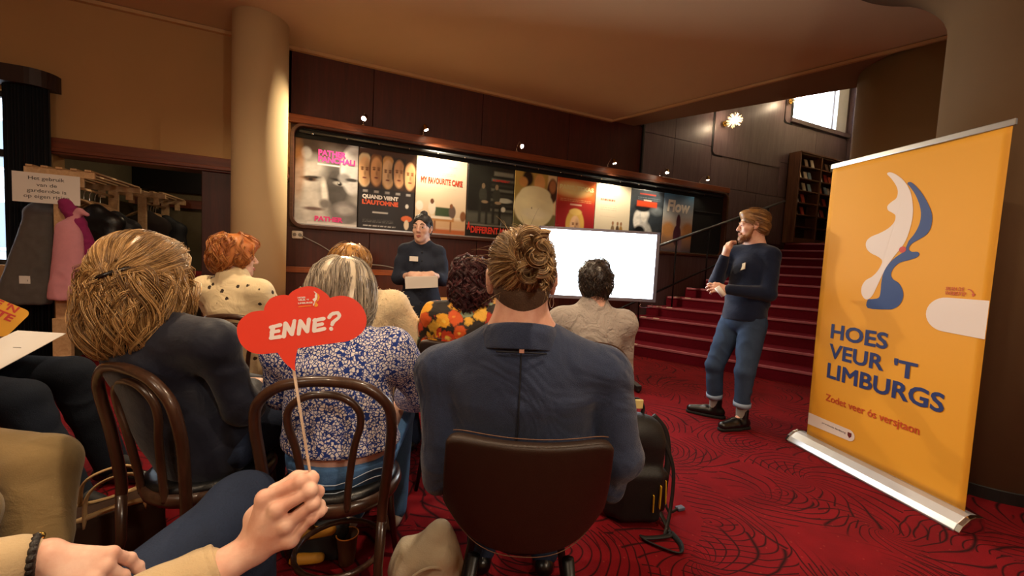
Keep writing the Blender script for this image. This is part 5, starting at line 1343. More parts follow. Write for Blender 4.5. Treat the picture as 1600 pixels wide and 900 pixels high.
HM = hair_mat('hair_red', '#6a2c0e', '#b8662a', '#f0b262', .48); hs.obj('hair', HM, P, .008, folds(.010, 45, 5))
rng = np.random.default_rng(5); sd = surf_seeds(hs, 150, hp(0, -.02, .03), .3, rng, lambda Q: ((Q - H) @ Rh)[:, 1] < .085)
cr = hp(0, -.03, .15)
pa = clumps(grow(hs, sd, lambda Q, i: (Q - cr) * v3(1, 1, .3) * 3 + v3(0, 0, -.5), 9, .012, .003, .8, 55, rng, lift=.018), 12, rng, .011, .3)
o = link('hair_strands', strand_mesh('hair_strands', pa, .0012), HM, P, smooth=True); o['kind'] = 'stuff'

# ================================================================ woman in the blue and white floral blouse
yaw = face(.27, .96)
P = human('seated woman with grey-blonde bob, blue and white leaf-print blouse and jeans', (.035, 1.535, 0))
J = seated((.035, 1.535, 0), yaw, (.02, 1.575, 1.118), arms=dict(er=(.275, .09, .745), wr=(.19, .33, .64), el=(-.235, .07, .75), wl=(-.13, .28, .64)), sw=.18, legs=dict(kl=(-.07, .42, .535), al=(-.06, .40, .10), tl=(-.05, .55, .045)))
Rh = headR(yaw - .05, -.12, 0)
body(P, J, Rh, SK, .97, True)
t = NT('leaf_print'); v = t.coord('Object'); dv = t.n('VectorMath', dict(operation='MULTIPLY_ADD'), i0=t.n('TexNoise', None, Vector=v, Scale=42., Detail=2.).outputs['Color'], i1=(.017, .017, .017), i2=v)
va = t.n('TexVoronoi', dict(feature='DISTANCE_TO_EDGE'), Vector=dv.outputs[0], Scale=96.); vb = t.n('TexVoronoi', dict(feature='F1'), Vector=dv.outputs[0], Scale=96.)
edge = t.ramp(va.outputs[0], [(.09, 0.), (.15, 1.)]); rnd = t.n('SeparateXYZ', None, Vector=vb.outputs['Color']).outputs[0]
lf = t.math('MULTIPLY', edge, t.math('GREATER_THAN', rnd, .07)); vein = t.ramp(t.noise(dv.outputs[0], 160., 2), [(.56, 1.), (.66, .2)])
t.P(Base_Color=t.mix(t.math('MULTIPLY', lf, vein), srgb('#223a86'), srgb('#e6e2e2')), Roughness=.8, Specular_IOR_Level=.2); t.bump(t.noise(v, 9., 3, .5, 1.2), .5, .02); M_leaf = t.mat
s = top_sdf(J, 1.04, True, (.074, .066, .066), loose=.025, long=.015); s.rc(J['er'] * .5 + J['wr'] * .5, J['er'] * .1 + J['wr'] * .9, .070, .058, .03); s.rc(J['sr'] + v3(.0, 0, .02), J['sr'] * .8 + J['er'] * .2, .070, .072, .03)
s.rc(J['nk'] + v3(.02, 0, .01), J['nk'] + v3(-.02, 0, .01), .064, .064, .02); s.plane(J['pel'] + v3(0, 0, .022), (0, 0, -1), .012)
s.obj('blouse', M_leaf, P, .007, folds(.006, 20, 12))
s = SDF(); fw = J['R'] @ v3(0, 1, 0); s.rc(J['pel'] + v3(0, 0, .065), J['pel'] + v3(0, 0, .03), .163, .168, .02, flat=fw, fs=1.3); s.obj('waist_skin', SK, P, .010)
s = trousers_sdf(J, wst=.165); s.plane(J['pel'] + v3(0, 0, -.012), (0, 0, 1), .006); s.obj('jeans', JEANS, P, .008, folds(.004, 30, 2))
fw = J['R'] @ v3(0, 1, 0); rt = J['R'] @ v3(1, 0, 0)
for zz, lift in ((-.035, .0), (-.062, .0)):
    pts = [J['pel'] + rt * (.178 * math.sin(a)) - fw * (.142 * math.cos(a)) + v3(0, 0, zz - .03 * math.cos(a * 2) ** 2) for a in np.linspace(-1.2, 1.2, 14)]
    MB().tube(pts, .0016, 5).obj('seam', mat('pale_stitch', '#a8b8cc', .7), P, True)
shoes(P, J, mat('pale_shoe', '#a89c90', .7))
H = J['head']; hp = lambda x, y, z: H + Rh @ v3(x, y, z)
hs = SDF(); hs.el(hp(0, -.018, .045), v3(.096, .112, .090), .03, R=Rh); hs.el(hp(0, -.055, -.03), v3(.104, .078, .09), .04, R=Rh); hs.el(hp(.07, -.01, -.04), v3(.04, .07, .09), .04, R=Rh); hs.el(hp(-.07, -.01, -.04), v3(.04, .07, .09), .04, R=Rh); hs.el(hp(0, .06, .08), v3(.07, .05, .04), .03, R=Rh)
hs.el(hp(0, .12, -.05), v3(.062, .07, .10), .02, 's', Rh); hs.plane(hp(0, -.05, -.115), Rh @ unit((0, -.1, -1)), .02)
HM = hair_mat('hair_ashblonde', '#5c544c', '#a09486', '#e4d6bc', .34); hs.obj('hair', HM, P, .007, folds(.003, 70, 5))
rng = np.random.default_rng(6); sd = surf_seeds(hs, 1600, hp(0, -.02, .02), .3, rng, lambda Q: ((Q - H) @ Rh)[:, 1] < .09)
cr = hp(.01, .02, .16)
pa = clumps(grow(hs, sd[:190], lambda Q, i: (Q - cr) * v3(1, 1, .2) * 4 + v3(0, 0, -.6), 13, .0145, .001, .10, 25, rng, lift=.006), 13, rng, .010, .6)
o = link('hair_strands', strand_mesh('hair_strands', pa, .0010), HM, P, smooth=True); o['kind'] = 'stuff'

# ================================================================ woman in the fluffy cream cardigan
yaw = face(.12, .99)
P = human('seated woman in fluffy cream cardigan with brown hair, in front of the grey-blonde bob', (.14, 2.36, 0))
J = seated((.14, 2.36, 0), yaw, (.065, 2.385, 1.185), arms=dict(er=(.31, .06, .74)), sw=.215, legs=dict(kr=(.22, .44, .53), ar=(.30, .30, .10), tr=(.34, .44, .045)))
Rh = headR(yaw - .1, -.05, 0); body(P, J, Rh, SK, .98, True)
M_fluff = mat('cream_fleece', '#e2cca4', .98, var=.2, vscale=60, bump=.9, bscale=110, spec=.1, sheen=.4)
s = top_sdf(J, 1.08, True, (.088, .08, .06), loose=.02, shoulders=.085); s.rc(J['nk'] + v3(.03, -.02, .0), J['nk'] + v3(-.03, -.02, .0), .08, .08, .03); s.obj('cardigan', M_fluff, P, .009, folds(.008, 34, 2))
rng = np.random.default_rng(9); sd = surf_seeds(s, 2200, J['ch'], .6, rng); g = s.grad(sd); tg = rng.normal(size=g.shape) * .6 + g
pa = np.stack([sd + unit_ * f for f, unit_ in ((0, tg), (.004, tg), (.008, tg + v3(0, 0, -.5)))], 1); o = link('fleece_pile', strand_mesh('fleece_pile', pa, .0018), M_fluff, P); o['kind'] = 'stuff'
trousers_sdf(J).obj('jeans', JEANS_D, P, .012); shoes(P, J, M_shoe)
H = J['head']; hp = lambda x, y, z: H + Rh @ v3(x, y, z)
hs = SDF(); hs.el(hp(0, -.018, .045), v3(.098, .112, .092), .03, R=Rh); hs.el(hp(-.02, -.055, -.05), v3(.11, .075, .12), .04, R=Rh); hs.el(hp(-.08, -.03, -.10), v3(.05, .06, .10), .04, R=Rh); hs.el(hp(0, .12, -.05), v3(.062, .07, .10), .02, 's', Rh)
HM = hair_mat('hair_goldbrown', '#4a2c12', '#8a5a24', '#d09a4c', .4); hs.obj('hair', HM, P, .009, folds(.006, 50, 5))
sd = surf_seeds(hs, 700, hp(0, -.02, .02), .3, rng, lambda Q: ((Q - H) @ Rh)[:, 1] < .09); cr = hp(0, .0, .16)
pa = grow(hs, sd, lambda Q, i: (Q - cr) * v3(1, 1, .2) * 4 + v3(0, 0, -.6), 10, .017, .002, .5, 30, rng, lift=.014); o = link('hair_strands', strand_mesh('hair_strands', pa, .0018), HM, P, smooth=True); o['kind'] = 'stuff'

# ================================================================ man with hair bun, navy blazer
yaw = face(.39, .92)
P = human('seated man from behind with a hair bun, shaved neck and navy blazer', (.535, 1.075, 0))
J = seated((.535, 1.075, 0), yaw, (.478, 1.035, 1.218), arms=dict(sr=v3(.695, .915, .972), sl=v3(.276, 1.105, .948), er=v3(.735, .880, .735), wr=v3(.80, 1.10, .62), el=v3(.292, 1.085, .705), wl=v3(.42, 1.32, .64)), sw=.195)
Rh = headR(yaw + .03, .05, -.03)
body(P, J, Rh, SK2, 1.07, False, h=.006, neck_r=.066, eo=.008, extra=lambda s, p: s.rc(p(0, -.034, -.055), J['nk'] - v3(0, 0, .02), .064, .078, .03))
def blazer_mat():
    t = NT('navy_blazer'); v = t.coord('Object'); g = t.noise(v, 420., 2)
    t.P(Base_Color=t.mix(g, srgb('#1c2439'), srgb('#374360')), Roughness=.85, Specular_IOR_Level=.2, Sheen_Weight=.2); t.bump(t.math('ADD', t.math('MULTIPLY', g, .3), t.math('MULTIPLY', t.noise(v, 5., 2, .5, 1.8), 5.)), .5, .016); return t.mat
M_blz = blazer_mat()
R = J['R']; fw = R @ v3(0, 1, 0); s = SDF()
s.rc(J['ch'] - v3(0, 0, .01), J['wst'], .205, .195, .06, flat=fw, fs=1.55); s.rc(J['wst'], J['pel'] + v3(0, 0, .03), .195, .205, .06, flat=fw, fs=1.45)
s.rc(J['sr'] - v3(0, 0, .010), J['sl'] - v3(0, 0, .01), .068, .068, .06); s.rc(J['nk'] - v3(0, 0, .085), J['ch'], .080, .16, .07, flat=fw, fs=1.35)
for q, sx in (('r', 1), ('l', -1)):
    s.rc(J['nk'] - v3(0, 0, .052), J['s' + q] + v3(0, 0, .014), .046, .050, .05); S_, E_, W_ = J['s' + q], J['e' + q], J['w' + q]
    s.rc(S_, E_, .066, .062, .02); s.rc(E_, W_ + (E_ - W_) * .06, .062, .050, .02)
    s.rc(J['wst'] + R @ v3(sx * .19, -.02, -.02), J['pel'] + R @ v3(sx * .245, -.07, .06), .045, .040, .05)
s.obj('blazer', M_blz, P, .0065, folds(.0065, 11, 27, (.3, .1, .5)))
# collar, stand and back seam
nk = J['nk']
def arc(rad, z, n=17, a0=-2.2, a1=2.2, tilt=.0, c=nk, dy=0.0): return [c + R @ v3(rad * 1.12 * math.sin(a), dy - rad * .95 * math.cos(a), z - .028 * (1 - math.cos(a)) + tilt) for a in np.linspace(a0, a1, n)]
for nm, (r0, z0), (r1, z1) in (('collar', (.080, .012), (.110, -.050)),):
    A_, B_ = arc(r0, z0), arc(r1, z1); C_ = arc(r0 + .010, z0 + .006); n = len(A_); m = MB(); m.v = [tuple(x) for x in A_ + C_ + B_]
    for i in range(n - 1): m.f += [(i, i + 1, n + i + 1, n + i), (n + i, n + i + 1, 2 * n + i + 1, 2 * n + i)]
    m.m = [0] * len(m.f); o = m.obj(nm, M_blz, P, True); so = o.modifiers.new('t', 'SOLIDIFY'); so.thickness = .006; sb = o.modifiers.new('s', 'SUBSURF'); sb.levels = 1; sb.render_levels = 2
MB().tube([a for a in arc(.119, -.053, 11, -.5, .5)], .0022, 5).obj('collar_edge', mat('dark_navy_edge', '#10141f', .8), P, True)
q_ = nk + R @ v3(.0, -.1165, -.049); MB().box((-.006, -.0025, -.004), (.006, .0025, .004), Matrix.Translation(Vector(q_)) @ Matrix(R.tolist()).to_4x4()).obj('label_tab', mat('pink_tab', '#c09080', .6), P)
gs = [];
for z in np.linspace(-.05, -.36, 16):
    a0 = nk + R @ v3(0, -.30, z); dirv = R @ v3(0, 1, 0); tt = 0
    for _ in range(30):
        tt += float(s.eval((a0 + dirv * tt)[None])[0]) * .8
    gs.append(a0 + dirv * (tt - .0035))
MB().tube(gs, .0016, 5).obj('back_seam', mat('dark_navy_edge', ''), P, True)
trousers_sdf(J).obj('trousers', JEANS_D, P, .011); shoes(P, J, M_shoe)
# hair: swept up to a bun, undercut below
H = J['head']; hp = lambda x, y, z: H + Rh @ v3(x, y, z) * 1.07
hs = SDF(); hs.el(hp(0, -.014, .050), v3(.088, .114, .092), .02, R=Rh); hs.el(hp(0, -.05, .016), v3(.084, .075, .064), .02, R=Rh)
for x in (-1, 1): hs.el(hp(x * .100, -.016, -.008), v3(.026, .034, .042), .008, 's', Rh)
bun = hp(.014, -.118, .052)
hs.el(bun + Rh @ v3(0, .006, .02), v3(.046, .030, .052), .012, R=Rh); hs.el(hp(.0, -.112, .10), v3(.038, .026, .026), .012, R=Rh); hs.el(hp(.012, -.114, .010), v3(.024, .022, .022), .010, R=Rh); hs.el(hp(.034, -.122, .06), v3(.018, .026, .036), .006, R=Rh)
hs.el(hp(0, .11, -.03), v3(.072, .075, .09), .015, 's', Rh)
HM = hair_mat('hair_lightbrown', '#46301c', '#90704a', '#e6c48c', .32); hs.obj('hair', HM, P, .006, folds(.0025, 90, 7))
us = SDF(); us.el(hp(0, -.035, -.012), v3(.0800, .084, .075), .02, R=Rh); us.rc(hp(0, -.056, -.03), hp(0, -.058, -.072), .064, .050, .02); us.el(hp(0, .07, -.02), v3(.10, .085, .17), .01, 's', Rh); us.el(hp(.098, .0, -.095), v3(.052, .07, .05), .01, 's', Rh); us.el(hp(-.098, .0, -.095), v3(.052, .07, .05), .01, 's', Rh)
us.obj('undercut', mat('shaved_hair', '#54402e', .8, var=.3, vscale=120, bump=.6, bscale=300), P, .006)
rng = np.random.default_rng(31); sd = surf_seeds(hs, 330, hp(0, -.02, .03), .3, rng, lambda Q: (np.linalg.norm(Q - bun, axis=1) > .055) & (((Q - H) @ Rh)[:, 1] < .10))
pa = clumps(grow(hs, sd, lambda Q, i: (bun - Q) / (np.linalg.norm(bun - Q, axis=1, keepdims=True) + 1e-6), 10, .013, .0008, .12, 40, rng, lift=.004), 11, rng, .007, .6)
o = link('hair_strands', strand_mesh('hair_strands', pa, .0008), HM, P, smooth=True); o['kind'] = 'stuff'
# twisted loops of the bun
gd = []
for (cx_, cz, rr, yy, a0, da) in ((-.004, .052, .026, -.022, .3, 4.6), (.016, .022, .026, -.030, 2.5, 5.0), (-.006, -.022, .024, -.024, .8, 5.0), (.024, -.006, .022, -.032, 4.2, 4.4), (.0, .03, .034, -.018, 1.8, 3.6), (.018, -.044, .018, -.022, 5.0, 4.4), (-.02, .004, .024, -.020, 3.4, 3.8), (.03, .05, .02, -.018, 1.0, 4.0)):
    gd.append(np.stack([bun + Rh @ v3(cx_ + rr * math.cos(t_), yy - .010 * math.sin(t_ * .5), cz + rr * math.sin(t_)) for t_ in np.linspace(a0, a0 + da, 16)]))
pb = clumps(np.stack(gd), 90, rng, .012, .7, .002, 10.)
o = link('hair_bun', strand_mesh('hair_bun', pb, .0009), HM, P, smooth=True); o['kind'] = 'stuff'
fr_ = surf_seeds(hs, 130, hp(0, -.05, .06), .3, rng, lambda Q: ((Q - H) @ Rh)[:, 1] < .06); g_ = hs.grad(fr_)
dd = g_ + rng.normal(size=g_.shape) * .7; pf_ = np.stack([fr_ + dd * f * .030 + v3(0, 0, -.012 * f * f) for f in np.linspace(0, 1, 7)], 1)
o = link('loose_hairs', strand_mesh('loose_hairs', pf_, .0004), HM, P, smooth=True); o['kind'] = 'stuff'
er = hp(.080, -.008, -.045); MB().tube([Vector(er + Rh @ v3(.002 + .006 * math.sin(a), .010 * math.sin(a) * .3, -.016 * (1 - math.cos(a)))) for a in np.linspace(0, 6.28, 20)[:-1]], .0009, 5, closed=True).obj('earring', M_chrome, P, True)

# ================================================================ woman with maroon curls, orange floral top
yaw = face(.3, .95)
P = human('seated woman with dark maroon curls and orange floral top', (.66, 2.27, 0))
J = seated((.66, 2.27, 0), yaw, (.715, 2.235, 1.145), sw=.185); Rh = headR(yaw - .2, -.1, 0); body(P, J, Rh, SK, .98, True)
t = NT('orange_floral'); v = t.coord('Object'); dv = t.n('VectorMath', dict(operation='MULTIPLY_ADD'), i0=t.n('TexNoise', None, Vector=v, Scale=22., Detail=3.).outputs['Color'], i1=(.05, .05, .05), i2=v)
va = t.n('TexVoronoi', None, Vector=dv.outputs[0], Scale=13.); r_ = t.n('SeparateXYZ', None, Vector=va.outputs['Color'])
pet = t.ramp(t.math('ADD', va.outputs['Distance'], t.math('MULTIPLY', t.noise(dv.outputs[0], 60., 2), .25)), [(.62, 1.), (.74, 0.)])
nd = t.n('ValToRGB', None, Fac=r_.outputs[0]); e = nd.color_ramp.elements; nd.color_ramp.interpolation = 'CONSTANT'
for _ in range(3): e.new(.5)
for q, (p_, c) in zip(e, ((0., '#d8581c'), (.3, '#e8a428'), (.5, '#c43a18'), (.7, '#8a9a7c'), (.85, '#f0b840'))): q.position = p_; q.color = srgb(c) + (1,)
cc = t.mix(t.ramp(va.outputs['Distance'], [(.1, 1.), (.22, 0.)]), nd.outputs[0], srgb('#f2c850'))
t.P(Base_Color=t.mix(pet, srgb('#20160f'), cc), Roughness=.7); t.bump(t.noise(v, 9., 3, .5, 1.2), .5, .02)
s = top_sdf(J, 1.03, True, (.07, .062, .05)); s.obj('floral_top', t.mat, P, .010, folds(.006, 22, 15)); trousers_sdf(J).obj('trousers', JEANS_B, P, .013); shoes(P, J, M_shoe)
H = J['head']; hp = lambda x, y, z: H + Rh @ v3(x, y, z)
hs = SDF(); hs.el(hp(0, -.02, .04), v3(.102, .118, .098), .03, R=Rh); hs.el(hp(0, -.06, -.06), v3(.105, .08, .11), .04, R=Rh); hs.el(hp(-.03, -.075, -.15), v3(.06, .045, .07), .03, R=Rh); hs.el(hp(.08, .0, -.05), v3(.04, .06, .09), .03, R=Rh); hs.el(hp(-.08, .0, -.05), v3(.04, .06, .09), .03, R=Rh); hs.el(hp(0, .12, -.05), v3(.062, .07, .10), .02, 's', Rh)
HM = hair_mat('hair_maroon', '#16060a', '#3c1418', '#6a2a2c', .4); hs.obj('hair', HM, P, .009, folds(.010, 60, 5))
rng = np.random.default_rng(8); sd = surf_seeds(hs, 1000, hp(0, -.02, .0), .3, rng, lambda Q: ((Q - H) @ Rh)[:, 1] < .09); cr = hp(0, .0, .16)
pa = clumps(grow(hs, sd[:170], lambda Q, i: (Q - cr) * v3(1, 1, .2) * 4 + v3(0, 0, -.7), 14, .012, .004, 1.5, 75, rng, lift=.024), 8, rng, .009, .5); o = link('hair_strands', strand_mesh('hair_strands', pa, .0018), HM, P, smooth=True); o['kind'] = 'stuff'

# ================================================================ man with dark curls, grey shirt
yaw = face(.30, .95)
P = human('seated man with short dark curly hair and crumpled grey shirt before the television', (1.235, 1.83, 0))
J = seated((1.235, 1.83, 0), yaw, (1.275, 1.815, 1.165), sw=.165); Rh = headR(yaw - .1, -.05, 0); body(P, J, Rh, SK2, .98, False)
t = NT('grey_dotted_shirt'); v = t.coord('Object'); vo = t.n('TexVoronoi', None, Vector=v, Scale=70.); dot = t.math('LESS_THAN', vo.outputs['Distance'], .16)
t.P(Base_Color=t.mix(t.math('MULTIPLY', dot, .6), srgb('#a0968e'), srgb('#585250')), Roughness=.8); t.bump(t.noise(v, 13., 3, .5, 1.6), .9, .02)
s = top_sdf(J, 1.0, False, (.068, .062, .05)); s.rc(J['nk'] + v3(.02, 0, .01), J['nk'] + v3(-.02, 0, .01), .066, .066, .02); s.obj('shirt', t.mat, P, .009, folds(.010, 24, 19)); trousers_sdf(J).obj('trousers', JEANS_B, P, .013); shoes(P, J, M_shoe)
H = J['head']; hp = lambda x, y, z: H + Rh @ v3(x, y, z)
hs = SDF(); hs.el(hp(0, -.012, .05), v3(.084, .104, .082), .02, R=Rh); hs.el(hp(0, -.05, -.005), v3(.079, .066, .078), .03, R=Rh); hs.el(hp(.02, .02, .105), v3(.06, .06, .035), .03, R=Rh); hs.el(hp(0, .11, -.03), v3(.066, .07, .085), .015, 's', Rh)
HM = hair_mat('hair_darkbrown', '#120c0a', '#2c1e18', '#54402e', .4); hs.obj('hair', HM, P, .008, folds(.006, 90, 5))
rng = np.random.default_rng(18); sd = surf_seeds(hs, 900, hp(0, -.02, .02), .3, rng, lambda Q: ((Q - H) @ Rh)[:, 1] < .09); cr = hp(0, -.02, .05)
pa = grow(hs, sd, lambda Q, i: (Q - cr) * 5 + v3(0, 0, -.3), 6, .008, .004, 1.2, 120, rng, lift=.014); o = link('hair_strands', strand_mesh('hair_strands', pa, .0017), HM, P, smooth=True); o['kind'] = 'stuff'
# ================================================================ presenter in the dark dress
P = human('standing woman presenter in dark button-up dress holding white cards before the posters', (.65, 3.44, 0))
yaw = math.atan2(-(-.18), -.98)          # faces the audience
J = dict(R=Rz(yaw)); R = J['R']; c0 = v3(.655, 3.455, 0); w = lambda x, y, z: c0 + R @ v3(x, y, z)
J.update(head=v3(.645, 3.435, 1.512), nk=w(0, -.02, 1.385), ch=w(0, -.01, 1.20), wst=w(0, .0, 1.03), pel=w(0, 0, .90), sr=w(.138, -.01, 1.318), sl=w(-.138, -.01, 1.318),
         er=w(.182, .03, 1.09), el=w(-.182, .03, 1.09), wr=w(.085, .205, 1.125), wl=w(-.085, .205, 1.135), hr=w(.085, 0, .86), hl=w(-.085, 0, .86), kr=w(.085, .02, .47), kl=w(-.085, .02, .47), ar=w(.085, -.02, .085), al=w(-.085, -.02, .085), tr=w(.10, .13, .04), tl=w(-.10, .13, .04))
J['hdr'] = R @ unit((-.9, .25, -.12)); J['hdl'] = R @ unit((.9, .25, -.35)); J['dor'] = R @ v3(0, .8, .5); J['dol'] = R @ v3(0, .9, .4); J['thr'] = v3(0, 0, 1); J['thl'] = v3(0, 0, 1); J['cur'] = .35; J['cul'] = .35
Rh = headR(yaw - .32, -.03, 0)
body(P, J, Rh, SK, .97, True, h=.0065)
face_parts(J['head'], Rh, P, .97, '#3a2a20', mat('brow_dark', '#2a1c16', .7), mat('lips_rose', '#b05a54', .4))
JEANS_M = denim('mid_denim', '#1a2436', '#3e5270')
M_dress = denim('dark_dress', '#181b25', '#363e50')
s = SDF(); fw = R @ v3(0, 1, 0)
s.rc(J['nk'] - v3(0, 0, .005), J['nk'] - v3(0, 0, .05), .056, .068, .02); s.rc(J['nk'] - v3(0, 0, .04), J['ch'], .068, .128, .06, flat=fw, fs=1.25); s.rc(J['ch'], J['wst'], .134, .126, .05, flat=fw, fs=1.3); s.rc(J['wst'], w(0, 0, .86), .135, .170, .06, flat=fw, fs=1.25); s.rc(w(0, 0, .86), w(0, 0, .69), .172, .188, .05, flat=fw, fs=1.25)
for q in 'rl':
    s.rc(J['nk'] - v3(0, 0, .012), J['s' + q], .056, .058, .04); s.rc(J['s' + q], J['s' + q] * .6 + J['e' + q] * .4, .056, .060, .025); s.rc(J['s' + q] * .6 + J['e' + q] * .4, J['e' + q], .060, .056, .03); s.rc(J['e' + q], J['e' + q] * .55 + J['w' + q] * .45, .056, .042, .02)
s.plane(w(0, 0, .715), (0, 0, -1), .008)
s.obj('dress', M_dress, P, .008, folds(.005, 24, 23))
s2 = SDF(); s2.rc(J['nk'] + R @ v3(0, .0, -.022), J['nk'] + R @ v3(0, .006, .006), .074, .060, .01, flat=fw, fs=1.05); s2.plane(J['nk'] + R @ v3(0, 0, .016), R @ unit((0, -.35, 1)), .004); s2.obj('collar', M_dress, P, .006)
for z in np.linspace(1.31, .76, 9):
    a0 = w(0, .4, z); tt = 0
    for _ in range(30): tt += float(s.eval((a0 - fw * tt)[None])[0]) * .8
    MB().sphere(a0 - fw * (tt - .002), .006, 8, 6).obj('button', M_black, P, True)
s = SDF()
for q in 'rl': s.chain([J['h' + q], J['k' + q], J['a' + q]], [.075, .055, .04], .03)
s.obj('tights', mat('black_tights', '#08080a', .7), P, .010); shoes(P, J, M_shoe)
H = J['head']; hp = lambda x, y, z: H + Rh @ v3(x, y, z) * .97
hs = SDF(); hs.el(hp(0, -.018, .043), v3(.080, .100, .082), .02, R=Rh); hs.el(hp(0, -.05, -.01), v3(.072, .06, .07), .03, R=Rh); hs.el(hp(0, .10, -.025), v3(.0615, .06, .098), .012, 's', Rh); hs.el(hp(0, -.040, .130), v3(.031, .031, .026), .008, R=Rh)
HM = hair_mat('hair_black', '#08080a', '#141116', '#262228', .55); hs.obj('hair', HM, P, .006, folds(.002, 90, 5))
rng = np.random.default_rng(13); sd = surf_seeds(hs, 500, hp(0, -.02, .03), .3, rng, lambda Q: ((Q - H) @ Rh)[:, 1] < .07); bn2 = hp(0, -.045, .11)
pa = grow(hs, sd, lambda Q, i: (bn2 - Q) * 6, 6, .013, .0006, .1, 40, rng); o = link('hair_strands', strand_mesh('hair_strands', pa, .0011), HM, P, smooth=True); o['kind'] = 'stuff'
bdg = w(.065, .118, 1.255); F_ = Matrix(R.tolist()).to_4x4(); MB().box((-.034, -.004, -.02), (.034, .0, .02), MT(Vector(bdg)) @ F_ @ Matrix.Rotation(.12, 4, 'X')).obj('name_badge', M_white, P)
cd = thing('cue_cards', 'white cue cards held by the presenter in front of her dress', 'cards', w(0, .26, 1.06))
Mc = MT(Vector(w(-.005, .262, 1.075))) @ F_ @ Matrix.Rotation(-.12, 4, 'X') @ Matrix.Rotation(.06, 4, 'Y')
MB().box((-.125, -.004, -.045), (.125, 0, .045), Mc).obj('card', M_white, cd); MB().box((-.12, .0005, -.048), (.128, .0035, .042), Mc @ Matrix.Rotation(.02, 4, 'Y')).obj('card', M_white, cd)

# ================================================================ bearded man in navy sweater
P = human('standing bearded man in navy sweater and jeans with hand at chin by the stairs', (3.06, 2.31, 0))
bf = unit((-.88, .30, 0)); yawb = math.atan2(-bf[0], bf[1]); R = Rz(yawb)
J = dict(R=R, head=v3(3.165, 2.315, 1.672), nk=v3(3.205, 2.305, 1.525), sl=v3(3.195, 2.155, 1.425), sr=v3(3.155, 2.475, 1.430), er=v3(2.985, 2.475, 1.185), wr=v3(2.940, 2.372, 1.405), el=v3(3.125, 2.105, 1.120), wl=v3(2.880, 2.285, 1.135),
         ch=v3(3.18, 2.31, 1.28), wst=v3(3.165, 2.305, 1.07), pel=v3(3.14, 2.303, .93), hl=v3(3.135, 2.213, .87), hr=v3(3.14, 2.392, .87), kl=v3(3.03, 2.175, .48), kr=v3(2.985, 2.42, .475), al=v3(3.055, 2.193, .10), ar=v3(3.065, 2.455, .09), tl=v3(2.90, 2.205, .04), tr=v3(2.955, 2.585, .04))
J['hdl'] = unit((-.75, .6, .1)); J['hdr'] = unit((.05, -.25, 1)); J['dol'] = unit((-.6, -.6, .4)); J['dor'] = unit((-.9, -.35, .1)); J['thl'] = v3(0, 0, 1); J['thr'] = v3(.8, .3, .2)
Rh = headR(math.atan2(.74, .67), -.10, 0)
def chinhand(s, p):
    c = p(.0, .108, -.118); Wp = J['wr']; k0 = Wp + v3(.0, -.015, .07)
    s.rc(Wp, k0, .024, .030, .02); s.rc(Wp, k0 + v3(-.018, -.02, -.01), .02, .024, .02)
    for i in range(4):
        a = k0 + v3(-.020 + .006 * i, -.030 + .017 * i, .012 - .004 * i); b = a + v3(.018, -.006, .036); cc = b + v3(.034, -.006, .004); d_ = cc + v3(.014, .002, -.014)
        s.chain([a, b, cc, d_], [.0105, .0098, .0088, .0075], .006)
    s.chain([Wp + v3(.01, -.01, .035), Wp + v3(.034, -.02, .075), Wp + v3(.046, -.022, .108)], [.014, .0115, .009], .008)
J2 = dict(J)
s_ = SDF()
body(P, J, Rh, SK2, 1.0, False, hands=False, h=.0065, extra=lambda s, p: (chinhand(s, p), generic_hand(s, J['wl'], J['hdl'], J['dol'], J['thl'], 1.0, .7)))
face_parts(J['head'], Rh, P, 1.0, '#3a5068', mat('brow_blond', '#8a6038', .7), mat('lips_pale', ''))
M_sw = cloth('navy_sweater', '#0e1830', .95, .5, 160., .25, .3)
fw = R @ v3(0, 1, 0); s = SDF()
s.rc(J['ch'], J['wst'], .170, .164, .06, flat=fw, fs=1.16); s.rc(J['wst'], J['pel'] + v3(0, 0, .0), .164, .172, .06, flat=fw, fs=1.10); s.rc(J['sr'] - v3(.0, .03, 0), J['sl'] + v3(0, .03, 0), .07, .07, .05); s.rc(J['nk'] - v3(0, 0, .03), J['ch'], .066, .13, .06, flat=fw, fs=1.25)
for q in 'rl':
    s.rc(J['nk'] - v3(0, 0, .04), J['s' + q], .052, .06, .05); s.chain([J['s' + q], J['e' + q], J['w' + q] + (J['e' + q] - J['w' + q]) * .06], [.066, .056, .042], .02)
s.plane(J['pel'] - v3(0, 0, .045), (0, 0, -1), .012); s.obj('sweater', M_sw, P, .0075, folds(.006, 24, 25))
MB().tube([J['nk'] + R @ v3(.060 * math.cos(a), .055 * math.sin(a) + .006, -.010 - .014 * math.sin(a)) for a in np.linspace(0, 6.28, 25)[:-1]], .009, 8, closed=True).obj('neckband', M_sw, P, True)
s = SDF(); s.rc(J['pel'] + v3(0, 0, .03), J['pel'] - v3(0, 0, .03), .145, .158, .05, flat=fw, fs=1.12)
for q in 'rl': s.chain([J['h' + q], J['k' + q], J['a' + q] + (J['k' + q] - J['a' + q]) * .34], [.104, .074, .060], .016)
s.obj('jeans', JEANS_M, P, .0075, folds(.009, 26, 26, (0, 0, 1.2)))
for q in 'rl':
    a = J['a' + q]; kdir = J['k' + q] - a; MB().tube([a + kdir * .24, a + kdir * .335], .0655, 20).obj('trouser_cuff', mat('pale_denim_cuff', '#8a9cb4', .85), P, True)
for q in 'rl':
    s = SDF(); s.rc(J['a' + q] + v3(0, 0, -.02), J['a' + q] + (J['k' + q] - J['a' + q]) * .25, .038, .042, .01); s.obj('sock', mat('grey_sock', '#8c8884', .9), P, .009)
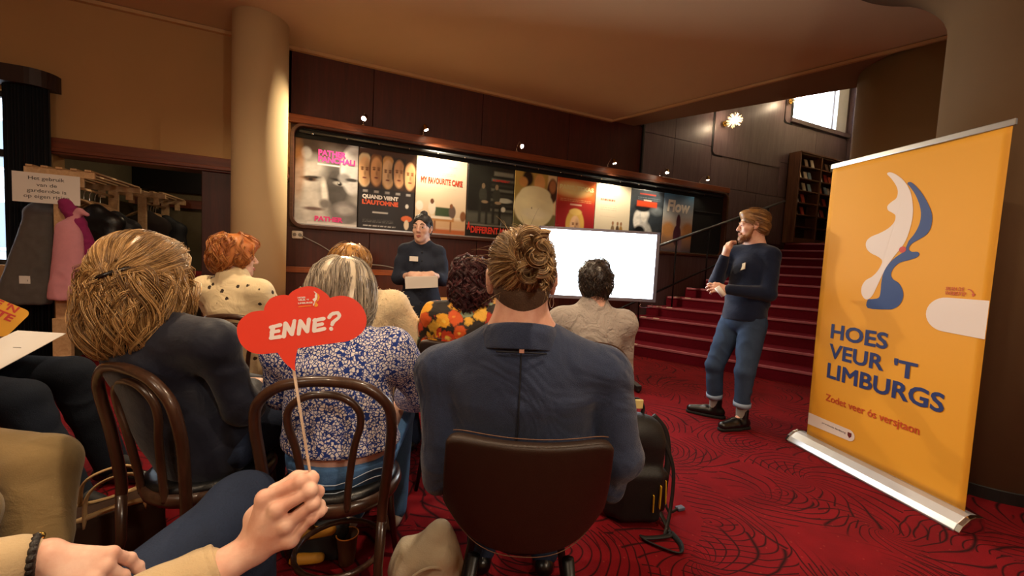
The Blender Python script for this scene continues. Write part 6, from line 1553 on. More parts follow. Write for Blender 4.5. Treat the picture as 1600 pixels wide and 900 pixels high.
for q in 'rl':
    a, t_ = J['a' + q], J['t' + q]; d = unit((t_ - a) * v3(1, 1, 0)); g = v3(a[0], a[1], 0); s = SDF()
    s.rc(g - d * .045 + v3(0, 0, .05), g + d * .06 + v3(0, 0, .05), .043, .045, .02); s.rc(g + d * .06 + v3(0, 0, .046), g + d * .185 + v3(0, 0, .038), .048, .036, .02); s.rc(g - d * .01 + v3(0, 0, .05), g - d * .012 + v3(0, 0, .155), .046, .048, .02); s.plane(g + v3(0, 0, .022), (0, 0, -1)); s.plane(g + v3(0, 0, .165), (0, 0, 1))
    o = s.obj('boot', M_shoe, P, .007)
    s = SDF(); s.rc(g - d * .05 + v3(0, 0, .012), g + d * .06 + v3(0, 0, .012), .046, .048, .02); s.rc(g + d * .06 + v3(0, 0, .012), g + d * .19 + v3(0, 0, .012), .049, .036, .02); s.plane(g + v3(0, 0, .026), (0, 0, 1)); s.plane(g + v3(0, 0, .001), (0, 0, -1)); link('sole', s.mesh('sole', .007), mat('black_rubber', '#0a0a0a', .8), o, True, True)
H = J['head']; hp = lambda x, y, z: H + Rh @ v3(x, y, z)
hs = SDF(); hs.el(hp(0, -.014, .052), v3(.084, .106, .084), .02, R=Rh); hs.el(hp(0, -.055, .0), v3(.076, .062, .078), .03, R=Rh); hs.el(hp(.0, .048, .108), v3(.060, .045, .026), .03, R=Rh); hs.el(hp(0, -.068, -.045), v3(.056, .040, .045), .03, R=Rh); hs.el(hp(0, .122, -.020), v3(.074, .070, .112), .012, 's', Rh); hs.el(hp(0, .03, -.085), v3(.09, .075, .055), .012, 's', Rh)
HM = hair_mat('hair_sandy', '#50341c', '#8a6236', '#c89c64', .36); hs.obj('hair', HM, P, .006, folds(.003, 80, 5))
rng = np.random.default_rng(14); sd = surf_seeds(hs, 900, hp(0, -.02, .03), .3, rng, lambda Q: ((Q - H) @ Rh)[:, 1] < .075)
pa = clumps(grow(hs, sd[:150], lambda Q, i: np.tile(Rh @ v3(.15, -1, -.45), (len(Q), 1)), 9, .013, .001, .15, 40, rng, lift=.010), 9, rng, .010, .4); o = link('hair_strands', strand_mesh('hair_strands', pa, .0009), HM, P, smooth=True); o['kind'] = 'stuff'
bs = SDF(); bs.el(hp(0, .050, -.090), v3(.052, .052, .040), .02, R=Rh); bs.el(hp(0, .088, -.108), v3(.026, .022, .024), .02, R=Rh)
for x in (-1, 1): bs.rc(hp(x * .064, .012, -.030), hp(x * .052, .040, -.080), .012, .018, .02); bs.rc(hp(x * .024, .094, -.062), hp(x * .004, .102, -.055), .007, .007, .006)
bs.el(hp(0, .105, -.069), v3(.019, .02, .007), .006, 's', Rh)
HB = hair_mat('beard_sandy', '#4a2a14', '#7c4a22', '#b07a44', .5); bs.obj('beard', HB, P, .006, folds(.003, 120, 6))
sd = surf_seeds(bs, 700, hp(0, .05, -.08), .2, rng); g_ = bs.grad(sd); pa = np.stack([sd + (g_ * .6 + v3(0, 0, -.8) + rng.normal(size=g_.shape) * .2) * f for f in (0, .006, .012)], 1); o = link('beard_strands', strand_mesh('beard_strands', pa, .0010), HB, P); o['kind'] = 'stuff'
bq = hp(0, 0, 0); bd_ = J['ch'] + R @ v3(-.075, .125, .045)
MB().box((-.03, -.002, -.028), (.03, .003, .028), MT(Vector(bd_)) @ Matrix(R.tolist()).to_4x4() @ Matrix.Rotation(.25, 4, 'X') @ Matrix.Rotation(.3, 4, 'Y')).obj('name_badge', mat('cream_badge', '#e8dcc0', .6), P)
cp = thing('rolled_paper', 'small white rolled paper in the left hand of the bearded man', 'paper', (2.83, 2.30, 1.12))
MB().tube([(2.84, 2.27, 1.085), (2.80, 2.31, 1.15)], .022, 14).obj('roll', M_white, cp, True)
# ================================================================ person holding the speech-bubble sign (lower left, partly in view)
P = human('person at the lower left holding the red sign, beige sleeves and blue jeans', (-.5, .75, 0))
R = Rz(face(.51, .86))
A = lambda *q: np.array(q, float)
J = dict(R=R, head=A(-.66, .36, 1.21), nk=A(-.63, .42, 1.07), sr=A(-.46, .33, .98), sl=A(-.77, .53, .97), ch=A(-.60, .50, .90), wst=A(-.54, .62, .72), pel=A(-.50, .70, .58), er=A(-.345, .60, .745), wr=A(-.115, .676, .815), el=A(-.66, .80, .765), wl=A(-.436, .872, .748),
         hr=A(-.42, .80, .545), hl=A(-.60, .66, .545), kr=A(-.225, 1.265, .558), kl=A(-.86, .98, .55), ar=A(-.20, 1.30, .10), al=A(-.95, 1.06, .10), tr=A(-.12, 1.43, .045), tl=A(-1.0, 1.2, .045))
RH = dict(W=(-0.106, 0.672, 0.819), i=[(-0.093, 0.671, 0.894), (-0.044, 0.658, 0.918), (-0.029, 0.669, 0.914), (-0.029, 0.682, 0.904)], m=[(-0.073, 0.655, 0.883), (-0.031, 0.650, 0.906), (-0.021, 0.670, 0.890), (-0.030, 0.688, 0.876)],
          r=[(-0.062, 0.652, 0.858), (-0.027, 0.649, 0.885), (-0.019, 0.670, 0.868), (-0.030, 0.690, 0.854)], p=[(-0.056, 0.655, 0.832), (-0.029, 0.652, 0.861), (-0.017, 0.660, 0.864), (-0.013, 0.674, 0.858)], t=[(-0.108, 0.70, 0.850), (-0.083, 0.708, 0.880), (-0.053, 0.704, 0.900), (-0.031, 0.690, 0.908)])
LH = dict(W=(-0.432, 0.873, 0.747), i=[(-0.352, 0.882, 0.722), (-0.335, 0.902, 0.694), (-0.325, 0.908, 0.672), (-0.318, 0.905, 0.655)], m=[(-0.354, 0.868, 0.710), (-0.336, 0.880, 0.678), (-0.326, 0.878, 0.655), (-0.320, 0.875, 0.642)], r=[(-0.364, 0.855, 0.700), (-0.345, 0.860, 0.668), (-0.338, 0.858, 0.646), (-.333, .855, .634)], p=[(-0.378, 0.842, 0.694), (-0.362, 0.842, 0.668), (-0.356, 0.840, 0.65), (-.352, .838, .64)], t=[(-0.425, 0.868, 0.722), (-0.395, 0.892, 0.708), (-0.368, 0.908, 0.694), (-0.346, 0.918, 0.682)])
s = SDF(); Rh0 = headR(face(.51, .86))
p = head_prims(s, J['head'], Rh0, 1.0, True); s.rc(p(0, -.035, -.06), J['nk'], .047, .052, .03); s.rc(J['nk'], J['ch'], .055, .09, .05); s.rc(J['ch'], J['wst'], .09, .085, .05); s.rc(J['wst'], J['pel'], .09, .09, .05)
for q in 'rl':
    s.rc(J['nk'], J['s' + q], .045, .04, .04); s.chain([J['s' + q], J['e' + q], J['w' + q]], [.036, .03, .022], .02); s.chain([J['h' + q], J['k' + q], J['a' + q]], [.06, .045, .033], .03); s.rc(J['pel'], J['h' + q], .07, .06, .04); s.rc(J['a' + q], J['t' + q], .03, .02, .02)
def fine_hand(s, D, wrist_dir, k=.012):
    W_ = A(*D['W'])
    for q, r in (('i', .0150), ('m', .0155), ('r', .0150), ('p', .0140)):
        m0 = A(*D[q][0]); s.rc(W_ + (m0 - W_) * .10, m0, .0165, .0108, k); s.el(m0, .0118, .006)
    s.rc(W_, W_ + wrist_dir * .06, .0225, .025, .012)
    for q, r0, r1 in (('i', .0102, .0076), ('m', .0102, .0076), ('r', .0098, .0072), ('p', .0086, .0064)):
        pts = [A(*x) for x in D[q]]; finger_chain(s, pts, r0, r1, .0045)
    pts = [A(*x) for x in D['t']]; s.rc(W_ + (pts[0] - W_) * .3, pts[0], .017, .0155, .012); s.chain(pts, [.0155, .0125, .0112, .0085], .006)
# the body is one surface; its hands are meshed finer below the cuffs as part of the same mesh
hd = SDF(); fine_hand(hd, RH, unit(J['er'] - J['wr'])); hd2 = SDF(); fine_hand(hd2, LH, unit(J['el'] - J['wl']))
bm = bmesh.new(); bm.from_mesh(s.mesh('body', .010))
for hh in (hd, hd2): bm.from_mesh(hh.mesh('hand', .0021))
me = bpy.data.meshes.new('body'); bm.to_mesh(me); bm.free()
SKH = skin_mat('skin_hand', '#e8c2ae', '#d8a08a'); b_ = link('body', me, SKH, P, True, True)
# nails
M_nail = mat('finger_nail', '#e8bcac', .22, var=.03)
def nail(D, q, up, parent, sc=1.0):
    a, b = A(*D[q][2]), A(*D[q][3]); d = unit(b - a); u = unit(np.asarray(up) - d * np.dot(up, d)); c = b - d * .003 + u * .0058
    x = np.cross(d, u); M = Matrix(((x[0], d[0], u[0], c[0]), (x[1], d[1], u[1], c[1]), (x[2], d[2], u[2], c[2]), (0, 0, 0, 1)))
    MB().sphere((0, 0, 0), 1, 14, 8, (.0052 * sc, .0066 * sc, .0022 * sc)).obj('nail', M_nail, parent, True) if False else None
    m = MB(); m.sphere((0, 0, 0), 1, 14, 8, (.0052 * sc, .0066 * sc, .0020 * sc)); m.v = [tuple(M @ Vector(v)) for v in m.v]; m.obj('nail', M_nail, parent, True)
nail(LH, 't', (.2, .2, .9), P, 1.25); nail(LH, 'i', (.6, -.2, .7), P); nail(LH, 'm', (.6, -.3, .6), P); nail(RH, 'p', (.6, -.7, .2), P, .85)
M_beige = cloth('beige_sweatshirt', '#c2ab86', .95, .5, 300., .12, .3)
s = top_sdf(J, 1.0, True, (.064, .056, .046)) if False else SDF()
fw = R @ A(0, 1, 0); s.rc(J['ch'], J['wst'], .165, .16, .06, flat=fw, fs=1.4); s.rc(J['wst'], J['pel'], .16, .175, .06, flat=fw, fs=1.35); s.rc(J['sr'], J['sl'], .066, .066, .05); s.rc(J['nk'] - A(0, 0, .02), J['ch'], .068, .13, .06, flat=fw, fs=1.25)
for q in 'rl': s.rc(J['nk'] - A(0, 0, .035), J['s' + q], .05, .056, .05); s.rc(J['s' + q], J['e' + q], .062, .053, .02)
cr_ = J['wr'] + unit(J['er'] - J['wr']) * .030; cl_ = J['wl'] + unit(J['el'] - J['wl']) * .03
s.rc(J['er'], J['er'] * .35 + cr_ * .65, .053, .043, .02); s.rc(J['er'] * .35 + cr_ * .65, cr_ + unit(J['er'] - J['wr']) * .03, .043, .0385, .012); s.rc(J['el'], cl_, .053, .040, .02)
for f_, r_ in ((.62, .0445), (.50, .0475), (.40, .049)): c_ = J['er'] * (1 - f_) + cr_ * f_; s.rc(c_, c_ + unit(J['wr'] - J['er']) * .012, r_, r_ - .003, .008)
s.plane(cr_, J['wr'] - J['er'], .003) if False else None
s.obj('sweatshirt', M_beige, P, .006, folds(.0035, 40, 31))
s = SDF(); dr = unit(J['er'] - J['wr']); s.rc(cr_ + dr * .002, cr_ + dr * .050, .0345, .0375, .004); s.plane(cr_ + dr * .004, -dr, .004); s.plane(cr_ + dr * .055, dr, .004); s.rc(J['wr'] - dr * .05, J['er'], .027, .027, .004, 's'); s.obj('cuff', M_beige, P, .003)
s = SDF(); dl = unit(J['el'] - J['wl']); s.rc(cl_, cl_ + dl * .05, .035, .039, .004); s.plane(cl_ + dl * .002, -dl, .004); s.plane(cl_ + dl * .05, dl, .004); s.obj('cuff', M_beige, P, .003)
M_band = mat('braided_wristband', '#1c1410', .5, var=.5, vscale=90, bump=.8, bscale=160)
for k_, f_ in enumerate((.006, .019)):
    c_ = J['wl'] + dl * f_; u_ = unit(np.cross(dl, (0, 0, 1))); w_ = np.cross(dl, u_); o = MB().tube([c_ + (u_ * math.cos(a) + w_ * math.sin(a)) * (.0285 + .0012 * math.sin(a * 18)) for a in np.linspace(0, 6.28, 73)[:-1]], .0062, 8, closed=True).obj('wristband', M_band, P, True)
MB().sphere(J['wl'] + dl * .012 + A(0.004, .02, .022), .007, 10, 8).obj('clasp', M_brass, P, True)
s = SDF(); fwv = fw; s.rc(J['pel'] + A(0, 0, .05), J['pel'], .155, .165, .05, flat=fw, fs=1.3)
for q in 'rl': s.chain([J['h' + q], J['k' + q], J['a' + q] + (J['k' + q] - J['a' + q]) * .1], [.10, .078, .056], .035)
s.rc(J['kr'] * .85 + J['hr'] * .15 + A(.0, .03, .05), J['kr'] + A(-.02, .02, .012), .03, .04, .05)
s.obj('jeans', JEANS_D, P, .0065, folds(.003, 34, 33)); shoes(P, J, M_shoe)
H = J['head']; hs = SDF(); hs.el(H + Rh0 @ A(0, -.015, .045), A(.09, .108, .088), .03, R=Rh0); hs.el(H + Rh0 @ A(0, -.06, -.06), A(.085, .06, .12), .04, R=Rh0); hs.el(H + Rh0 @ A(0, .11, -.04), A(.062, .07, .1), .02, 's', Rh0); hs.obj('hair', hair_mat('hair_darkbrown', '', '', ''), P, .011)
bentw = copy_tree(CH['floral'], (-.50, .72, 0), face(.51, .86), 'dark bentwood chair at the lower left under the person with the red sign')

# ---------------------------------------------------------------- the sign itself
sg = thing('speech_bubble_sign', 'red cloud-shaped speech-bubble sign reading Enne? on a thin stick', 'sign', (-.034, .669, .90))
sn = Vector((.0738, -.9854, .1537)); sx = Vector((.9972, .0746, 0)); sy = sn.cross(sx)
MSG = Matrix(((sx.x, sy.x, sn.x, -.050), (sx.y, sy.y, sn.y, .668), (sx.z, sy.z, sn.z, 1.158), (0, 0, 0, 1)))
OUT = [(-0.0045, -0.0714), (-0.0119, -0.0648), (-0.0195, -0.0561), (-0.0277, -0.0428), (-0.0387, -0.0435), (-0.0502, -0.0434), (-0.0615, -0.0395), (-0.0714, -0.0295), (-0.0766, -0.0156), (-0.0769, -0.0025), (-0.0722, 0.0072), (-0.0627, 0.0153), (-0.0529, 0.0178), (-0.0458, 0.0181), (-0.0445, 0.0252), (-0.0388, 0.0346), (-0.0316, 0.0388), (-0.0227, 0.0409), (-0.0152, 0.0402), (-0.0107, 0.0458), (-0.0016, 0.0512), (0.0109, 0.0543), (0.0237, 0.0516), (0.0352, 0.0435), (0.0408, 0.0366), (0.0484, 0.0392), (0.0602, 0.04), (0.074, 0.0357), (0.0863, 0.0245), (0.0934, 0.0095), (0.0942, -0.0036), (0.09, -0.0146), (0.0813, -0.0235), (0.0676, -0.0303), (0.0508, -0.0324), (0.0248, -0.035), (-0.0017, -0.0381), (-0.0037, -0.0476), (-0.005, -0.0595)]
keep = {0, 3, 13, 18, 24, 36}
def smooth_keep(L, keep, n=4):
    N = len(L); out = []; ks = sorted(keep)
    for a, b in zip(ks, ks[1:] + [ks[0] + N]):
        seg = [(L[i % N][0], L[i % N][1], 0) for i in range(a, b + 1)]; out += [(q.x, q.y) for q in catmull(seg, n)[:-1]]
    return out
MB().prism(smooth_keep(OUT, keep), MSG @ MT((0, 0, -.0012)), .0012).obj('bubble', mat('red_card', '#e8402c', .42, var=.03), sg)
ST = [[(-0.0366, -0.006), (-0.0249, -0.003)], [(-0.0356, -0.0131), (-0.0271, -0.0117)], [(-0.0363, -0.0215), (-0.0246, -0.02)], [(-0.034, -0.0051), (-0.0357, -0.0215)], [(-0.0201, -0.0201), (-0.0184, -0.0007), (-0.0097, -0.0171), (-0.0069, 0.0024)], [(-0.0011, -0.0168), (0.0007, 0.0022), (0.0103, -0.0137), (0.0122, 0.0044)], [(0.0205, 0.0036), (0.0194, -0.0133)], [(0.0195, 0.0025), (0.0324, 0.0051)], [(0.0206, -0.0053), (0.0302, -0.003)], [(0.0197, -0.0133), (0.0335, -0.0103)], [(0.0398, 0.0067), (0.0437, 0.0117), (0.052, 0.0134), (0.0538, 0.0072), (0.0462, 0.0001), (0.0442, -0.0041)], [(0.0426, -0.0102), (0.043, -0.0113)]]
def ribbon(m, pts, hw, M, t):
    n = len(pts)
    L, Rr = [], []
    for i, (x, y) in enumerate(pts):
        a = pts[max(i - 1, 0)]; b = pts[min(i + 1, n - 1)]; dx, dy = b[0] - a[0], b[1] - a[1]; l = math.hypot(dx, dy) + 1e-9; nx, ny = -dy / l, dx / l
        wv = hw * (1 + .12 * math.sin(i * 2.1 + x * 900)); L.append((x + nx * wv, y + ny * wv)); Rr.append((x - nx * wv, y - ny * wv))
    m.prism(L + Rr[::-1], M, t)
    for e, dz_ in ((pts[0], .00002), (pts[-1], .00004)): m.prism([(e[0] + hw * math.cos(a), e[1] + hw * math.sin(a)) for a in np.linspace(0, 6.28, 11)[:-1]], M @ MT((0, 0, dz_)), t)
groups = [ST[0:4], ST[4:5], ST[5:6], ST[6:10], ST[10:12]]
M_wi = mat('white_ink', '#f2ecea', .5, var=0)
for g_ in groups:
    m = MB()
    n_ = 0
    for k_, st in enumerate(g_):
        for a_, b_2 in (zip(st[:-1], st[1:]) if len(st) < 6 else [(None, None)]):
            pts = [(q.x, q.y) for q in catmull([(x, y, 0) for x, y in st], 4)] if a_ is None else [a_, ((a_[0] + b_2[0]) / 2, (a_[1] + b_2[1]) / 2), b_2]
            n_ += 1; ribbon(m, pts, .0027, MSG @ MT((0, 0, .0002 + .00006 * n_)), .0001)
    m.obj('lettering', M_wi, sg)
lettering('HOES', .1, MSG @ MT((0, 0, .0003)) @ Matrix.Rotation(.04, 4, 'Z'), M_wi, sg, .004, fit=(-.0018, .0356, .0085, .0382))
lettering('VEUR', .1, MSG @ MT((0, 0, .0003)) @ Matrix.Rotation(.04, 4, 'Z'), M_wi, sg, .004, fit=(-.0014, .0320, .0086, .0346)); lettering("'T", .1, MSG @ MT((0, 0, .0003)) @ Matrix.Rotation(.04, 4, 'Z'), M_wi, sg, .003, fit=(.0100, .0320, .0134, .0346))
lettering('LIMBURGS', .1, MSG @ MT((0, 0, .0003)) @ Matrix.Rotation(.07, 4, 'Z'), M_wi, sg, .004, fit=(-.0005, .0272, .0188, .0298))
M_yi = mat('yellow_ink', '#f0a832', .5, var=0)
ribbon_m = MB(); ribbon(ribbon_m, [(-0.0017, 0.0233), (.006, .0241), (0.0148, 0.0248)], .0004, MSG @ MT((0, 0, .0003)), .0002); ribbon_m.obj('underline', M_yi, sg)
WF = [(0.0179, 0.0468), (0.0199, 0.046), (0.0223, 0.0436), (0.0234, 0.0388), (0.0224, 0.0344), (0.0205, 0.0312), (0.0196, 0.029), (0.0192, 0.0258), (0.0182, 0.0247), (0.0172, 0.0258), (0.0182, 0.0285), (0.0193, 0.0306), (0.0166, 0.0339), (0.0171, 0.035), (0.02, 0.0371), (0.0195, 0.0406), (0.0206, 0.0431), (0.0184, 0.0457)]
YF = [(0.0226, 0.0442), (0.0253, 0.0415), (0.0265, 0.0377), (0.0254, 0.0344), (0.0244, 0.0333), (0.0254, 0.0328), (0.022, 0.0306), (0.022, 0.029), (0.0245, 0.0263), (0.024, 0.0242), (0.0216, 0.0231), (0.0194, 0.0237), (0.0192, 0.0242), (0.0206, 0.0263), (0.0201, 0.029), (0.022, 0.0312), (0.0234, 0.0344), (0.0241, 0.0382)]
MB().prism(WF, MSG @ MT((0, 0, .0003)), .0002).obj('white_figure', M_wi, sg); MB().prism(YF, MSG @ MT((0, 0, .00025)), .0002).obj('yellow_figure', M_yi, sg)
a0 = MSG @ Vector((-.0105, -.045, -.003)); a1 = Vector((-.0338, .690, .9175)); a2 = a1 + (a1 - a0).normalized() * .04
MB().tube([a0, a1, a2], .0020, 8).obj('stick', mat('white_stick', '#dcc4ac', .5), sg, True)

# ================================================================ person in khaki trousers (left edge) and person in dark jeans with paper
def side_person(label, loc, yaw, head, M_top, M_leg, legs, hairm, sw=.19, lean=0):
    P = human(label, loc); J = seated(loc, yaw, head, sw=sw, legs=legs); Rh = headR(yaw); J['wr'] = J['w'](.10, .14, .70); J['wl'] = J['w'](-.10, .14, .70); J['hdr'] = J['R'] @ v3(-1, .15, -.1); J['hdl'] = J['R'] @ v3(1, .15, -.1); body(P, J, Rh, SK, 1.0, False, h=.010)
    top_sdf(J, 1.05, False).obj('jacket', M_top, P, .013, folds(.008, 22, 41)); s = trousers_sdf(J, (.105, .088, .066)); s.obj('trousers', M_leg, P, .009, folds(.007, 24, 43)); shoes(P, J, M_shoe)
    for q in 'rl':
        k_ = SDF(); k_.rc(J['a' + q] + (J['k' + q] - J['a' + q]) * .2, J['a' + q], .043, .043, .01); k_.rc(J['a' + q], J['a' + q] * .25 + J['t' + q] * .75, .040, .030, .02); k_.obj('sock', M_blackc, P, .010)
    H = J['head']; hs = SDF(); hs.el(H + Rh @ A(0, -.012, .05), A(.084, .104, .082), .02, R=Rh); hs.el(H + Rh @ A(0, -.05, -.005), A(.079, .066, .078), .03, R=Rh); hs.el(H + Rh @ A(0, .11, -.03), A(.066, .07, .085), .015, 's', Rh); hs.obj('hair', hairm, P, .011, folds(.006, 80, 5)); return P, J
M_khaki = cloth('khaki_cotton', '#86704a', .9, .4, 260., .15, .4)
side_person('person at the left edge in khaki trousers, only the knee in view', (-1.34, 1.84, 0), face(.98, -.16), (-1.46, 1.86, 1.21), cloth('dark_green_jacket', '#2a2c22'), M_khaki, dict(kl=(.03, .50, .545), al=(.24, .60, .10), tl=(.27, .76, .045), kr=(.26, .46, .51), ar=(.36, .44, .10), tr=(.36, .60, .045)), hair_mat('hair_darkbrown', '', '', ''))
copy_tree(CH['floral'], (-1.34, 1.84, 0), face(.98, -.16), 'dark bentwood chair at the left edge under the person in khaki trousers')
P12, J12 = side_person('person at the far left in black jeans with paper on the lap', (-1.80, 2.82, 0), face(.96, -.28), (-1.90, 2.85, 1.22), cloth('dark_red_jacket', '#4a1016'), JEANS_B, dict(kl=(-.06, .58, .585), al=(-.10, .72, .12), tl=(-.08, .88, .10), kr=(.20, .60, .545), ar=(.18, .78, .10), tr=(.18, .93, .045)), hair_mat('hair_black', '', '', ''))
copy_tree(CH['floral'], (-1.80, 2.82, 0), face(.96, -.28), 'dark bentwood chair at the far left under the person with paper on the lap')
pp = thing('paper_sheets', 'pale sheets of paper lying on the lap of the person in black jeans', 'paper', (-1.47, 2.72, .66))
Mp = MT((-1.46, 2.70, .715)) @ Matrix.Rotation(-.45, 4, 'Z') @ Matrix.Rotation(.42, 4, 'X')
MB().box((-.13, -.16, 0), (.13, .16, .003), Mp).obj('sheet', M_white, pp); MB().box((-.12, -.155, .0035), (.14, .165, .006), Mp).obj('sheet', M_white, pp); MB().box((.02, .03, .006), (.06, .032, .0075), Mp).obj('pen_mark', M_black, pp)
ys = thing('yellow_sign', 'yellow speech-bubble sign with red lettering at the left edge of the picture', 'sign', (-1.25, 2.24, .93))
yn = (Vector((0, 0, 1.262)) - Vector((-1.22, 2.25, .94))).normalized(); yx = Vector((0, 0, 1)).cross(yn).normalized()
MY = frame((-1.195, 2.245, .93), yx, yn) @ Matrix.Rotation(-.62, 4, 'Z')
MB().prism(rrect(-.24, -.06, .03, .062, .02, 5), MY, .003).obj('card', mat('yellow_card', '#e0a020', .5, var=.03), ys)
for s_, f_ in (("E 'N", (-.07, .035, -.005, .062)), ('ETTE', (-.09, -.0, .005, .028)), ('AN!', (-.08, -.035, -.02, -.008))): lettering(s_, .1, MY @ MT((0, 0, .0035)), mat('ink_c03020', '#c03020', .5, var=0), ys, .004, fit=f_)
MB().tube([MY @ Vector((-.12, -.02, -.002)), Vector(J12['wr']) + Vector((.03, -.02, .02))], .003, 8).obj('stick', mat('white_stick', ''), ys, True)
# ---------------------------------------------------------------- bags and the cup on the carpet
M_bp = mat('black_nylon', '#0b0b0d', .6, var=.2, bump=.3, bscale=220)
bk = thing('backpack', 'black backpack with yellow markings standing on the carpet beside the blazer man', 'backpack', (1.42, 1.54, 0))
Rb = Rz(-.35) @ Rx(.10); B0_ = v3(1.405, 1.60, 0); bw = lambda x, y, z: B0_ + Rb @ v3(x, y, z)
s = SDF(); s.box(bw(0, 0, .24), v3(.15, .10, .24), .07, .03, R=Rb); s.el(bw(0, 0, .47), v3(.13, .09, .07), .05, R=Rb); s.box(bw(.02, -.10, .17), v3(.11, .04, .14), .035, .03, R=Rb); s.box(bw(.155, .0, .15), v3(.03, .07, .11), .025, .03, R=Rb); s.plane((0, 0, .004), (0, 0, -1))
s.obj('pack', M_bp, bk, .010, folds(.006, 30, 51))
MB().tube(catmull([bw(-.03, .05, .51), bw(-.03, .06, .57), bw(.02, .05, .60), bw(.05, .04, .56), bw(.04, .03, .51)], 5), .011, 8, flat=.5).obj('grab_handle', M_bp, bk, True)
MB().box((-.022, -.006, -.018), (.022, .006, .03), MT(Vector(bw(.02, .03, .575))) @ Matrix(Rb.tolist()).to_4x4()).obj('hang_tag', mat('white_yellow_tag', '#e8d890', .5), bk, bevel=.004)
M_yel = mat('yellow_print', '#c89a20', .6)
for (a, b, c_) in (((.145, -.03, .30), (.175, .02, .17), .014), ((.178, .04, .22), (.186, .045, .10), .010), ((.10, -.147, .25), (.105, -.147, .13), .014), ((.07, -.147, .20), (.075, -.147, .11), .012), ((.15, -.09, .24), (.158, -.10, .12), .010)): MB().bar(bw(*a), bw(*b), c_, .006, Rb @ v3(1, 0, 0)).obj('yellow_marking', M_yel, bk, bevel=.002)
MB().tube(catmull([bw(.12, .07, .50), bw(.19, .06, .42), bw(.21, .03, .28), bw(.19, .0, .14), bw(.17, -.04, .05)], 5), .017, 8, flat=.45).obj('shoulder_strap', M_bp, bk, True)
MB().tube(catmull([bw(.13, -.06, .44), bw(.18, -.09, .30), bw(.17, -.13, .12), bw(.12, -.2, .02)], 5), .012, 8, flat=.45).obj('shoulder_strap', M_bp, bk, True)
st_ = [(1.50, 1.46, .06), (1.50, 1.40, .013), (1.47, 1.36, .012), (1.36, 1.38, .012), (1.33, 1.395, .014), (1.345, 1.35, .012), (1.40, 1.27, .012), (1.435, 1.255, .012), (1.475, 1.30, .012), (1.49, 1.37, .012)]
MB().tube(catmull(st_, 5), .013, 8, flat=.35, up=(1, 0, 0)).obj('trailing_strap', M_bp, bk, True)
MB().tube(catmull([bw(.19, .02, .12), (1.60, 1.50, .02), (1.68, 1.51, .012)], 5), .008, 6, flat=.4).obj('loose_strap', M_bp, bk, True)
MB().box((1.67, 1.495, .002), (1.715, 1.525, .018)).obj('buckle', mat('blue_grey_buckle', '#4a5468', .4), bk, bevel=.004)

bg = thing('canvas_bag', 'beige canvas bag slumped on the carpet between the floral woman and the blazer man', 'bag', (.32, 1.38, 0))
M_cv = cloth('beige_canvas', '#c4b69c', .95, .5, 260., .12, .5)
s = SDF(); c_ = v3(.315, 1.375, 0); s.box(c_ + v3(0, 0, .12), v3(.115, .07, .12), .05, .03, R=Rz(-.35)); s.rc(c_ + v3(-.06, .01, .17), c_ + v3(.055, .02, .255), .055, .032, .05); s.rc(c_ + v3(.055, .02, .255), c_ + v3(.10, -.01, .14), .03, .04, .04); s.rc(c_ + v3(-.1, 0, .05), c_ + v3(-.09, 0, .15), .04, .03, .04); s.plane((0, 0, .003), (0, 0, -1))
s.obj('bag_body', M_cv, bg, .008, folds(.012, 26, 61))
MB().tube(catmull([c_ + v3(-.11, -.075, .08), c_ + v3(-.07, -.085, .19), c_ + v3(.01, -.085, .21), c_ + v3(.09, -.075, .13), c_ + v3(.11, -.07, .03)], 6), .005, 8).obj('cord_handle', M_cv, bg, True)
MB().tube(catmull([c_ + v3(.03, .03, .27), c_ + v3(.08, .02, .24), c_ + v3(.115, -.02, .17), c_ + v3(.12, -.03, .06)], 6), .011, 8, flat=.4).obj('shoulder_strap', M_cv, bg, True)

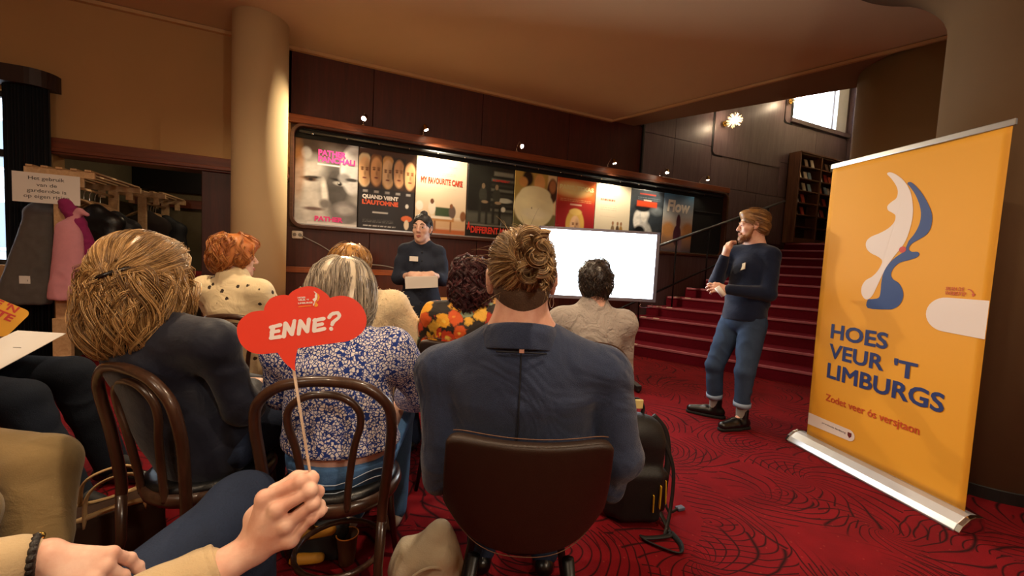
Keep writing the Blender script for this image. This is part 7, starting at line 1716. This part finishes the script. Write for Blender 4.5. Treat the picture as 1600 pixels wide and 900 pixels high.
tt = thing('tote_bag', 'dark brown tote bag with pale handles on the carpet behind the khaki knee', 'bag', (-.80, 2.02, 0))
s = SDF(); c_ = v3(-.80, 2.02, 0); Rt = Rz(.5); s.box(c_ + v3(0, 0, .12), v3(.16, .07, .12), .04, .03, R=Rt); s.plane((0, 0, .003), (0, 0, -1)); s.obj('bag_body', mat('dark_brown_canvas', '#38200f', .85, var=.3), tt, .010, folds(.008, 24, 71))
M_th = mat('cream_webbing', '#c8a878', .8)
rim = [c_ + Rt @ v3(.155 * math.cos(a), .068 * math.sin(a), .235 + .012 * math.sin(3 * a)) for a in np.linspace(0, 6.28, 25)[:-1]]
MB().tube(rim, .010, 8, closed=True).obj('rim', M_th, tt, True)
for yy in (-.06, .06):
    MB().tube(catmull([c_ + Rt @ v3(-.08, yy, .20), c_ + Rt @ v3(-.075, yy, .31), c_ + Rt @ v3(-.03, yy * .8, .352), c_ + Rt @ v3(.05, yy * .8, .352), c_ + Rt @ v3(.085, yy, .30), c_ + Rt @ v3(.085, yy, .20)], 5), .013, 8, flat=.4, up=(0, 1, 0)).obj('handle', M_th, tt, True)

cu = thing('paper_cup', 'brown paper cup standing on the carpet under the chair of the floral woman', 'cup', (.06, 1.70, 0))
MB().lathe([(.030, 0), (.0305, .003), (.041, .115), (.0435, .118), (.0435, .122), (.0405, .122), (.030, .02)], 28, (.06, 1.70, 0)).obj('cup', mat('brown_paper_cup', '#5a3a22', .6), cu, True)
MB().tube([(.06 + .0425 * math.cos(a), 1.70 + .0425 * math.sin(a), .121) for a in np.linspace(0, 6.28, 25)[:-1]], .0025, 6, closed=True).obj('rim', mat('orange_rim', '#e08a30', .5), cu, True)
sb = thing('shoulder_bag', 'black shoulder bag with mustard lining lying under the chair of the floral woman', 'bag', (-.06, 1.80, 0))
s = SDF(); c_ = v3(-.06, 1.80, 0); s.box(c_ + v3(0, 0, .07), v3(.13, .07, .07), .04, .02, R=Rz(-.4)); s.rc(c_ + v3(-.1, -.03, .12), c_ + v3(.10, -.06, .12), .03, .03, .03); s.plane((0, 0, .003), (0, 0, -1)); s.obj('bag_body', M_blackc, sb, .010, folds(.010, 26, 81))
s = SDF(); s.rc(c_ + v3(-.09, -.06, .135), c_ + v3(.06, -.08, .135), .022, .018, .02); s.rc(c_ + v3(-.07, -.09, .05), c_ + v3(.02, -.10, .045), .02, .018, .02); s.obj('lining', mat('mustard_lining', '#b07818', .7, var=.3), sb, .008, folds(.006, 40, 83))
